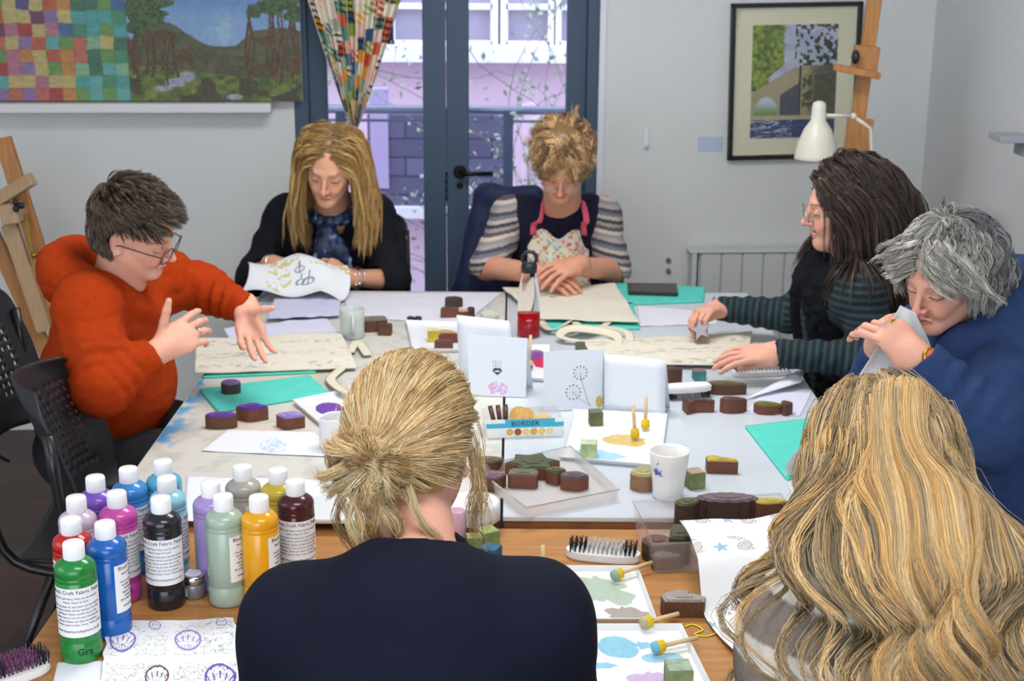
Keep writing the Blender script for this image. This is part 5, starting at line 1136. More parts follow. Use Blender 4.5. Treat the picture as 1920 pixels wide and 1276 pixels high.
palette('white palette with sky blue and lilac paint at the bottom edge', [(1120, 1330), (1345, 1330), (1274, 1184), (1075, 1184)], TZ, pf((.36, .78, .19, .16, (142, 196, 222), 3, .15), (.62, .80, .10, .05, (142, 196, 222), 13, .9), (.66, .62, .12, .06, (150, 200, 224), 5, .2), (.84, .62, .09, .08, (158, 204, 226), 5, .2), (.55, .30, .24, .16, (200, 180, 214), 6, .6), (.14, .52, .14, .04, (150, 200, 224), 9, .5)), 160)
palette('white palette with a pool of violet paint beside the bun', [(602, 800), (700, 770), (650, 738), (553, 758)], TW, pf((.42, .52, .24, .28, (110, 70, 176), 3, .1)), 80)
palette('white palette at the far side holding the yellow sponge and blocks', [(775, 660), (880, 660), (868, 612), (764, 608)], TW, pf((.7, .7, .2, .14, (206, 170, 90), 3, .5)), 60)
palette('white palette with violet and magenta paint behind the folded cards', [(975, 712), (1030, 716), (1030, 655), (980, 655)], TW, pf((.5, .75, .5, .25, (120, 70, 150), 3, .3), (.75, .55, .3, .2, (200, 40, 90), 3, .3)), 60)
def prj(P):                              # inverse of ray(): photograph pixel of a point
    q = Vector(P)-CAMP; f = Vector((0, math.cos(PITCH), -math.sin(PITCH))); d = Vector((0, -math.sin(PITCH), -math.cos(PITCH))); z = q.dot(f); u, v = q.x/z, q.dot(d)/z; u, v = u*math.cos(ROLL)-v*math.sin(ROLL), u*math.sin(ROLL)+v*math.cos(ROLL); return u*FPX+960, v*FPX+638
STICK = mat('birch_dowel', 'd6bd92', .6, var=.06, vscale=30)
def dauber(label, tip, end, tipc, zt, ze=None, z=TW, lean=0.0):
    """sponge-tipped wooden stick; tip and end are pixels, zt and ze their heights"""
    a = H(*tip, zt); e = H(*end, ze) if ze is not None else D(*end, a.y+lean)
    rt = tag(empty('sponge_dauber', tuple(a)), label, 'dauber', 'sponge daubers on wooden sticks'); d = (e-a); L_ = d.length; d.normalize()
    b = MB(); b.tube([d*.010, d*L_], .0042, 10); b.build('stick', STICK, rt)
    Mx = Matrix(rot_to(d).tolist()).to_4x4(); b = MB(); b.lathe([(.004, -.006), (.0095, -.003), (.0105, .004), (.010, .016), (.006, .019)], 20, Mx, 0, True, [1, 1, 0, 0]); b.build('sponge_tip', [mat('sponge_yellow', 'e0c020', .9, bump=.6, bscale=700), mat('sponge_'+tipc, tipc, .8, bump=.5, bscale=700)], rt); return rt
dauber('yellow-tipped sponge dauber standing right in the mustard paint', (1191, 817), (1187, 760), 'd8b820', TW+.012, lean=.004)
dauber('sponge dauber with yellow tip, the one nearer the blank card', (1210, 800), (1211, 743), 'd8b820', TW+.012, lean=.02)
dauber('sponge dauber with violet tip leaning before the red drink bottle', (992, 688), (995, 628), '5a3090', TW+.012, lean=.03)
dauber('sponge dauber with sage green tip resting on the palette rim near the brush', (1152, 1078), (1222, 1054), '8fae98', TZ+.016, TZ+.018)
dauber('sponge dauber standing upright close to the navy sleeve', (1087, 1160), (1091, 1086), 'a088c8', TZ+.012, lean=.02)
dauber('sponge dauber with taupe tip lying over the palette edge by the hare stamp', (1206, 1167), (1272, 1150), 'b8b090', TZ+.016, TZ+.018)
dauber('sponge dauber with blue tip on the sky blue palette', (1228, 1213), (1308, 1195), '78b8d0', TZ+.016, TZ+.018)
b = MB(); a = H(1017, 1082, TZ); e = D(1018, 1022, a.y); b.tube([(0, 0, .001), tuple(e-a)], .0042, 10); o = b.build('wooden_stick', STICK, None, tuple(a)); tag(o, 'bare wooden stick upright next to the navy shoulder', 'stick')
def sponge(label, px, py, s, c1_, c2_, z=TW, rz=15, sz=1.0):
    p = H(px, py, z+s*.5); p.z = z; b = MB(); b.box((0, 0, s*sz/2), (s, s, s*sz), 1); b.box((0, 0, s*sz+.0008), (s*.96, s*.96, .0016), 0)
    o = bevel(b.build('sponge_cube', [mat('sponge_top_'+c1_, c1_, .95, var=.25, vscale=60, bump=.6, bscale=600), mat('sponge_side_'+c2_, c2_, .95, var=.3, vscale=40, bump=.6, bscale=600)], None, tuple(p)), .003); o.rotation_euler = (0, 0, R(rz)); return tag(o, label, 'sponge', 'painted sponge cubes')
sponge('sponge cube stained dark green and rust on the mustard palette', 1117, 782, .032, '66705a', '6c6a4a', TW+.004, 6)
sponge('pale green sponge cube standing in the blue paint', 1104, 840, .036, 'b6c8a0', 'b0c294', TW+.004, -6, .9)
sponge('green sponge cube touching the right side of the white mug', 1302, 897, .036, 'a89880', '7c8a5c', TW, 20)
sponge('sponge cube with pale green top and lilac side at the bottom edge', 1272, 1268, .040, '9cb098', '8c9c70', TZ+.004, 5)
sponge('sponge cube striped teal and yellow beside the scrubbing brush', 1311, 700, .032, '886a70', '4c8c90', TW, 8, .8)
sponge('yellow sponge cube on the far palette', 812, 628, .032, 'd0cc90', 'c8b040', TW+.004, 4)
sponge('green sponge cube beside the navy shoulder, the larger green one', 915, 1002, .036, '94a468', '7c9058', TZ, 30, .8)
sponge('green sponge cube half hidden by the shoulder, left of the larger one', 889, 1012, .030, '8c9c64', '748850', TZ, 10, .8)
sponge('blue sponge cube touching the navy shoulder', 920, 1028, .034, '3c6c84', '34607a', TZ, -25, .6)
sponge('small dark green sponge cube behind the seed-head card', 1088, 652, .028, '5a6450', '6c7460', TW, 0)

# ------------------------------------------------------------------ mugs, drink, jar, brushes
GLZ = mat('glazed_white', 'eceae8', .15, spec=.5, coat=.3)
def mug(label, px, py_base, r, h, deco=False, hd_=True, taper=.78, m=GLZ, rz=0):
    p = H(px, py_base, TW); rt = tag(empty('mug', tuple(p), rz), label, 'mug'); pr = [(r*taper*.9, 0), (r*taper, .004), (r*(taper+.1*(1-taper)), h*.3), (r*(taper+.55*(1-taper)), h*.65), (r, h-.002), (r-.0012, h), (r-.004, h-.002), (r*(taper+.5*(1-taper))-.004, h*.6), (r*taper-.005, .007), (.001, .006)]
    b = MB(); b.lathe(pr, 48, None, 0, True, None, False); b.lathe([(.001, .0), (r*taper*.9, 0)], 48, None, 0, True, None, False); b.build('cup', m, rt)
    if hd_: b = MB(); b.tube(crv([(0, -r*.86, h*.80), (0, -r-.024, h*.74), (0, -r-.026, h*.42), (0, -r*.84, h*.24)], 14), .0055, 10, flat=1.4); b.build('handle', m, rt)
    if deco:
        b = MB(); g = np.random.default_rng(4)
        for k in range(9):
            a0 = R(-90-48)+g.normal(0, .10); z0_ = h*(.66+.07*g.normal()); pts = []
            for j in range(5): a = a0+j*.05*g.uniform(.4, 1.2); z_ = z0_+j*.002*g.choice([-1, 1]); rr = r*(taper+(1-taper)*z_/h)+.0012; pts.append((rr*math.cos(a), rr*math.sin(a), z_))
            b.tube(pts, .0006, 5)
        b.build('blue_sprig', mat('cobalt', '4a5ac0', .4), rt)
    return rt
mug('white ceramic mug with a small blue sprig on the right-hand table', 1252, 930, .0425, .104, True, False)
mug('pale glazed mug with a handle towards the viewer on the far left table', 661, 632, .0375, .088, False, True, .95, mat('glazed_grey', 'c2cbc8', .2, spec=.5), 0.15)
# drink bottle
p = H(991, 630, TW); rt = tag(empty('drink_bottle', tuple(p)), 'clear bottle with a black loop cap holding red drink', 'bottle'); rb = .034; hb = .145
GL = mat('bottle_clear', (.98, .98, 1), .03, trans=1.0, ior=1.15, spec=.5)
b = MB(); b.lathe([(rb*.9, 0), (rb, .004), (rb*.98, .10), (rb*.96, .13), (rb*.80, .165), (rb*.66, .185), (rb*.62, .20)], 40, None, 0, True, None, False); b.build('glass_body', GL, rt)
b = MB(); b.lathe([(.0005, .005), (rb*.9, .005), (rb*.94, .008), (rb*.94, .072), (.0005, .072)], 40, None, 0, True, None, False); b.build('red_drink', mat('red_juice', 'b8101c', .08, spec=.5), rt)
b = MB(); b.lathe([(rb*.68, .195), (rb*.70, .215), (rb*.60, .222), (.001, .223)], 32); b.build('cap', MATS['rocker_black'], rt)
b = MB(); b.tube([(.021*math.cos(a), 0, .236+.020*math.sin(a)) for a in np.linspace(-.6, math.pi+.6, 15)], .0055, 8); b.build('carry_loop', MATS['rocker_black'], rt)
# jar of silver paint
p = H(365, 1116, TZ); rt = tag(empty('paint_jar', tuple(p)), 'small jar with a silver lid between the black and sage green bottles', 'jar')
b = MB(); b.lathe([(.019, 0), (.021, .003), (.021, .026), (.0185, .030)], 36); b.build('glass', mat('silver_grey_paint', '7d7f82', .25, metal=.3), rt)
b = MB(); b.lathe([(.0215, .029), (.0225, .031), (.0225, .041), (.0205, .0445), (.016, .0445), (.0155, .0430)], 36); b.build('lid', mat('silver', 'd8d8dc', .2, metal=1.0), rt)
b = MB(); b.lathe([(.0145, .0432), (.0145, .0442)], 30); b.build('lid_label', MATS['paper'], rt)
b = MB(); 
for k in range(7): a = R(-125+k*2.6-8); b.box((.0213*math.cos(a), .0213*math.sin(a), .014), (.0008, .0014, .014), 0, None, a)
b.build('side_label', MATS['paper'], rt)
def brush(label, a, e, z, w_, h, bc, up=True, arch=.0, rows=5, n=15, end_dark=True, bl=.020, flip=False):
    p = H(*a, z); q = H(*e, z); o = (p+q)/2; d = (q-p); L_ = d.length; ang = math.atan2(d.y, d.x); rt = tag(empty('scrubbing_brush', tuple(o), ang), label, 'brush', 'white-handled scrubbing brushes')
    if flip: rt.rotation_euler = (math.pi, 0, ang); rt.location.z += h+bl+.002
    b = MB(); out = [(L_/2*math.copysign(abs(math.cos(t))**.55, math.cos(t)), w_/2*math.copysign(abs(math.sin(t))**.7, math.sin(t))*(1-.12*math.cos(2*t))) for t in [2*math.pi*i/44 for i in range(44)]]
    b.prism([(x*.96, y*.9) for x, y in out], 0, .003); b.prism(out, .003, h); ob = bevel(b.build('handle', mat('brush_white', 'e8e8ea', .3), rt), .004, 3)
    dark = MB(); lite = MB(); g = np.random.default_rng(int(abs(a[0])))
    for i in range(n):
        for j in range(rows):
            x = (i/(n-1)-.5)*L_*.86; y = (j/(rows-1)-.5)*w_*.70; dk = end_dark and (i < n*.24 or i > n*.74); tgt = dark if dk else lite
            for k in range(6): ox, oy = g.normal(0, .0009, 2); sx_, sy_ = g.normal(0, .0022, 2); tgt.tube([(x+ox, y+oy, h-.001), (x+ox+sx_*.5, y+oy+sy_*.5, h+bl*.6), (x+ox+sx_, y+oy+sy_, h+bl*g.uniform(.9, 1.05))], .00055, 3)
    for mbx, cc, nm in ((dark, bc[0], 'bristles'), (lite, bc[1], 'bristles')):
        if mbx.v: o_ = mbx.build(nm, mat('bristle_'+cc, cc, .6), rt); o_['kind'] = 'stuff'
    return rt
brush('white scrubbing brush with black and clear bristles upwards near the clear box', (1062, 1040), (1200, 1052), TZ, .048, .016, ('1c1c20', 'c8c4c0'))
brush('white scrubbing brush with purple stained bristles at the bottom left corner', (-30, 1290), (92, 1248), TZ, .050, .016, ('241c30', '6e3c66'), bl=.024)
brush('white scrubbing brush with grey bristles by the hand of the dark-haired woman', (1372, 704), (1482, 700), TW, .044, .014, ('3c3c40', 'a8a8ac'), bl=.012)
brush('white scrubbing brush lying bristles down beside the blank card', (1238, 748), (1332, 742), TW, .046, .014, ('2c2c30', 'c0c0c4'), bl=.018, flip=True)
# ink pad, caps, tubs, roll
def bx(name, label, cat, cs, z, h, m, group=None, bev=.002):
    c = [H(x, y, z) for x, y in cs]; o = sum(c, Vector())/4; b = MB(); b.add([tuple(p-o) for p in c]+[tuple(p-o+Vector((0, 0, h))) for p in c], [(3, 2, 1, 0), (4, 5, 6, 7), (0, 1, 5, 4), (1, 2, 6, 5), (2, 3, 7, 6), (3, 0, 4, 7)]); ob = bevel(b.build(name, m, None, tuple(o)), bev); tag(ob, label, cat, group); return ob
ip = bx('ink_pad', 'flat black ink pad box on the far teal mat', 'ink pad', [(1178, 553), (1271, 556), (1268, 538), (1176, 537)], TW+.0065, .014, mat('inkpad_black', '2c2624', .35))
for k, (px, s_) in enumerate(((770, 'left'), (784, 'right'))):
    b = MB(); b.lathe([(.010, 0), (.0115, .003), (.0115, .012), (.009, .015)], 24); o = b.build('pot_lid', MATS['rocker_black'], None, tuple(H(px, 602, TW+.0006))); tag(o, 'small round black pot lid behind the far palette, %s one of two' % s_, 'lid', 'black pot lids')
# printed biscuit box
cs = [(914, 822), (1054, 817), (1048, 776), (905, 780)]; c = [H(x, y, TW) for x, y in cs]; o = sum(c, Vector())/4; d = (c[1]-c[0]); ang = math.atan2(d.y, d.x); wL = d.length; dp = .105
bo = (c[0]+c[1])/2+Vector((-math.sin(ang), math.cos(ang), 0))*dp/2; rt = tag(empty('biscuit_box', tuple(bo), ang), 'box of assorted biscuits with a blue and white front panel', 'box'); hB = .040
b = MB(); b.add([(-wL/2, -dp/2, 0), (wL/2, -dp/2, 0), (wL/2, dp/2, 0), (-wL/2, dp/2, 0), (-wL/2*1.05, -dp/2*1.04, hB), (wL/2*1.05, -dp/2*1.04, hB), (wL/2*1.05, dp/2*1.04, hB), (-wL/2*1.05, dp/2*1.04, hB)], [(0, 1, 2, 3), (0, 4, 5, 1), (1, 5, 6, 2), (2, 6, 7, 3), (3, 7, 4, 0)]); ob = b.build('plastic_tray', CLEAR2, rt); solid(ob, .0015, 1)
def bc_(u, v):
    c = np.tile(A(232, 240, 238), (len(u), 1)); edge = .62+.0*u; cy = A(70, 178, 206); band = (v > .52) & ((v < .80) | ((u > .24) & (u < .88))); c = np.where(band[:, None], cy, c)
    for k, col in enumerate(((224, 180, 100), (170, 80, 60), (236, 214, 140), (226, 170, 80), (236, 206, 130), (240, 220, 170))):
        d_ = np.hypot((u-.30-k*.105)*wL, (v-.30)*hB*1.15); c = np.where((d_ < .0088)[:, None], A(*col), c); c = np.where((np.abs(d_-.0055) < .0008)[:, None], A(*col)*.8, c)
    c = np.where(((np.abs(v-.06) < .02) & (u > .35) & (u < .75) & (np.sin(u*220) > 0))[:, None], A(90, 90, 90), c); return c
def bf(u, v): return np.stack([(u-.5)*wL*(1+.05*v), -dp/2*(1+.04*v)-.0016, v*hB*1.15+.001], 1)
grid('front_panel', bf, 180, 60, mat('box_card', attr='col', rough=.45), rt, bc_, False, .0006)
text_obj('BORDER', .0165, lambda V: np.stack([V[:, 0], -dp/2*1.036-.0022-V[:, 2]*.5, V[:, 1]+hB*.76], 1), mat('ink_navy', '24303c', .5), rt, space=1.08)
BIS = mat('biscuit_gold', 'd8ac62', .8, var=.15, vscale=60, bump=.5, bscale=300); CHO = mat('chocolate', '4a2a1c', .4)
for k in range(3):
    p = Vector((-wL/2+.022+.014*k, -.012+.004*k, .018)); b = MB(); b.tube([(0, 0, 0), (-.012+.005*k, .026, .040)], .0058, 10); o_ = b.build('chocolate_finger', CHO, None, tuple(rt.matrix_basis @ p)); tag(o_, 'chocolate finger biscuit upright in the biscuit box, %s of three' % ('leftmost', 'middle', 'rightmost')[k], 'biscuit', 'chocolate finger biscuits')
for k, (x, y, z_, r_, t_) in enumerate(((-.005, .016, .030, .024, 62), (.012, .020, .028, .021, 62), (.052, .0, .022, .021, 30))):
    b = MB(); Mt = Matrix.Rotation(R(t_), 4, 'X'); b.prism(o_round(r_, r_, 16, .04, 48), -.003, .003, Mt); b.prism(o_round(r_*.5, r_*.5, 0, 0, 24), .003, .0042, Mt); o_ = bevel(b.build('round_biscuit', BIS, None, tuple(rt.matrix_basis @ Vector((x, y, z_)))), .0015); tag(o_, ('large golden round biscuit standing behind the chocolate fingers', 'golden round biscuit overlapping the largest one', 'golden round biscuit at the right end of the biscuit box')[k], 'biscuit', 'round golden biscuits')
# white tub by the shoulder, paper roll by the bun, pink roll
b = MB(); b.lathe([(.050, 0), (.054, .004), (.054, .034), (.050, .040), (.047, .041), (.045, .038)], 48); o_ = b.build('plastic_tub', mat('tub_white', 'e2e4e8', .35), None, tuple(H(888, 972, TW))); tag(o_, 'round white plastic tub with a pink smear behind the navy shoulder', 'tub')
def roll(u, v): a = u*1.9*math.pi+.8; r_ = .036+.010*u; return np.stack([r_*np.cos(a), r_*np.sin(a)*.8, v*.075*(1+.04*np.sin(u*11))], 1)
o_ = grid('kitchen_paper', roll, 60, 12, mat('kitchen_paper', 'eceef2', .9, bump=.4, bscale=300), None, None, True, .0008); o_.location = H(632, 838, TW+.0005); tag(o_, 'curled white kitchen paper standing behind the blonde bun', 'paper')
b = MB(); b.lathe([(.016, 0), (.017, .002), (.017, .060), (.015, .062)], 28); o_ = b.build('pink_bottle', mat('pink_clear', 'e6b8cc', .2, trans=.3), None, tuple(H(857, 1010, TZ))); tag(o_, 'translucent pink bottle just right of the neck of the nearest woman', 'bottle')
b = MB(); b.box((0, 0, .006), (.23, .13, .012)); o_ = bevel(b.build('white_board', mat('board_white', 'd8dce0', .4), None, tuple(H(650, 960, TW))), .005); tag(o_, 'white plastic board behind the maroon paint bottle and the bun', 'board')
# yellow curl of ribbon
b = MB(); pts = [np.array(tuple(H(x, y, TZ+.002))) for x, y in ((1284, 1174), (1300, 1170), (1318, 1180), (1302, 1188), (1325, 1192), (1348, 1184))]; oo_ = pts[0]; b.tube(crv([p-oo_ for p in pts], 24), .0016, 6, flat=.6); o_ = b.build('yellow_thread', mat('yellow_thread', 'e0d820', .7), None, tuple(oo_)); tag(o_, 'loose curl of bright yellow thread on the wooden table', 'thread')
# crinkled clear bag near the far pile
b = S(); p = np.array(tuple(H(918, 590, TW+.015))); b.ell(p, (.030, .022, .016), None); b.fn(folds(.012, 60, 60, 60, 3)); o_ = b.build('cellophane_bag', mat('cellophane', 'e8e8dc', .1, trans=.5, ior=1.1, spec=.8), None, .003); tag(o_, 'small crinkled clear bag beside the far pile of blocks', 'bag')

# ------------------------------------------------------------------ paint bottles
BR = .0335; BH = .205
def bottle_prof(): return [(BR*.90, 0), (BR*.98, .003), (BR, .010), (BR, .034), (BR*.955, .037), (BR*.955, .0385), (BR, .041), (BR, .142), (BR*.965, .1435), (BR, .145), (BR, .149), (BR*.965, .1505), (BR, .152), (BR, .160), (BR*.975, .1645), (BR*.90, .1690), (BR*.74, .1735), (BR*.58, .1765), (.0165, .178)]
CAPM = mat('cap_white', 'eef0f2', .35)
def label_mesh():
    w_ = 1.30; arc = lambda V: np.stack([(BR+.0006+V[:, 2])*np.sin(V[:, 0]/BR), -(BR+.0006+V[:, 2])*np.cos(V[:, 0]/BR), V[:, 1]], 1)
    return arc
ARC = label_mesh()
LT = None
def label_text():
    global LT
    if LT is not None: return LT
    Vs = []; Fs = []; k = 0
    lines = [('Block Craft Fabric Paint', .0092, .1265), ('Block Craft Fabric Paint can be used on', .0047, .1175), ('Fabric, Paper & Card.', .0047, .1110), ('Once on paper & card paint can be used on', .0047, .1035), ('any fabric which will be washed. Iron the', .0047, .0970), ('cold fabric. Either tumble dry on the', .0047, .0905), ('highest heat or iron all over the back for', .0047, .0840), ('minutes. Fabric can then be washed.', .0047, .0775), ('Block fabric paint is Non Toxic, Water based', .0047, .0710), ('www.theartycraftyplace.co.uk', .0064, .0590)]
    for t, s, z in lines:
        V, F = text_mesh(t, s, .00012, 'CENTER', 1.02)
        V = V.copy(); V[:, 1] += z; P = ARC(V); Vs.append(P); Fs += [tuple(i+k for i in f) for f in F]; k += len(V)
    LT = (np.concatenate(Vs), Fs); return LT
def paint_bottle_parts(rt, col, lab=0):
    cm = mat('paint_'+col, col, .22, spec=.5, coat=.25); b = MB(); b.lathe(bottle_prof(), 48); b.build('bottle_body', cm, rt)
    b = MB(); n = 48; pr = []
    for r_, z in ((.0165, .177), (.0172, .178), (.0172, .202), (.0160, .2045), (.001, .205)): pr.append((r_, z))
    b.lathe(pr, 36)
    for i in range(36): a = 2*math.pi*i/36; b.box((.0172*math.cos(a), .0172*math.sin(a), .190), (.0006, .0012, .022), 0, None, a)
    b.build('cap', CAPM, rt)
    a0 = 1.52; n = 56; V = []; F = []
    for j, z in ((0, .050), (1, .136)):
        for i in range(n+1): t = (i/n*2-1)*a0*BR*1.02; V.append((t, z, 0.0))
    P = ARC(np.array(V)-np.array([0, 0, .0003])); F = [(i, i+1, n+2+i, n+1+i) for i in range(n)]
    lo = mesh_obj('paper_label', P, F, mat('label_paper', 'e4e5e8', .6), rt, True); lo.rotation_euler = (0, 0, R(lab))
    V, F = label_text(); global LTM
    if 'LTM' not in globals(): t = mesh_obj('printed_text', V, F, mat('label_ink', '3e3e46', .6), lo); LTM = t.data
    else: t = bpy.data.objects.new('printed_text', LTM); COL.objects.link(t); t.parent = lo
BT = (('bright green', 137, 1015, '1c7a34', 12), ('bright red', 132, 970, 'b01c1c', -20), ('strong blue', 196, 978, '1a5cae', 122), ('pale lilac', 142, 930, 'c0afc8', 60), ('magenta pink', 218, 921, 'c04aa0', 45), ('violet', 178, 892, '7450b4', 110), ('mid blue', 240, 876, '3a80c4', 35), ('sky blue', 305, 862, '5aaed2', 90), ('powder blue', 312, 893, '8cc4d6', 62), ('black', 301, 931, '1e1e22', 0), ('lavender', 394, 902, 'a08cc4', 150), ('warm grey', 454, 872, 'a8a49e', 105), ('sage green', 418, 927, '9cb0a0', 112), ('olive yellow', 521, 878, 'c2ae3c', 110), ('amber yellow', 485, 929, 'dc9c14', 122), ('dark maroon', 553, 899, '42161e', 12))
DESC = {'bright green': 'the nearest to the camera', 'bright red': 'behind the green one at the left end', 'strong blue': 'right of the green one', 'pale lilac': 'at the left, behind the red one', 'magenta pink': 'behind the strong blue one', 'violet': 'behind the magenta one', 'mid blue': 'behind and left of the black one', 'sky blue': 'farthest back of the blue ones', 'powder blue': 'directly behind the black one', 'black': 'standing before the powder blue one', 'lavender': 'left of the sage green one', 'warm grey': 'behind the sage green one', 'sage green': 'right of the small silver-lidded jar', 'olive yellow': 'behind the maroon one', 'amber yellow': 'against the navy sleeve', 'dark maroon': 'beside the bun of the nearest woman'}
for nm, px, py, col, lab in BT:
    p = H(px, py, TZ+BH); p.z = TZ
    rt = tag(empty('paint_bottle', tuple(p)), 'white-capped bottle of %s fabric paint, %s' % (nm, DESC[nm]), 'bottle', 'fabric paint bottles on the wooden table'); paint_bottle_parts(rt, col, lab)
    if nm == 'bright green': text_obj('Gra', .017, lambda V: (lambda Q: Q@np.array([[math.cos(R(28)), math.sin(R(28)), 0], [-math.sin(R(28)), math.cos(R(28)), 0], [0, 0, 1]]))(ARC(V+np.array([0, .018, 0]))), mat('marker_black', '14241a', .4), rt, 'handwriting')
    if nm == 'magenta pink': text_obj('PINK', .012, lambda V: (lambda Q: Q@np.array([[math.cos(R(25)), math.sin(R(25)), 0], [-math.sin(R(25)), math.cos(R(25)), 0], [0, 0, 1]]))(ARC(V+np.array([0, .022, 0]))), mat('marker_plum', '5a1848', .4), rt, 'handwriting')

# ---- woman in the orange hooded fleece, left side of the table
def person_orange():
    hd = Head((-.893, 3.35, 1.235), 85, 23, -17, .94, nose=1.0)
    root = thing('person', 'woman with short dark hair and glasses in an orange hooded fleece, both hands raised', 'person', (-1.0, 3.42, 0.0))
    neck = v3(D(215, 540, 3.40)); chest = v3(D(205, 625, 3.42)); pel = v3(D(190, 770, 3.44))
    shn = v3(D(165, 575, 3.24)); shf = v3(D(292, 520, 3.57))
    eln = v3(D(190, 725, 3.12)); wrn = v3(D(303, 655, 3.20)); elf = v3(D(380, 540, 3.60)); wrf = v3(D(464, 580, 3.52))
    b = S()
    seatbody(b, neck, chest, pel, shn, shf, .14, .10, (1, -.12, 0), .16, .115, 0.0)
    hd.build(b, neck)
    for s, e, w_ in ((shn, eln, wrn), (shf, elf, wrf)):
        b.cone(s, e, .045, .038, .03); b.cone(e, w_, .037, .025, .02)
    # near (right) hand: back of the hand to the camera, fingers towards the table, thumb up
    dn = v3(D(372, 612, 3.27))-wrn
    hand(b, wrn, dn, (-.25, -.9, .12), -1, curls=((12, 22, 15), (18, 26, 18), (22, 30, 20), (28, 34, 22)), spread=5, tdir=(.25, -.05, 1.0), thumb=(50, 5))
    # far (left) hand: palm up to the camera, fingers hanging down, thumb out to the right
    df = v3(D(472, 632, 3.46))-wrf
    hand(b, wrf+np.array([.0, 0, 0.0]), df, (-.35, .75, .35), -1, curls=((18, 14, 10), (10, 12, 8), (6, 10, 8), (10, 14, 10)), spread=9, tdir=(1.0, -.25, .22), thumb=(70, 0))
    b.build('body', SKIN, root, .003, hd.skin('dca48d', 'c08070', '5a463c', .16))
    # fleece
    c = S()
    seatbody(c, neck+np.array([-.01, 0, -.02]), chest, pel+np.array([0, 0, .02]), shn, shf, .152, .118, (1, -.12, 0), .17, .13, .012)
    c.ell(v3(D(205, 720, 3.42)), (.16, .185, .14), None, .05)
    c.cone(shn, (shn+eln)/2, .072, .068, .04); c.cone((shn+eln)/2, eln, .068, .064, .03, fold=(.004, 3, 1)); c.cone(eln, eln+(wrn-eln)*.70, .062, .046, .03, fold=(.0035, 3.5, .4))
    c.cone(shf, elf, .072, .060, .04, fold=(.0045, 2.5, 0)); c.cone(elf, elf+(wrf-elf)*.86, .056, .042, .03, fold=(.005, 4, 1))
    # hood lying round the neck: thick collar falling open at the front
    hc = neck+np.array([.0, 0, .02])
    ringp = []
    for a, rx, rz in ((200, .115, .045), (150, .115, .045), (110, .105, .02), (60, .085, -.01), (15, .085, -.075), (-30, .088, -.065), (-80, .10, -.01), (-130, .12, .03), (-160, .12, .045)):
        ringp.append(hc+np.array([math.cos(R(a))*rx-.005, math.sin(R(a))*rx*1.02, rz]))
    rr = crv(ringp, 22)
    for i in range(21):
        t = i/20; r0 = .036+.012*math.cos(2*math.pi*(t-.02)); c.cone(rr[i], rr[i+1], r0, r0, .022)
    c.ell(hc+np.array([-.115, 0, .0]), (.055, .10, .065), hrot(0, 0, 25), .03)
    c.cone(hc+np.array([-.16, .02, .035]), hc+np.array([-.12, -.05, .04]), .022, .024, .02)
    c.cone(neck+np.array([-.01, 0, -.06]), hd.to(0, .015, -.06), .062, .066, .01, 's')
    c.plane(pel+np.array([0, 0, -.055]), (0, 0, -1), .02)
    cw = wrn+(eln-wrn)*.30; c.plane(cw+np.array([10, 0, 0]), (1, 0, 0))
    # open cuffs
    for e, w_, t in ((eln, wrn, .70), (elf, wrf, .86)):
        q = e+(w_-e)*t; dd = (w_-e)/np.linalg.norm(w_-e); c.cone(q-dd*.02, q+dd*.08, .031, .031, .004, 's'); c.ell(q+dd*.075, (.060, .060, .058), rot_to(dd), .004, 's')
    c.fn(folds(.009, 9, 9, 22, 3))
    ORG = mat('orange_fleece', 'a2360f', .95, .1, bump=.5, bscale=500, var=.08, vscale=60)
    fl = c.build('hooded_fleece', ORG, root, .004, sm=1)
    for nm, q0 in (('kangaroo_pocket_seam', 0),):
        pass
    tr = S()
    th = pel+np.array([0, 0, -.09])
    for dy in (-.11, .10):
        kn = th+np.array([.44, dy*1.2, -.02]); tr.cone(th+np.array([.0, dy, 0]), kn, .095, .07, .05, fold=(.004, 3, dy*9)); tr.cone(kn, kn+np.array([.02, 0, -.42]), .068, .05, .03)
    tr.ell(th+np.array([-.03, 0, .0]), (.14, .18, .11), None, .05)
    tr.build('trousers', mat('black_denim', '26262a', .9, .2, bump=.4, bscale=600, var=.15, vscale=30), root, .007, sm=1)
    m = MB()
    p = v3(D(180, 755, 3.24)); q = v3(D(172, 845, 3.20))
    m.tube([p, p+np.array([.012, 0, -.05]), q+np.array([0.008, 0, .03]), q], .0012, 6); m.tube([p+np.array([-.004, 0, 0]), p+np.array([-.02, 0, -.05]), q+np.array([-.008, 0, .03]), q], .0012, 6)
    m.ball(q+np.array([0, 0, -.008]), .008, 12, 1)
    off = np.array(root.location); m.v = [tuple(np.array(a)-off) for a in m.v]
    m.build('drawcord', [mat('cord_red', '7a2d1c', .8), mat('toggle_red', '8c3a28', .5)], root)
    # ring and earring
    g = MB(); rd = (dn/np.linalg.norm(dn)); 
    rc = wrn+rd*.108+np.array([0, 0, -.012]); Mx = rot_to(rd)
    g.tube([rc+Mx@np.array([math.cos(a)*.0102, math.sin(a)*.0102, 0]) for a in np.linspace(0, 2*math.pi, 17)[:-1]], .0015, 6, closed=True)
    g.v = [tuple(np.array(a)-off) for a in g.v]; g.build('ring', mat('silver', 'd8d8dc', .2, metal=1.0), root)
    g = MB(); e_ = hd.to(-.084, .010, -.034); g.ball(e_-off, .0035, 10); g.build('earring', MATS['silver'], root)
    glasses(root, hd, (.026, .020), y=-.108, z=-.010, rim='40464e', rr=.0014)
    # hair: short, swept forward
    cap = S(); cap.ell(hd.to(0, .016, .037), np.array([.078, .096, .092])*hd.sc, hd.M, .01); cap.ell(hd.to(0, .050, -.010), np.array([.062, .058, .06])*hd.sc, hd.M, .03)
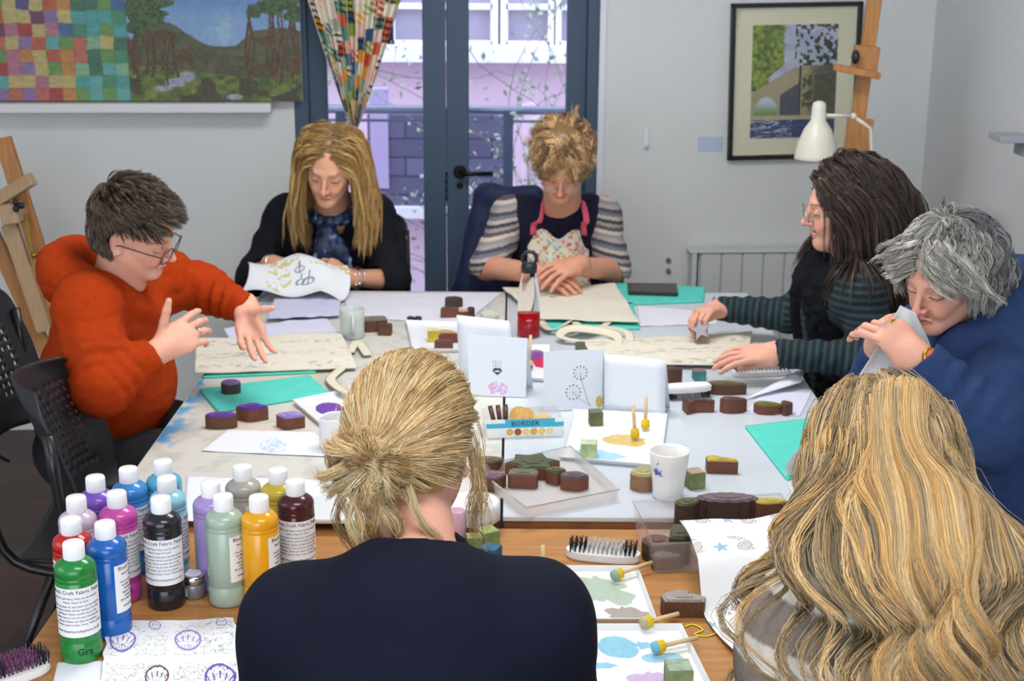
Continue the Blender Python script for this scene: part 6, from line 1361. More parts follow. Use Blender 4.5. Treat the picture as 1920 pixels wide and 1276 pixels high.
    cap.plane(hd.to(0, -.062, .052), hd.M@np.array([0, -1, -.28])); cap.cone(hd.to(-.12, -.02, -.02), hd.to(.12, -.02, -.02), .052, .052, .012, 's')
    cap.plane(hd.to(0, .05, -.055), hd.M@np.array([0, -.25, -1]))
    base = np.array(srgb('3a302b'))
    cap.fn(lambda p: .0025*(fbm(p[:, 0]*70, p[:, 1]*70, p[:, 2]*40)-.5)*2)
    parts = [shell(cap, .004, base*.8, root)]
    def cond(q): return ((q[:, 2] > .045-.0*q[:, 1]) | (q[:, 1] > .012) & (q[:, 2] > -.06)) & (q[:, 2]+q[:, 1]*.6 > -.03) & ~((np.abs(q[:, 0]) > .042) & (q[:, 1] < .045) & (q[:, 2] < .040)) & (q[:, 1] > -.080+.35*(.09-q[:, 2]))
    q, Wp, N = scalp(hd, 1500, cond, 3, (.079, .097, .087), (0, .015, .038))
    f = hd.M@np.array([0, -1, .0]); dn_ = hd.M@np.array([0, 0, -1.])
    col_ = S(); col_.ell(hd.to(0, .016, .036), np.array([.079, .097, .087])*hd.sc, hd.M, .01); col_.ell(hd.to(0, .05, -.01), np.array([.062, .055, .065])*hd.sc, hd.M, .03)
    crown = hd.to(0.0, .075, .09)
    sw = hd.M@np.array([1., 0, 0])
    def field(p, i):
        a = p-crown; a /= np.linalg.norm(a, axis=1, keepdims=True)+1e-9
        return a*.55+f*.55+dn_*.12+sw*.35*np.sin(p[:, 2:3]*60)
    lay = .001+.006*rng.random(len(q))+.008*np.clip(((Wp-hd.c)@hd.M)[:, 2]/.1, 0, 1)
    P = flow(Wp, N*.2+f*.8, field, 9, .0050, col_, lay, .07, .5, 4)
    g_ = np.random.default_rng(4); col = haircol(len(P), ['2e2622', '40342d', '54463c', '6b5a4c', '7d6b58'], 5)
    P = clumped(P, 8, .0045, .5, .0005, 8, 7); parts.append(strands('', P, np.full(len(P), .0006), None, root, rep(col, 8, 3, .15)))
    hair_obj('hair', parts, HAIR, root)
    return root
person_orange()
def rings(root, name, specs, m):          # thin metal bands: (centre, axis, radius, thickness)
    off = np.array(root.location)
    for c, ax, r, th in specs:
        g = MB(); Mx = rot_to(ax); c = np.array(c)-off
        g.tube([c+Mx@np.array([math.cos(a)*r, math.sin(a)*r, 0]) for a in np.linspace(0, 2*math.pi, 25)[:-1]], th, 6, closed=True)
        g.build(name, m, root)
def scarf_col(V):
    n = fbm(V[:, 0]*60, V[:, 1]*60, V[:, 2]*45, 3, 4); a = np.tile(A(28, 40, 66), (len(V), 1)); a = mixc(a, A(44, 74, 120), sstep(.5, .62, n)); return mixc(a, A(150, 165, 180), sstep(.68, .74, n))
# ---- blonde woman with long hair, far side of the table
def person_blonde():
    hd = Head((-.604, 4.72, 1.185), -5.4, 25, 6, 1.027)
    root = thing('person', 'woman with long centre-parted blonde hair in a black top and blue patterned scarf', 'person', (-.62, 5.0, 0))
    neck = v3(D(622, 395, 4.90)); chest = v3(D(618, 470, 4.98)); pel = v3(D(615, 600, 5.05))
    sl = v3(D(540, 408, 4.97)); sr_ = v3(D(697, 405, 4.97))
    el = v3(D(478, 520, 4.86)); wl = v3(D(512, 495, 4.74)); er = v3(D(735, 525, 4.86)); wr_ = v3(D(652, 520, 4.72))
    b = S(); seatbody(b, neck, chest, pel, sl, sr_, .15, .10, (-.05, -1, 0), .16, .12); hd.build(b, neck)
    for s, e, w_ in ((sl, el, wl), (sr_, er, wr_)):
        b.cone(s, e, .046, .040, .03); b.cone(e, w_, .040, .026, .02)
    M1, t1, q1 = hand(b, wl, v3(D(556, 508, 4.66))-wl, (-.2, -.5, .8), 1, curls=((30, 35, 20), (28, 30, 20), (24, 26, 20), (22, 24, 20)), spread=5, tdir=(.7, .3, -.5), thumb=(30, 20))
    M2, t2, q2 = hand(b, wr_, v3(D(592, 492, 4.66))-wr_, (.15, -.75, .5), -1, curls=((45, 40, 20), (50, 45, 25), (55, 50, 25), (60, 50, 25)), spread=4, tdir=(-.9, -.1, .1), thumb=(30, 15))
    b.build('body', SKIN, root, .003, hd.skin('d9a184', 'b0504c', '8c6b50', .16))
    c = S(); seatbody(c, neck, chest, pel, sl, sr_, .155, .112, (-.05, -1, 0), .165, .13, .012)
    for s, e, w_, f in ((sl, el, wl, .35), (sr_, er, wr_, .30)):
        c.cone(s, e, .075, .064, .04, fold=(.004, 2.5, s[0]*9)); q = e+(w_-e)*f; c.cone(e, q, .064, .052, .02)
        dd = (w_-e)/np.linalg.norm(w_-e); c.ell(q+dd*.05, (.07, .07, .045), rot_to(dd), .004, 's'); c.cone(q-dd*.03, q+dd*.02, .043, .046, .003, 's')
    c.cone(neck+np.array([0, -.01, -.05]), hd.to(0, .02, -.08), .056, .062, .01, 's')
    c.fn(folds(.010, 10, 10, 14, 6))
    c.build('top', mat('black_crepe', '16181f', .8, .2, bump=.25, bscale=700), root, .004, sm=1)
    s = S(); nb = neck
    pts = crv([nb+np.array([.085*math.cos(a), -.005+.075*math.sin(a), .035-.05*(1-math.sin(a))*.5]) for a in np.linspace(-math.pi/2, 1.5*math.pi, 13)], 26)
    for i in range(25): s.cone(pts[i], pts[i+1], .022, .022, .012)
    kn = nb+np.array([-.01, -.095, -.045]); s.ell(kn, (.028, .024, .024), None, .012)
    tail = crv([kn, kn+np.array([-.005, -.03, -.06]), kn+np.array([-.01, -.02, -.13]), kn+np.array([-.018, -.01, -.205])], 8)
    for i in range(7): s.ell(tail[i]*.5+tail[i+1]*.5, (.030+.002*i, .014, .024), None, .012)
    tail = crv([kn, kn+np.array([.05, -.02, -.07]), kn+np.array([.06, -.01, -.15])], 6)
    for i in range(5): s.ell(tail[i]*.5+tail[i+1]*.5, (.032, .012, .022), None, .012)
    s.fn(folds(.006, 45, 30, 12, 2)); s.build('scarf', mat('scarf_silk', attr='col', rough=.45), root, .003, scarf_col)
    silver = mat('silver', 'd8d8dc', .2, metal=1.0)
    d1 = wl-el; d2 = wr_-er
    rings(root, 'bracelet', [(wl+d1*.05, d1, .030, .0026), (wr_-d2*.12, d2, .034, .0022), (wr_-d2*.22, d2, .037, .0022), (wr_-d2*.04, d2, .030, .002)], silver)
    f = MB(); off = np.array(root.location)
    for k in range(5): f.ball(wr_-d2*.16+np.array([-.005+.012*(k-2), -.035, -.012-.004*(k % 2)])-off, .007, 8)
    f.build('bracelet_charms', silver, root)
    rings(root, 'ring', [(wl+M1[:, 2]*.094-M1[:, 0]*.010, M1[:, 2], .0105, .0018), (wr_+M2[:, 2]*.094-M2[:, 0]*.010, M2[:, 2], .0105, .0018)], silver)
    # hair
    cols = ['a88350', 'c79b58', 'd6ae6c', 'a8834f', 'e2c084']
    parts = []
    cap = S(); cap.ell(hd.to(0, .020, .036), np.array([.0785, .098, .090])*hd.sc, hd.M, .01); cap.ell(hd.to(0, .06, -.04), np.array([.070, .06, .09])*hd.sc, hd.M, .03)
    cap.plane(hd.to(0, -.052, .062), hd.M@np.array([0, -1, -.45])); cap.cone(hd.to(0, -.08, -.03), hd.to(0, -.0, -.12), .062, .060, .01, 's')
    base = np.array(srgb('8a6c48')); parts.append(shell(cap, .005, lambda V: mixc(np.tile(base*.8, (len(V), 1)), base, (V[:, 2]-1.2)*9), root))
    q, Wp, N = scalp(hd, 1300, lambda q: (q[:, 2] > .03) & (q[:, 1] > -.072) | (q[:, 1] > .03) & (q[:, 2] > -.05), 11, (.079, .098, .089), (0, .016, .036))
    col_ = S(); col_.ell(hd.to(0, .018, .036), np.array([.079, .099, .090])*hd.sc, hd.M, .01); col_.cone(hd.to(0, -.02, .0), hd.to(0, -.035, -.07), .066*hd.sc, .052*hd.sc, .01)
    col_.cone(neck, sl, .06, .072, .03); col_.cone(neck, sr_, .06, .072, .03); col_.ell(chest+np.array([0, 0, .02]), (.17, .125, .19), None, .04)
    sx = hd.M[:, 0]; side = np.where(q[:, 0] > 0, 1.0, -1.0)[:, None]
    dnn = hd.M@np.array([0, .25, -1.])
    w_ = rng.random((len(q), 1))
    def field(p, i):
        l = hd.loc(p); out = side*sx*(1.0*np.clip(.066-np.abs(l[:, :1]), 0, .066)/.066)
        return out+dnn*.5*(1 if i < 14 else 0)+np.array([0, -.06, -1.0])*(.5+.03*i)+side*np.array([[1., 0, 0]])*((.30*np.sin(i*.40+w_*1.3+1.2)) if i > 10 else 0)+hd.M[:, 1]*(.5 if i < 6 else 0)
    lay = .001+.015*rng.random(len(q))**1.3*np.clip(np.abs(q[:, 0])/.05+.25, 0, 1)
    P = flow(Wp, N*.0+side*sx, field, 30, .0098+.0030*rng.random(len(q)), col_, lay, .035, .72, 5)
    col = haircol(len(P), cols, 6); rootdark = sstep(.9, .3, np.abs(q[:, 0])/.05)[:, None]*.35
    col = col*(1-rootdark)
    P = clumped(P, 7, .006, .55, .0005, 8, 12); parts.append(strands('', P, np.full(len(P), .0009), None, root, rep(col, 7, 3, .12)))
    hair_obj('hair', parts, HAIR, root)
    return root
person_blonde()
# ---- woman with curly hair in a floral apron
def flower_col(V):
    u = V[:, 0]*46; v = V[:, 2]*46; cu, cv = np.floor(u), np.floor(v); j = hash3(cu.astype(int), cv.astype(int), 3); j2 = hash3(cu.astype(int), cv.astype(int), 9); j3 = hash3(cu.astype(int), cv.astype(int), 17)
    x = u-cu-.5+.3*(j2-.5); y = v-cv-.5+.3*(j3-.5); r = np.hypot(x, y); th = np.arctan2(y, x); c = np.tile(A(232, 228, 208), (len(V), 1))
    pal = [A(220, 80, 60), A(235, 150, 60), A(236, 130, 150), A(240, 200, 90), A(110, 150, 200), A(214, 60, 80)]
    fl = (j < .62) & (r < .30+.08*np.cos(th*5)); idx = (j2*5.99).astype(int)
    for k in range(6): c[fl & (idx == k)] = pal[k]
    c[fl & (r < .1)] = A(240, 210, 110)
    u2 = u+.5; v2 = v+.5; cu, cv = np.floor(u2), np.floor(v2); j = hash3(cu.astype(int), cv.astype(int), 31); x = u2-cu-.5; y = v2-cv-.5; a = j*6.3; X_ = x*np.cos(a)+y*np.sin(a); Y_ = -x*np.sin(a)+y*np.cos(a)
    lf = (np.abs(Y_) < .10*(1-(X_/.36)**2)) & (np.abs(X_) < .36) & ~fl; c[lf & (j > .25)] = A(80, 130, 60)
    return c
def stripes(seq, f, axis=2):
    pal = [np.array(srgb(c)) for c in seq]
    def g(V, t=None):
        s = (V[:, axis] if t is None else t)*f; i = np.floor(s+.12*(fbm(V[:, 0]*9, V[:, 1]*9, V[:, 2]*3)-.5)).astype(int) % len(pal); return np.array(pal)[i]
    return g
def person_apron():
    hd = Head((.160, 4.72, 1.203), -4, 38, 3, 1.043)
    root = thing('person', 'woman with short curly fair hair and glasses in a floral apron over a navy vest', 'person', (.18, 5.0, 0))
    neck = v3(D(1055, 400, 4.92)); chest = v3(D(1045, 465, 4.97)); pel = v3(D(1040, 600, 5.03))
    sl = v3(D(960, 405, 4.95)); sr_ = v3(D(1125, 405, 4.95)); el = v3(D(913, 500, 4.84)); er = v3(D(1150, 505, 4.86))
    wl = v3(D(1005, 512, 4.62)); wr_ = v3(D(1082, 500, 4.64))
    b = S(); seatbody(b, neck, chest, pel, sl, sr_, .15, .10, (-.03, -1, 0), .16, .12); hd.build(b, neck, .058)
    b.cone(sl, el, .046, .044, .03); b.cone(el, wl, .044, .030, .02); b.cone(sr_, er, .046, .044, .03); b.cone(er, wr_, .044, .030, .02)
    hand(b, wl, v3(D(1070, 528, 4.56))-wl, (-.1, -.45, 1), 1, curls=((18, 20, 12),)*4, spread=5, tdir=(.9, .2, -.2), thumb=(25, 10))
    hand(b, wr_+np.array([0, -.01, .012]), v3(D(1010, 522, 4.52))-wr_, (.1, -.5, 1), -1, curls=((14, 22, 14),)*4, spread=7, tdir=(-.9, .2, -.1), thumb=(25, 10))
    b.build('body', SKIN, root, .003, hd.skin('d69a80', 'bd7468', 'a08060', .2))
    slv = stripes(['8d8c90', 'c8b9a8', '55525c', '9a8f8a', '3d3c48', 'b3a79c', '6f7080', '4a4a58', 'a59a98'], 85)
    for s, e, w_ in ((sl, el, wl), (sr_, er, wr_)):
        c = S(); c.ell(s+np.array([0, 0, .0]), (.074, .074, .070), None, .03); c.cone(s, e, .066, .060, .03, fold=(.003, 3, s[0]*5)); q = e+(s-e)*.12; c.cone(q, e, .060, .060, .01)
        dd = (w_-e)/np.linalg.norm(w_-e); c.ell(e+dd*.10+np.array([0, 0, -.05]), (.09, .09, .09), None, .006, 's'); c.ell(e+np.array([0, -.01, -.065]), (.08, .08, .055), None, .006, 's')
        c.fn(folds(.006, 14, 14, 18, 8)); c.build('striped_sleeve', mat('knit_stripe', attr='col', rough=.9, bump=.3, bscale=600), root, .004, lambda V: slv(V, V[:, 2]+.35*np.abs(V[:, 0]-.18)*.6), sm=1)
    c = S(); seatbody(c, neck, chest, pel, sl+np.array([.03, 0, 0]), sr_-np.array([.03, 0, 0]), .155, .112, (-.03, -1, 0), .165, .13, .012)
    c.cone(neck+np.array([0, -.03, .0]), neck+np.array([0, -.065, .075]), .066, .058, .02); c.cone(neck+np.array([0, -.04, .085]), hd.to(0, .01, -.08), .046, .064, .006, 's'); c.fn(folds(.007, 10, 10, 10, 9))
    c.build('vest', mat('navy_knit', '1d1c30', .9, .2, bump=.3, bscale=600), root, .004, sm=1)
    # apron: bib following the chest
    def bib(u, v):
        x = (u-.5)*2; w_ = .105+.05*sstep(.3, .9, v); z = .075-v*.40; y = -.138-.035*np.sin(np.pi*np.clip(v, 0, .8))+.055*x*x+.004*np.sin(x*9+v*4)
        top = -.020*(1-x*x)*(1-v)**3*(-1)
        return np.stack([chest[0]+x*w_, chest[1]+y, chest[2]+z+.012*x*x*(1-v)-.014*np.cos(x*6.3)*(1-v)**4], 1)-np.array(root.location)
    ap = grid('apron', bib, 60, 90, mat('apron_cotton', attr='col', rough=.85), root, lambda u, v: flower_col(bib(u, v)+1.3), True, .002)
    for e in (-1, 1):
        m = MB(); p = [chest+np.array([e*.088, -.118, .070]), chest+np.array([e*.084, -.130, .11]), neck+np.array([e*.078, -.10, -.005]), neck+np.array([e*.066, -.04, .045]), neck+np.array([e*.045, .05, .045])]
        m.tube(crv([np.array(x)-np.array(root.location) for x in p], 14), .011, 8, flat=.25); m.build('apron_strap', mat('coral_tape', 'e0607a', .8), root)
    glasses(root, hd, (.023, .014), y=-.112, z=-.016, rim='9a8a88', rr=.0010, shape=3)
    # curls
    cols = ['8a6a45', 'b08d5d', 'c9a676', 'a27f57', 'dcb890', '75583a']
    cap = S(); cap.ell(hd.to(0, .014, .042), np.array([.084, .098, .090])*hd.sc, hd.M, .01); cap.plane(hd.to(0, -.060, .050), hd.M@np.array([0, -1, -.35])); cap.cone(hd.to(0, -.09, -.03), hd.to(0, -.0, -.12), .066, .066, .01, 's'); cap.plane(hd.to(0, 0, -.04), hd.M@np.array([0, -.2, -1]))
    cap.fn(lambda p: .008*(fbm(p[:, 0]*55, p[:, 1]*55, p[:, 2]*55)-.5)*2)
    parts = [shell(cap, .004, np.array(srgb('7d603f')), root)]
    q, Wp, N = scalp(hd, 480, lambda q: (q[:, 2] > .028) & (q[:, 1] > -.078) | (q[:, 1] > .02) & (q[:, 2] > -.05), 21, (.082, .097, .091), (0, .012, .040))
    g = np.random.default_rng(2); PP = []; CC = []
    for i in range(len(q)):
        n = 11; t = np.linspace(0, 1, n); L = .040+.024*g.random(); dd = N[i]*.05+hd.M@np.array([np.sign(q[i, 0])*.35, -.45*np.sign(.02-q[i, 1]), -.5])+g.normal(0, .30, 3); dd -= N[i]*(dd@N[i])*.7; dd /= np.linalg.norm(dd)
        s = np.cross(dd, N[i]); s /= np.linalg.norm(s); tn = np.cross(s, dd); ra = .004+.004*g.random(); cy = .9+.5*g.random(); ph = g.random()*6; sg = g.choice([-1, 1])
        C0 = Wp[i]+dd*(t*L)[:, None]+N[i]*(.006*np.sin(np.pi*t))[:, None]
        for k in range(18):
            o = g.normal(0, .0050, 3); r_ = ra*(.8+.4*g.random())
            PP.append(C0+o+s*(r_*np.sin(2*np.pi*cy*t+ph)*t**.5)[:, None]+tn*(r_*sg*np.cos(2*np.pi*cy*t+ph)*t**.5)[:, None]); 
        c0 = haircol(1, cols, i); CC.append(np.repeat(c0, 18, 0)*(1+g.normal(0, .12, (18, 1))))
    PA = np.array(PP); sh = PA.shape; ql = hd.loc(PA.reshape(-1, 3)); ql[:, 2] = np.where(ql[:, 2] > .122, .122+(ql[:, 2]-.122)*.2, ql[:, 2]); PA = (hd.c+hd.sc*(ql@hd.M.T)).reshape(sh)
    parts.append(strands('', PA, np.full(len(PP), .0010), None, root, np.concatenate(CC)))
    hair_obj('hair', parts, HAIR, root)
    return root
person_apron()
def tealstripe(V, t):
    a = A(24, 28, 32); b_ = A(36, 66, 74); s = (t*52) % 1.0; return mixc(np.tile(a, (len(V), 1)), b_, sstep(.5, .58, s)-sstep(.9, .97, s))
# ---- woman with long dark hair, right side of the table
def person_brunette():
    hd = Head((.885, 3.80, 1.225), -95, 8, 4, .99)
    root = thing('person', 'woman with long dark hair and glasses in a black gilet over teal stripes', 'person', (.98, 3.85, 0))
    neck = v3(D(1592, 478, 3.88)); chest = v3(D(1580, 570, 3.88)); pel = v3(D(1600, 730, 3.92))
    sn = v3(D(1612, 555, 3.68)); sf = v3(D(1545, 530, 4.06)); en = v3(D(1640, 680, 3.60)); wn = v3(D(1458, 660, 3.66)); ef = v3(D(1480, 590, 4.06)); wf = v3(D(1350, 578, 4.12))
    b = S(); seatbody(b, neck, chest, pel, sn, sf, .145, .10, (-1, -.15, 0), .16, .12); hd.build(b, neck)
    for s, e, w_ in ((sn, en, wn), (sf, ef, wf)): b.cone(s, e, .044, .038, .03); b.cone(e, w_, .037, .025, .02)
    hand(b, wn, v3(D(1385, 664, 3.66))-wn, (-.12, -.30, 1), -1, curls=((8, 16, 10),)*4, spread=5, tdir=(-.9, .45, -.35), thumb=(25, 10))
    M2, t2, q2 = hand(b, wf, v3(D(1290, 588, 4.02))-wf, (.1, .35, .9), -1, curls=((35, 40, 25), (40, 40, 25), (40, 40, 25), (40, 40, 25)), spread=3, tdir=(-1., -.55, -.25), thumb=(20, 10))
    b.build('body', SKIN, root, .003, hd.skin('dba38d', 'b8685e', '4a352c', .22))
    top = S(); d1 = wn-en; d2 = wf-ef
    top.cone(sn, en, .062, .054, .03, fold=(.004, 2.5, 0)); top.cone(en, en+d1*.97, .054, .036, .02, fold=(.003, 5, 0)); top.cone(sf, ef, .060, .050, .03); top.cone(ef, ef+d2*.97, .050, .036, .02, fold=(.003, 5, 0))
    seatbody(top, neck, chest, pel, sn, sf, .148, .108, (-1, -.15, 0), .16, .125, .006)
    top.cone(neck+np.array([-.01, 0, -.03]), hd.to(0, .02, -.08), .052, .06, .01, 's')
    for w_, d in ((wn, d1), (wf, d2)): top.ell(w_+d/np.linalg.norm(d)*.04, (.045, .045, .045), None, .004, 's')
    top.fn(folds(.008, 12, 12, 12, 12))
    def tc(V):
        u1 = d1/np.linalg.norm(d1); u2 = d2/np.linalg.norm(d2); a1 = (V-en)@u1; a2 = (V-ef)@u2
        r1 = np.linalg.norm((V-en)-a1[:, None]*u1, axis=1); r2 = np.linalg.norm((V-ef)-a2[:, None]*u2, axis=1)
        t = np.where((r1 < .075) & (a1 > -.02), a1, np.where((r2 < .075) & (a2 > -.02) & (V[:, 0] < .78), a2, V[:, 2]))
        return tealstripe(V, t)
    top.build('striped_top', mat('rib_knit', attr='col', rough=.9, bump=.3, bscale=600), root, .004, tc, sm=1)
    g = S(); seatbody(g, neck, chest, pel, sn+(neck-sn)*.15, sf+(neck-sf)*.15, .165, .125, (-1, -.15, 0), .18, .14, .012)
    g.ell((sn+sf)/2+np.array([.02, 0, .03]), (.085, .17, .06), None, .05)
    pts = crv([neck+np.array([-.06, .0, -.09]), neck+np.array([-.05, -.07, -.03]), neck+np.array([.02, -.085, .03]), neck+np.array([.075, 0, .05]), neck+np.array([.02, .085, .03]), neck+np.array([-.05, .07, -.03]), neck+np.array([-.06, .02, -.09])], 20)
    for i in range(19): g.cone(pts[i], pts[i+1], .030, .030, .015)
    # open front: the striped top shows in a wedge
    fc = (chest+pel)/2+np.array([-.20, -.05, .02]); Mw = rot_to((-.25, -.05, 1)); g.ell(fc+np.array([.02, 0, .0]), (.075, .055, .26), Mw, .01, 's')
    for s in (sn, sf): g.ell(s+(s-neck)*.30, (.10, .060, .10), None, .01, 's')
    g.cone(neck+np.array([-.01, 0, -.03]), hd.to(0, .02, -.08), .054, .062, .01, 's')
    g.fn(lambda p: .008*(fbm(p[:, 0]*60, p[:, 1]*60, p[:, 2]*60, 2)-.5)*2)
    g.build('fleece_gilet', mat('black_fleece', '17181d', 1.0, .1, bump=.8, bscale=300), root, .004)
    st = S()
    rings(root, 'bangle', [(wf+d2*.10, d2, .030, .004)], mat('silver', 'd8d8dc', .2, metal=1.0))
    glasses(root, hd, (.025, .022), y=-.110, z=-.010, rim='8a8580', rr=.0012, shape=2)
    cols = ['2b211d', '3a2c26', '46362e', '2f2622', '54423a']
    cap = S(); cap.ell(hd.to(0, .020, .036), np.array([.080, .100, .091])*hd.sc, hd.M, .01); cap.ell(hd.to(0, .055, -.03), np.array([.072, .06, .09])*hd.sc, hd.M, .03)
    cap.plane(hd.to(0, -.050, .060), hd.M@np.array([0, -1, -.4])); cap.cone(hd.to(0, -.085, -.03), hd.to(0, -.02, -.13), .070, .064, .01, 's')
    base = np.array(srgb('2c221e')); parts = [shell(cap, .005, base, root)]
    q, Wp, N = scalp(hd, 1500, lambda q: (q[:, 2] > .03) & (q[:, 1] > -.074) | (q[:, 1] > .022) & (q[:, 2] > -.05), 31, (.081, .100, .091), (0, .016, .036))
    col_ = S(); col_.ell(hd.to(0, .018, .036), np.array([.080, .100, .091])*hd.sc, hd.M, .01); col_.cone(hd.to(0, -.02, .0), hd.to(0, -.04, -.07), .068*hd.sc, .056*hd.sc, .01); col_.cone(hd.to(0, .05, 0), neck+np.array([.05, 0, -.02]), .07, .07, .03)
    col_.cone(neck, sn, .075, .080, .03); col_.cone(neck, sf, .075, .080, .03); col_.ell(chest+np.array([0, 0, .02]), (.135, .17, .19), None, .04)
    side = np.where(q[:, 0] > 0, 1.0, -1.0)[:, None]; sx = hd.M[:, 0]; w_ = rng.random((len(q), 1)); bk = hd.M[:, 1]
    def field(p, i):
        l = hd.loc(p); out = side*sx*(1.0*np.clip(.068-np.abs(l[:, :1]), 0, .068)/.068)
        return out+np.array([0, 0, -1.0])*(.55+.03*i)+bk*(.55 if i < 8 else .05)+side*sx*(.06*np.sin(i*.4+w_*4))
    P = flow(Wp, N*.05+side*sx+bk*.4, field, 30, .0098+.0034*rng.random(len(q)), col_, .001+.016*rng.random(len(q))**1.3, .03, .72, 5)
    c0 = haircol(len(P), cols, 6); P = clumped(P, 6, .006, .5, .0005, 8, 12); parts.append(strands('', P, np.full(len(P), .0010), None, root, rep(c0, 6)))
    hair_obj('hair', parts, HAIR, root)
    # the wooden star stamp pinched in her far hand is a thing of its own
    c = (t2[0]+q2)/2+np.array([-.01, -.022, .004])
    out = [(.034*(1 if k % 2 == 0 else .45)*math.sin(k*math.pi/5), .034*(1 if k % 2 == 0 else .45)*math.cos(k*math.pi/5)) for k in range(10)]
    mb = MB(); Mr = Matrix.Rotation(R(72), 4, 'X') @ Matrix.Rotation(R(12), 4, 'Z'); mb.prism(out, -.012, .010, Mr, 0); mb.prism([(x*.93, y*.93) for x, y in out], .010, .0125, Mr, 1)
    o = bevel(mb.build('star_stamp', [mat('stamp_wood_dark', '5c3a2a', .6, var=.15, vscale=60), mat('silver_paint', 'a9a4ac', .45)], None, tuple(c)), .001)
    tag(o, 'small star-shaped wooden stamp with pale grey face held by the dark-haired woman', 'stamp', 'wooden printing blocks')
    return root
person_brunette()
# ---- grey haired woman, near right
def person_grey():
    hd = Head((.890, 2.88, 1.250), -54, 22, 6, .95)
    root = thing('person', 'woman with a grey bob in a blue cardigan holding a white cloth to her face', 'person', (1.05, 2.95, 0))
    neck = v3(D(1830, 590, 2.98)); chest = v3(D(1850, 720, 2.98)); pel = v3(D(1850, 900, 3.02))
    sn = v3(D(1925, 640, 2.84)); sf = v3(D(1730, 640, 3.14)); en = v3(D(1850, 805, 2.66)); wn = v3(D(1722, 672, 2.70)); ef = v3(D(1640, 730, 3.10)); wf = v3(D(1650, 640, 2.92))
    b = S(); seatbody(b, neck, chest, pel, sn, sf, .15, .11, (-.85, -.55, 0), .17, .13); hd.build(b, neck)
    for s, e, w_ in ((sn, en, wn), (sf, ef, wf)): b.cone(s, e, .046, .042, .03); b.cone(e, w_, .040, .027, .02)
    M1, t1, q1 = hand(b, wn, v3(D(1655, 608, 2.74))-wn, (.30, -.75, .45), -1, curls=((30, 38, 20), (38, 42, 22), (48, 46, 22), (55, 50, 25)), spread=4, tdir=(-.2, .75, .9), thumb=(30, 20))
    hand(b, wf, v3(D(1665, 590, 2.84))-wf, (-.4, .8, .2), 1, curls=((50, 40, 20),)*4, spread=3, tdir=(0, -.8, .6), thumb=(30, 20))
    b.build('body', SKIN, root, .003, hd.skin('dba48f', 'b05a55', '8a7a70', .18))
    t = S(); seatbody(t, neck, chest, pel, sn, sf, .152, .112, (-.85, -.55, 0), .17, .13, .006); t.cone(neck+np.array([-.01, 0, -.03]), hd.to(0, .02, -.08), .056, .064, .01, 's')
    st = stripes(['3c3866', '3c3866', '3c3866', '3c3866', '3c3866', 'cfcad6'], 260)
    t.build('striped_top', MATS['rib_knit'], root, .005, lambda V: st(V))
    c = S(); seatbody(c, neck, chest, pel, sn, sf, .16, .12, (-.85, -.55, 0), .185, .145, .016)
    d1 = wn-en; c.cone(sn, en, .082, .080, .05, fold=(.006, 2, 0)); c.cone(en, en+d1*.90, .078, .048, .03, fold=(.004, 4, 1)); c.cone(sf, ef, .072, .064, .04); c.cone(ef, ef+(wf-ef)*.75, .064, .042, .03)
    pts = crv([neck+np.array([-.12, -.10, -.15]), neck+np.array([-.07, -.12, -.05]), neck+np.array([.05, -.12, .04]), neck+np.array([.14, .0, .07]), neck+np.array([.05, .12, .04]), neck+np.array([-.08, .08, -.05])], 20)
    for i in range(19): q = abs(i-10)/10; c.cone(pts[i], pts[i+1], .050-.018*q, .050-.018*q, .03)
    c.ell(neck+np.array([-.17, -.10, -.12]), (.07, .055, .17), rot_to((-.3, -.1, 1)), .012, 's')
    c.cone(neck+np.array([0, 0, -.0]), hd.to(0, .02, -.06), .056, .07, .01, 's')
    dd = d1/np.linalg.norm(d1); qq = en+d1*.90; c.ell(qq+dd*.048, (.06, .06, .045), rot_to(dd), .004, 's'); c.cone(qq-dd*.02, qq+dd*.05, .036, .040, .003, 's')
    c.fn(folds(.012, 8, 8, 12, 14))
    c.build('hooded_cardigan', mat('blue_jersey', '2c3f66', .9, .15, bump=.35, bscale=700, var=.08, vscale=50), root, .004, sm=1)
    tr = S()
    for dy in (-.12, .12): kn = pel+np.array([-.36, dy, -.10]); tr.cone(pel+np.array([0, dy, -.09]), kn, .095, .075, .05); tr.cone(kn, kn+np.array([0, 0, -.42]), .07, .055, .03)
    tr.build('trousers', mat('grey_trousers', '4a5560', .9), root, .008, sm=1)
    # watch
    off = np.array(root.location); m = MB(); wc = wn-dd*.012; Mx = rot_to(dd)
    nrm = np.array([.30, -.75, .45]); nrm -= dd*(nrm@dd); nrm /= np.linalg.norm(nrm); sd = np.cross(dd, nrm)
    gold = mat('gold', 'c79a3c', .25, metal=1.0)
    m.tube([wc-off+(nrm*math.cos(a)*.032+sd*math.sin(a)*.034) for a in np.linspace(0, 2*math.pi, 29)[:-1]], .0075, 8, flat=.5, closed=True)
    wt = empty('wrist_watch', tuple(wc-off)); wt.parent = root
    m.v = [tuple(np.array(p)-(wc-off)) for p in m.v]; m.build('bracelet_band', gold, wt)
    m = MB(); Mz = Matrix.Translation(nrm*.031) @ Matrix(np.stack([sd, dd, nrm], 1).tolist()).to_4x4(); m.lathe([(.021, 0), (.021, .006), (.0195, .0085), (.0165, .0085), (.0165, .0075)], 32, Mz); m.build('case', gold, wt)
    m = MB(); m.lathe([(.0165, 0), (.0165, .0003)], 32, Mz @ Matrix.Translation((0, 0, .0080))); m.build('dial', mat('coral_dial', 'f0703c', .35), wt)
    m = MB(); m.box((.004, 0, .0085), (.009, .001, .0004), 0, Mz); m.box((0, .005, .0085), (.001, .011, .0004), 0, Mz); m.build('watch_hands', mat('white_plain', 'f4f4f4', .4), wt)
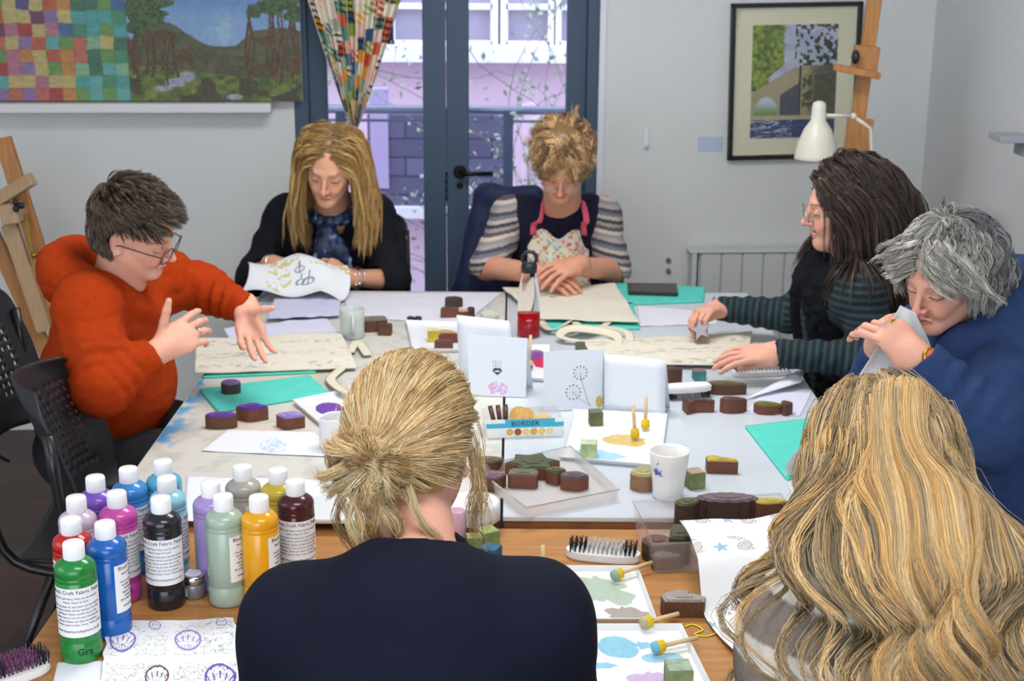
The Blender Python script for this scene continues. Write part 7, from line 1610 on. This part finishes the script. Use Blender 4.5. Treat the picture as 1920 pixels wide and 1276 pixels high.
    rings(root, 'ring', [(wn+M1[:, 2]*.082+M1[:, 0]*(-.012), M1[:, 2]*.8-M1[:, 1]*.5, .0112, .0030)], gold)
    # hair: layered wavy bob, light at the front, darker at the back
    cap = S(); cap.ell(hd.to(0, .018, .038), np.array([.080, .099, .090])*hd.sc, hd.M, .01); cap.ell(hd.to(0, .055, -.02), np.array([.074, .06, .08])*hd.sc, hd.M, .03)
    cap.plane(hd.to(0, -.060, .050), hd.M@np.array([0, -1, -.35])); cap.cone(hd.to(0, -.085, -.03), hd.to(0, -.0, -.13), .068, .066, .01, 's'); cap.plane(hd.to(0, 0, -.075), hd.M@np.array([0, 0, -1]))
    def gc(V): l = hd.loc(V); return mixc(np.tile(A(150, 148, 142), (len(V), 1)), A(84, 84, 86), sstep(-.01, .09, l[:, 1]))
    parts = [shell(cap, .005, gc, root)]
    q, Wp, N = scalp(hd, 1500, lambda q: (q[:, 2] > .045) & (q[:, 1] > -.080) | (q[:, 1] > .015) & (q[:, 2] > -.05), 41, (.079, .098, .089), (0, .015, .036))
    col_ = S(); col_.ell(hd.to(0, .016, .036), np.array([.079, .098, .088])*hd.sc, hd.M, .01); col_.cone(hd.to(0, -.01, .0), hd.to(0, -.035, -.06), .068*hd.sc, .056*hd.sc, .01); col_.cone(hd.to(0, .05, 0), neck+np.array([.03, 0, .02]), .068, .08, .03); col_.cone(neck, sn, .09, .09, .03)
    part = hd.to(-.010, .02, .11); side = np.where(q[:, 0] > -.01, 1.0, -1.0)[:, None]; sx = hd.M[:, 0]; ph = (fbm(q[:, 0]*25, q[:, 1]*25, q[:, 2]*25)*9)[:, None]; fr = (q[:, 1] < -.03)[:, None]
    dnl = hd.M@np.array([0, 0, -1.])
    def field(p, i):
        a = p-part; a /= np.linalg.norm(a, axis=1, keepdims=True)+1e-9
        return a*(1.0 if i < 6 else .10)+(-N*.25 if i > 8 else 0)+np.where(fr, dnl*.45+side*sx*1.0, np.array([0, 0, -1.])*.75)+sx*(.70*np.sin(i*.62+ph))*(i > 4)+hd.M[:, 1]*(.50*np.cos(i*.62+ph))*(i > 4)
    n0 = 22; P = flow(Wp, N*.15+side*sx*.3, field, n0, (.0056+.0016*rng.random(len(q)))*np.where(q[:, 1] < -.035, .55, np.where(q[:, 1] < .0, .84, .76)), col_, .001+.008*rng.random(len(q)), .04, .68, 5)
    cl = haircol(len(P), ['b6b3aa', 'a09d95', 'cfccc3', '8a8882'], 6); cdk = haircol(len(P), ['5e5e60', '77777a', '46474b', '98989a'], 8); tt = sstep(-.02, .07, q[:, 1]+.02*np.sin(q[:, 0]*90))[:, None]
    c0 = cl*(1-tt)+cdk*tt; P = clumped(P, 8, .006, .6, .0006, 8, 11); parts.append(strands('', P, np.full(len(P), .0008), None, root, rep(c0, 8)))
    hair_obj('hair', parts, HAIR, root)
    return root
person_grey()
# ---- blonde woman with a loose bun seen from behind, navy jumper
def person_bun():
    root = thing('person', 'woman seen from behind with a loose blonde bun and a plain navy jumper', 'person', (.08, 1.55, 0))
    hd = Head((-.135, 1.87, 1.228), 168, 14, 2, .97)
    neck = v3(D(785, 1058, 1.70)); chest = v3(D(775, 1230, 1.66)); pel = v3(D(775, 1700, 1.60))
    sl = v3(D(560, 1160, 1.70)); sr_ = v3(D(1002, 1152, 1.68)); el = v3(D(500, 1500, 1.74)); er = v3(D(1070, 1480, 1.74)); wl = el+np.array([.08, .24, .04]); wr_ = er+np.array([-.10, .24, .04])
    b = S(); seatbody(b, neck+np.array([0, 0, -.035]), chest+np.array([0, 0, -.04]), pel, sl, sr_, .14, .09, (.05, 1, 0), .16, .11, trap=.035, sr=.045); hd.build(b, neck+np.array([0, .01, -.02]), .050)
    for s, e, w_ in ((sl, el, wl), (sr_, er, wr_)): b.cone(s, e, .046, .040, .03); b.cone(e, w_, .040, .026, .02)
    hand(b, wl, (.4, .9, -.1), (0, 0, 1), 1); hand(b, wr_, (-.4, .9, -.1), (0, 0, 1), -1)
    b.build('body', SKIN, root, .005, hd.skin('d9a38e', 'b8685e', 'a08060', .1))
    c = S()
    c.ell(chest+np.array([0, .0, -.02]), (.158, .115, .18), None, .05); c.ell((chest*.5+pel*.5), (.165, .118, .22), None, .05); c.ell(pel, (.18, .13, .15), None, .05)
    for s, e, w_ in ((sl, el, wl), (sr_, er, wr_)):
        c.cone(neck+np.array([0, .0, -.034]), s, .044, .062, .03); c.cone(chest+np.array([0, 0, .06]), s+np.array([0, 0, -.03]), .07, .066, .05); c.cone(s, e, .067, .060, .03, fold=(.002, 2, 0)); c.cone(e, w_, .058, .038, .03)
        dd = (w_-e)/np.linalg.norm(w_-e); c.ell(w_+dd*.04, (.045,)*3, None, .004, 's')
    c.cone(neck+np.array([0, .01, -.06]), neck+np.array([0, .02, .10]), .056, .056, .008, 's')
    pts = [neck+np.array([.062*math.cos(a), .012+.058*math.sin(a), .010+.006*math.sin(a)]) for a in np.linspace(0, 2*math.pi, 25)]
    for i in range(24): c.cone(pts[i], pts[i+1], .0065, .0065, .005)
    c.fn(folds(.006, 7, 7, 10, 16))
    # raglan seams as fine grooves
    nav = mat('navy_fine_knit', '0d1122', .85, .2, bump=.22, bscale=900)
    c.build('jumper', nav, root, .005, sm=2)
    off = np.array(root.location)
    # hair: swept back to a low bun on the left
    cols = ['c9a873', 'e0c592', 'b08c5c', 'ead6ab', 'd3b27c', '96764c']
    bun = v3(D(683, 868, 1.735)); M = hd.M
    cap = S(); cap.ell(hd.to(0, .014, .036), np.array([.080, .098, .091])*hd.sc, M, .01); cap.ell(hd.to(0, .06, -.02), np.array([.066, .05, .065])*hd.sc, M, .03)
    cap.plane(hd.to(0, -.055, .05), M@np.array([0, -1, -.35])); cap.plane(hd.to(0, .05, -.068), M@np.array([0, -.35, -1]))
    for e in (-1, 1): cap.ell(hd.to(.088*e, -.005, -.03), (.03, .03, .045), M, .01, 's')
    cap.ell(bun+np.array([.004, .006, 0]), (.040, .030, .038), None, .03)
    base = np.array(srgb('a5804f')); parts = [shell(cap, .004, lambda V: mixc(np.tile(base, (len(V), 1)), base*.75, fbm(V[:, 0]*60, V[:, 1]*60, V[:, 2]*30)), root)]
    q, Wp, N = scalp(hd, 1500, lambda q: (q[:, 2] > .035) & (q[:, 1] > -.078) | (q[:, 1] > .0) & (q[:, 2] > -.045+.3*np.abs(q[:, 0])), 51, (.080, .098, .090), (0, .014, .036))
    col_ = S(); col_.ell(hd.to(0, .014, .036), np.array([.080, .099, .091])*hd.sc, M, .01); col_.ell(hd.to(0, .06, -.02), np.array([.066, .05, .065])*hd.sc, M, .03)
    tgt = bun+np.array([.012, -.006, .012]); w_ = rng.random((len(q), 1))
    dist = np.linalg.norm(Wp-tgt, axis=1)
    def field(p, i): a = tgt-p; L_ = np.linalg.norm(a, axis=1, keepdims=True); return a/L_+N*.05+np.array([0, 0, .25])*np.clip((L_-.08)/.1, 0, 1)
    P = flow(Wp, N*.2+M[:, 1]*.6, field, 26, dist/22.5, col_, .001+.010*rng.random(len(q)), .035, .55, 6)
    c0 = haircol(len(P), cols, 7)
    bandn = fbm(q[:, 0]*22, q[:, 1]*22, q[:, 2]*22)[:, None]; c0 = c0*(.72+.56*bandn)
    P2 = clumped(P, 12, .0055, .45, .0006, 9, 12); parts.append(strands('', P2, np.full(len(P2), .00045), None, root, rep(c0, 12, 5, .16)))
    # bun: loops of hair wound round and folded over
    g = np.random.default_rng(12); PP = []; CC = []
    for j in range(74):
        a0 = g.random()*6.28; tl = g.normal(0, .35); rx = .030+.020*g.random(); rz = .028+.020*g.random(); ln = 1.5+2.6*g.random(); yo = g.normal(-.012, .013); n = 26
        a = a0+np.linspace(0, ln, n)*g.choice([-1, 1]); sq = 1-.4*np.abs(yo)/.03
        C0 = bun+np.stack([rx*np.cos(a)*sq, yo-.012*np.cos(a*1.0+tl*3)+.006*np.sin(2*a), rz*np.sin(a)*sq+tl*.02*np.cos(a)], 1)
        PP.append(C0); CC.append(haircol(1, cols, 100+j))
    for j in range(40):                                 # wisps fanning over the knot and hanging below it
        a = g.random()*math.pi*2; st = tgt+np.array([.012*math.cos(a), -.026, .012*math.sin(a)])
        e_ = bun+np.array([.050*math.cos(a)*1.05, -.026, .048*math.sin(a)]); en_ = e_+np.array([.012*math.cos(a), .03, .012*math.sin(a)-.014*g.random()])
        PP.append(crv([st, (st+e_)/2+np.array([g.normal(0, .004), -.012, .006]), e_, en_], 26)); CC.append(haircol(1, cols, 300+j))
    for j in range(12):
        st = bun+np.array([g.normal(.0, .022), -.02, -.025]); x = g.normal(0, .014); PP.append(crv([st, st+np.array([x+.01, -.008, -.04]), st+np.array([x+.018+g.normal(0, .01), -.006, -.070]), st+np.array([x+.035+g.normal(0, .012), -.01, -.085-.02*g.random()])], 26)); CC.append(haircol(1, cols, 500+j))
    B_ = np.array(PP); cB = np.concatenate(CC); P3 = clumped(B_, 38, .0062, .25, .0010, 13, 17, lv=.25); parts.append(strands('', P3, np.full(len(P3), .00042), None, root, rep(cB, 38, 5, .16)))
    # loose strands: by the right cheek, at the nape and a frizz halo over the crown
    PP = []
    for j in range(26):
        st = hd.to(-.080+g.normal(0, .002), -.02+g.normal(0, .015), .0+g.normal(0, .02)); L = .10+.07*g.random()
        PP.append(crv([st, st+np.array([.010, .004, -L*.35]), st+np.array([.008+g.normal(0, .006), .0, -L*.7]), st+np.array([.012+g.normal(0, .014), -.004, -L])], 22))
    for j in range(16):
        st = hd.to(g.uniform(-.055, .05), .072, -.055); L = .03+.045*g.random(); PP.append(crv([st, st+np.array([g.normal(0, .006), -.010, -L*.5]), st+np.array([g.normal(0, .016), -.004, -L])], 22))
    P4 = clumped(np.array(PP), 7, .004, .3, .0012, 14, lv=.4); parts.append(strands('', P4, np.full(len(P4), .00040), None, root, haircol(len(P4), cols[:4], 8)))
    i = g.choice(len(P), 420); hal = P[i, ::2]+(N[i]*(.004+.014*g.random((len(i), 1))))[:, None]*np.sin(np.linspace(0, 3.1, 13))[None, :, None]+g.normal(0, .003, (len(i), 1, 3)); parts.append(strands('', hal, np.full(len(hal), .00028), None, root, haircol(len(hal), ['ead6ab', 'e0c592'], 9)))
    hair_obj('hair', parts, HAIR, root)
person_bun()
# ---- woman with long wavy hair seen from behind, oatmeal striped jumper
def person_wavy():
    root = thing('person', 'woman seen from behind with very long wavy blonde hair in a striped woolly jumper', 'person', (.55, 1.5, 0))
    hd = Head((.490, 1.80, 1.215), 188, 16, 0, .96, .93)
    neck = v3(D(1664, 960, 1.72)); chest = v3(D(1668, 1260, 1.64)); pel = chest+np.array([0, -.02, -.33])
    sl = v3(D(1522, 1190, 1.66)); sr_ = v3(D(1822, 1175, 1.63)); el = sl+np.array([-.045, .03, -.24]); er = sr_+np.array([.05, .03, -.25]); wl = el+np.array([.07, .20, -.02]); wr_ = er+np.array([-.06, .20, -.02])
    b = S(); seatbody(b, neck, chest, pel, sl, sr_, .15, .10, (-.1, 1, 0), .17, .12); hd.build(b, neck, .054)
    for s, e, w_ in ((sl, el, wl), (sr_, er, wr_)): b.cone(s, e, .046, .040, .03); b.cone(e, w_, .040, .026, .02)
    hand(b, wl, (.2, .9, -.1), (0, 0, 1), 1); hand(b, wr_, (-.3, .9, -.1), (0, 0, 1), -1)
    b.build('body', SKIN, root, .005, hd.skin('d9a38e', 'b8685e', 'a08060', .1))
    c = S(); c.ell(chest+np.array([0, .0, .02]), (.17, .13, .20), None, .05); c.ell((chest*.5+pel*.5), (.175, .13, .22), None, .05); c.ell(pel, (.19, .14, .15), None, .05)
    for s, e, w_ in ((sl, el, wl), (sr_, er, wr_)):
        c.cone(neck+np.array([0, .0, -.045]), s, .06, .072, .05); c.cone(chest+np.array([0, 0, .08]), s+np.array([0, 0, -.02]), .08, .075, .05); c.cone(s, e, .078, .074, .03, fold=(.004, 2, 0)); c.cone(e, w_, .070, .045, .03)
        dd = (w_-e)/np.linalg.norm(w_-e); c.ell(w_+dd*.05, (.05,)*3, None, .004, 's')
    pts = [neck+np.array([.068*math.cos(a), .012+.062*math.sin(a), .010*math.sin(a)-.012]) for a in np.linspace(0, 2*math.pi, 19)]
    for i in range(18): c.cone(pts[i], pts[i+1], .012, .012, .008)
    c.cone(neck+np.array([0, .01, -.06]), neck+np.array([0, .02, .10]), .060, .060, .012, 's')
    c.fn(lambda p: .003*(fbm(p[:, 0]*110, p[:, 1]*110, p[:, 2]*110, 2)-.5)*2+folds(.007, 8, 8, 10, 18)(p))
    z0 = chest[2]
    def jc(V):
        t = (V[:, 2]-z0)/.062+.35*(fbm(V[:, 0]*6, V[:, 1]*6, V[:, 2]*2)-.5); a = np.tile(A(150, 138, 128), (len(V), 1)); a = mixc(a, A(124, 112, 103), fbm(V[:, 0]*90, V[:, 1]*90, V[:, 2]*90)*.9)
        s = np.abs((t % 1.45)-.72); w_ = sstep(.30, .24, s)*(V[:, 2] < z0+.17); return mixc(a, A(226, 220, 208), w_)
    c.build('striped_jumper', mat('mohair', attr='col', rough=1.0, spec=.1, bump=1.0, bscale=420), root, .005, jc)
    # fuzz of the jumper is in the bump; hair now
    cols = ['857252', '9c8666', 'b29c78', '6c5a42', 'b8a480', '8c7c62']; gold = ['caa166', 'dcb880', 'ba9058', 'd8b884']
    M = hd.M
    cap = S(); cap.ell(hd.to(0, .014, .036), np.array([.082, .100, .092])*hd.sc, M, .01); cap.ell(hd.to(0, .05, -.05), np.array([.080, .055, .10])*hd.sc, M, .03); cap.plane(hd.to(0, -.055, .05), M@np.array([0, -1, -.35]))
    cap.cone(hd.to(0, -.09, -.03), hd.to(0, -.0, -.14), .066, .066, .01, 's')
    base = np.array(srgb('7d6444')); parts = [shell(cap, .005, base, root)]
    col_ = S(); col_.ell(hd.to(0, .014, .036), np.array([.082, .100, .092])*hd.sc, M, .01); col_.ell(hd.to(0, .05, -.05), np.array([.078, .058, .10])*hd.sc, M, .03)
    col_.ell(chest+np.array([0, .0, .03]), (.175, .142, .22), None, .04); col_.cone(neck, sl, .075, .088, .03); col_.cone(neck, sr_, .075, .088, .03); col_.ell((chest*.5+pel*.5), (.18, .142, .24), None, .04)
    q, Wp, N = scalp(hd, 900, lambda q: (q[:, 2] > .03) & (q[:, 1] > -.078) | (q[:, 1] > .0) & (q[:, 2] > -.05), 61, (.082, .100, .092), (0, .014, .036))
    up = q[:, 2] > .028; w_ = (fbm(q[:, 0]*14+3, q[:, 1]*6, q[:, 2]*6)*10)[:, None]; sx = np.array([1., 0, 0]); side = ((q[:, :1])/.08)*np.array([[-1.0]])
    knot = hd.to(0.0, .058, .108)
    # under layer hangs from the sides and back
    axl = np.clip(-q[:, :1]/.074, -1.1, 1.1); HZ = np.array([.9, 1.0, 1.08, 1.15, 1.21, 1.265, 1.30, 1.4]); HW = np.array([.115, .115, .112, .106, .096, .082, .072, .066])
    def field(p, i):
        z = p[:, 2:3]; amp = np.clip((1.27-z)/.12, 0, 1); tx = hd.c[0]+.004+axl*np.interp(z, HZ, HW)
        return np.array([0, -.10, -1.0])+sx*np.clip((tx-p[:, 0:1])*12, -.8, .8)*np.clip((1.31-z)/.06, 0, 1)+M[:, 1]*(.35 if i < 8 else 0)
    Pl = flow(Wp, N*.1+M[:, 1]*.5, field, 54, .0092+.0016*rng.random(len(q)), col_, .001+.018*rng.random(len(q)), .012, .55, 7)
    def wavy(P, a, seed, A0=.017):
        z = P[:, :, 2]; k = np.clip((1.25-z)/.10, 0, 1); ph = (a*1.9+.7*np.sin(a*5+seed)+seed)[:, None]
        am = A0*k*(.75+.5*np.abs(np.sin(a*7+seed)))[:, None]; P = P.copy(); P[:, :, 0] += am*np.sin((1.3-z)*55+ph); P[:, :, 1] -= .75*am*(1+np.cos((1.3-z)*55+ph)); return P
    Pl = wavy(Pl, axl[:, 0], 1.0, .022)
    c0 = haircol(len(Pl), cols+gold[:2]+['b8935e'], 7)*(.78+.5*fbm(q[:, 0]*30, q[:, 1]*30, q[:, 2]*10)[:, None])
    P2 = clumped(Pl, 12, .008, .60, .0005, 9, 24, lv=.16); parts.append(strands('', P2, np.full(len(P2), .0006), None, root, rep(c0, 12, 5, .14)))
    # half-up tail: hair from the top drawn to the tie, then falling over the rest
    g = np.random.default_rng(22)
    qt, Wt, Nt = scalp(hd, 420, lambda q: (q[:, 2] > .045) & (q[:, 1] > -.078) & (q[:, 1] < .085), 63, (.085, .103, .096), (0, .014, .036)); dist = np.linalg.norm(Wt-knot, axis=1)
    def f2(p, i): a = knot-p; return a/(np.linalg.norm(a, axis=1, keepdims=True)+1e-6)
    Pt = flow(Wt, -M[:, 1]*.0+Nt*.05, f2, 20, dist/18.5, col_, .010+.004*rng.random(len(qt)), .02, .5, 8)
    P3 = clumped(Pt, 11, .006, .5, .0005, 10, 11); ct = haircol(len(Pt), cols+['dcc08c'], 12); parts.append(strands('', P3, np.full(len(P3), .00046), None, root, rep(ct, 11, 6, .14)))
    PP = []
    for j in range(150):
        a = g.uniform(-1, 1); o = np.array([a*.014, g.normal(0, .004), g.normal(0, .004)]); PP.append(knot+o+np.array([0, -.008, 0]))
    K0 = np.array(PP); wa = (np.linspace(-1, 1, 150)*1.6)[:, None]; ax = ((K0-knot)[:, :1]/.014)
    def f3(p, i):
        z = p[:, 2:3]; amp = np.clip((1.27-z)/.10, 0, 1); xr = ax*np.interp(z, [1.0, 1.1, 1.2, 1.28, 1.33], [.072, .060, .048, .042, .020])
        return np.array([0, -.25 if i < 4 else -.06, -1.0])+sx*np.clip((hd.c[0]-.006+xr-p[:, 0:1])*22, -2.0, 2.0)
    Pk = flow(K0, np.tile(np.array([0, -.8, -.2]), (150, 1)), f3, 50, .0095+.001*rng.random(150), col_, .018+.020*rng.random(150), .008, .55, 9)
    Pk = wavy(Pk, ax[:, 0]*1.5, 2.6, .018)
    P4 = clumped(Pk, 26, .007, .60, .0005, 11, 24, lv=.18); ck = haircol(150, gold+cols[1:3], 14)*(.85+.3*rng.random((150, 1))); parts.append(strands('', P4, np.full(len(P4), .00048), None, root, rep(ck, 26, 7, .13)))
    i = g.choice(len(Pl), 160); hal = Pl[i, ::3]+np.cumsum(g.normal(0, .0022, (160, 18, 3)), 1)+N[i][:, None]*.006; parts.append(strands('', hal, np.full(len(hal), .00028), None, root, haircol(len(hal), ['dcc08c', 'cdb081'], 9)))
    hair_obj('hair', parts, HAIR, root)
    m = MB(); kc = knot-np.array(root.location); m.tube([kc+np.array([.013*math.cos(a), -.006+.003*math.sin(a), .004+.011*math.sin(a)]) for a in np.linspace(0, 2*math.pi, 21)[:-1]], .003, 8, closed=True); m.build('hair_tie', mat('hair_tie', 'b9925c', .8), root)
person_wavy()
import gc
gc.collect()
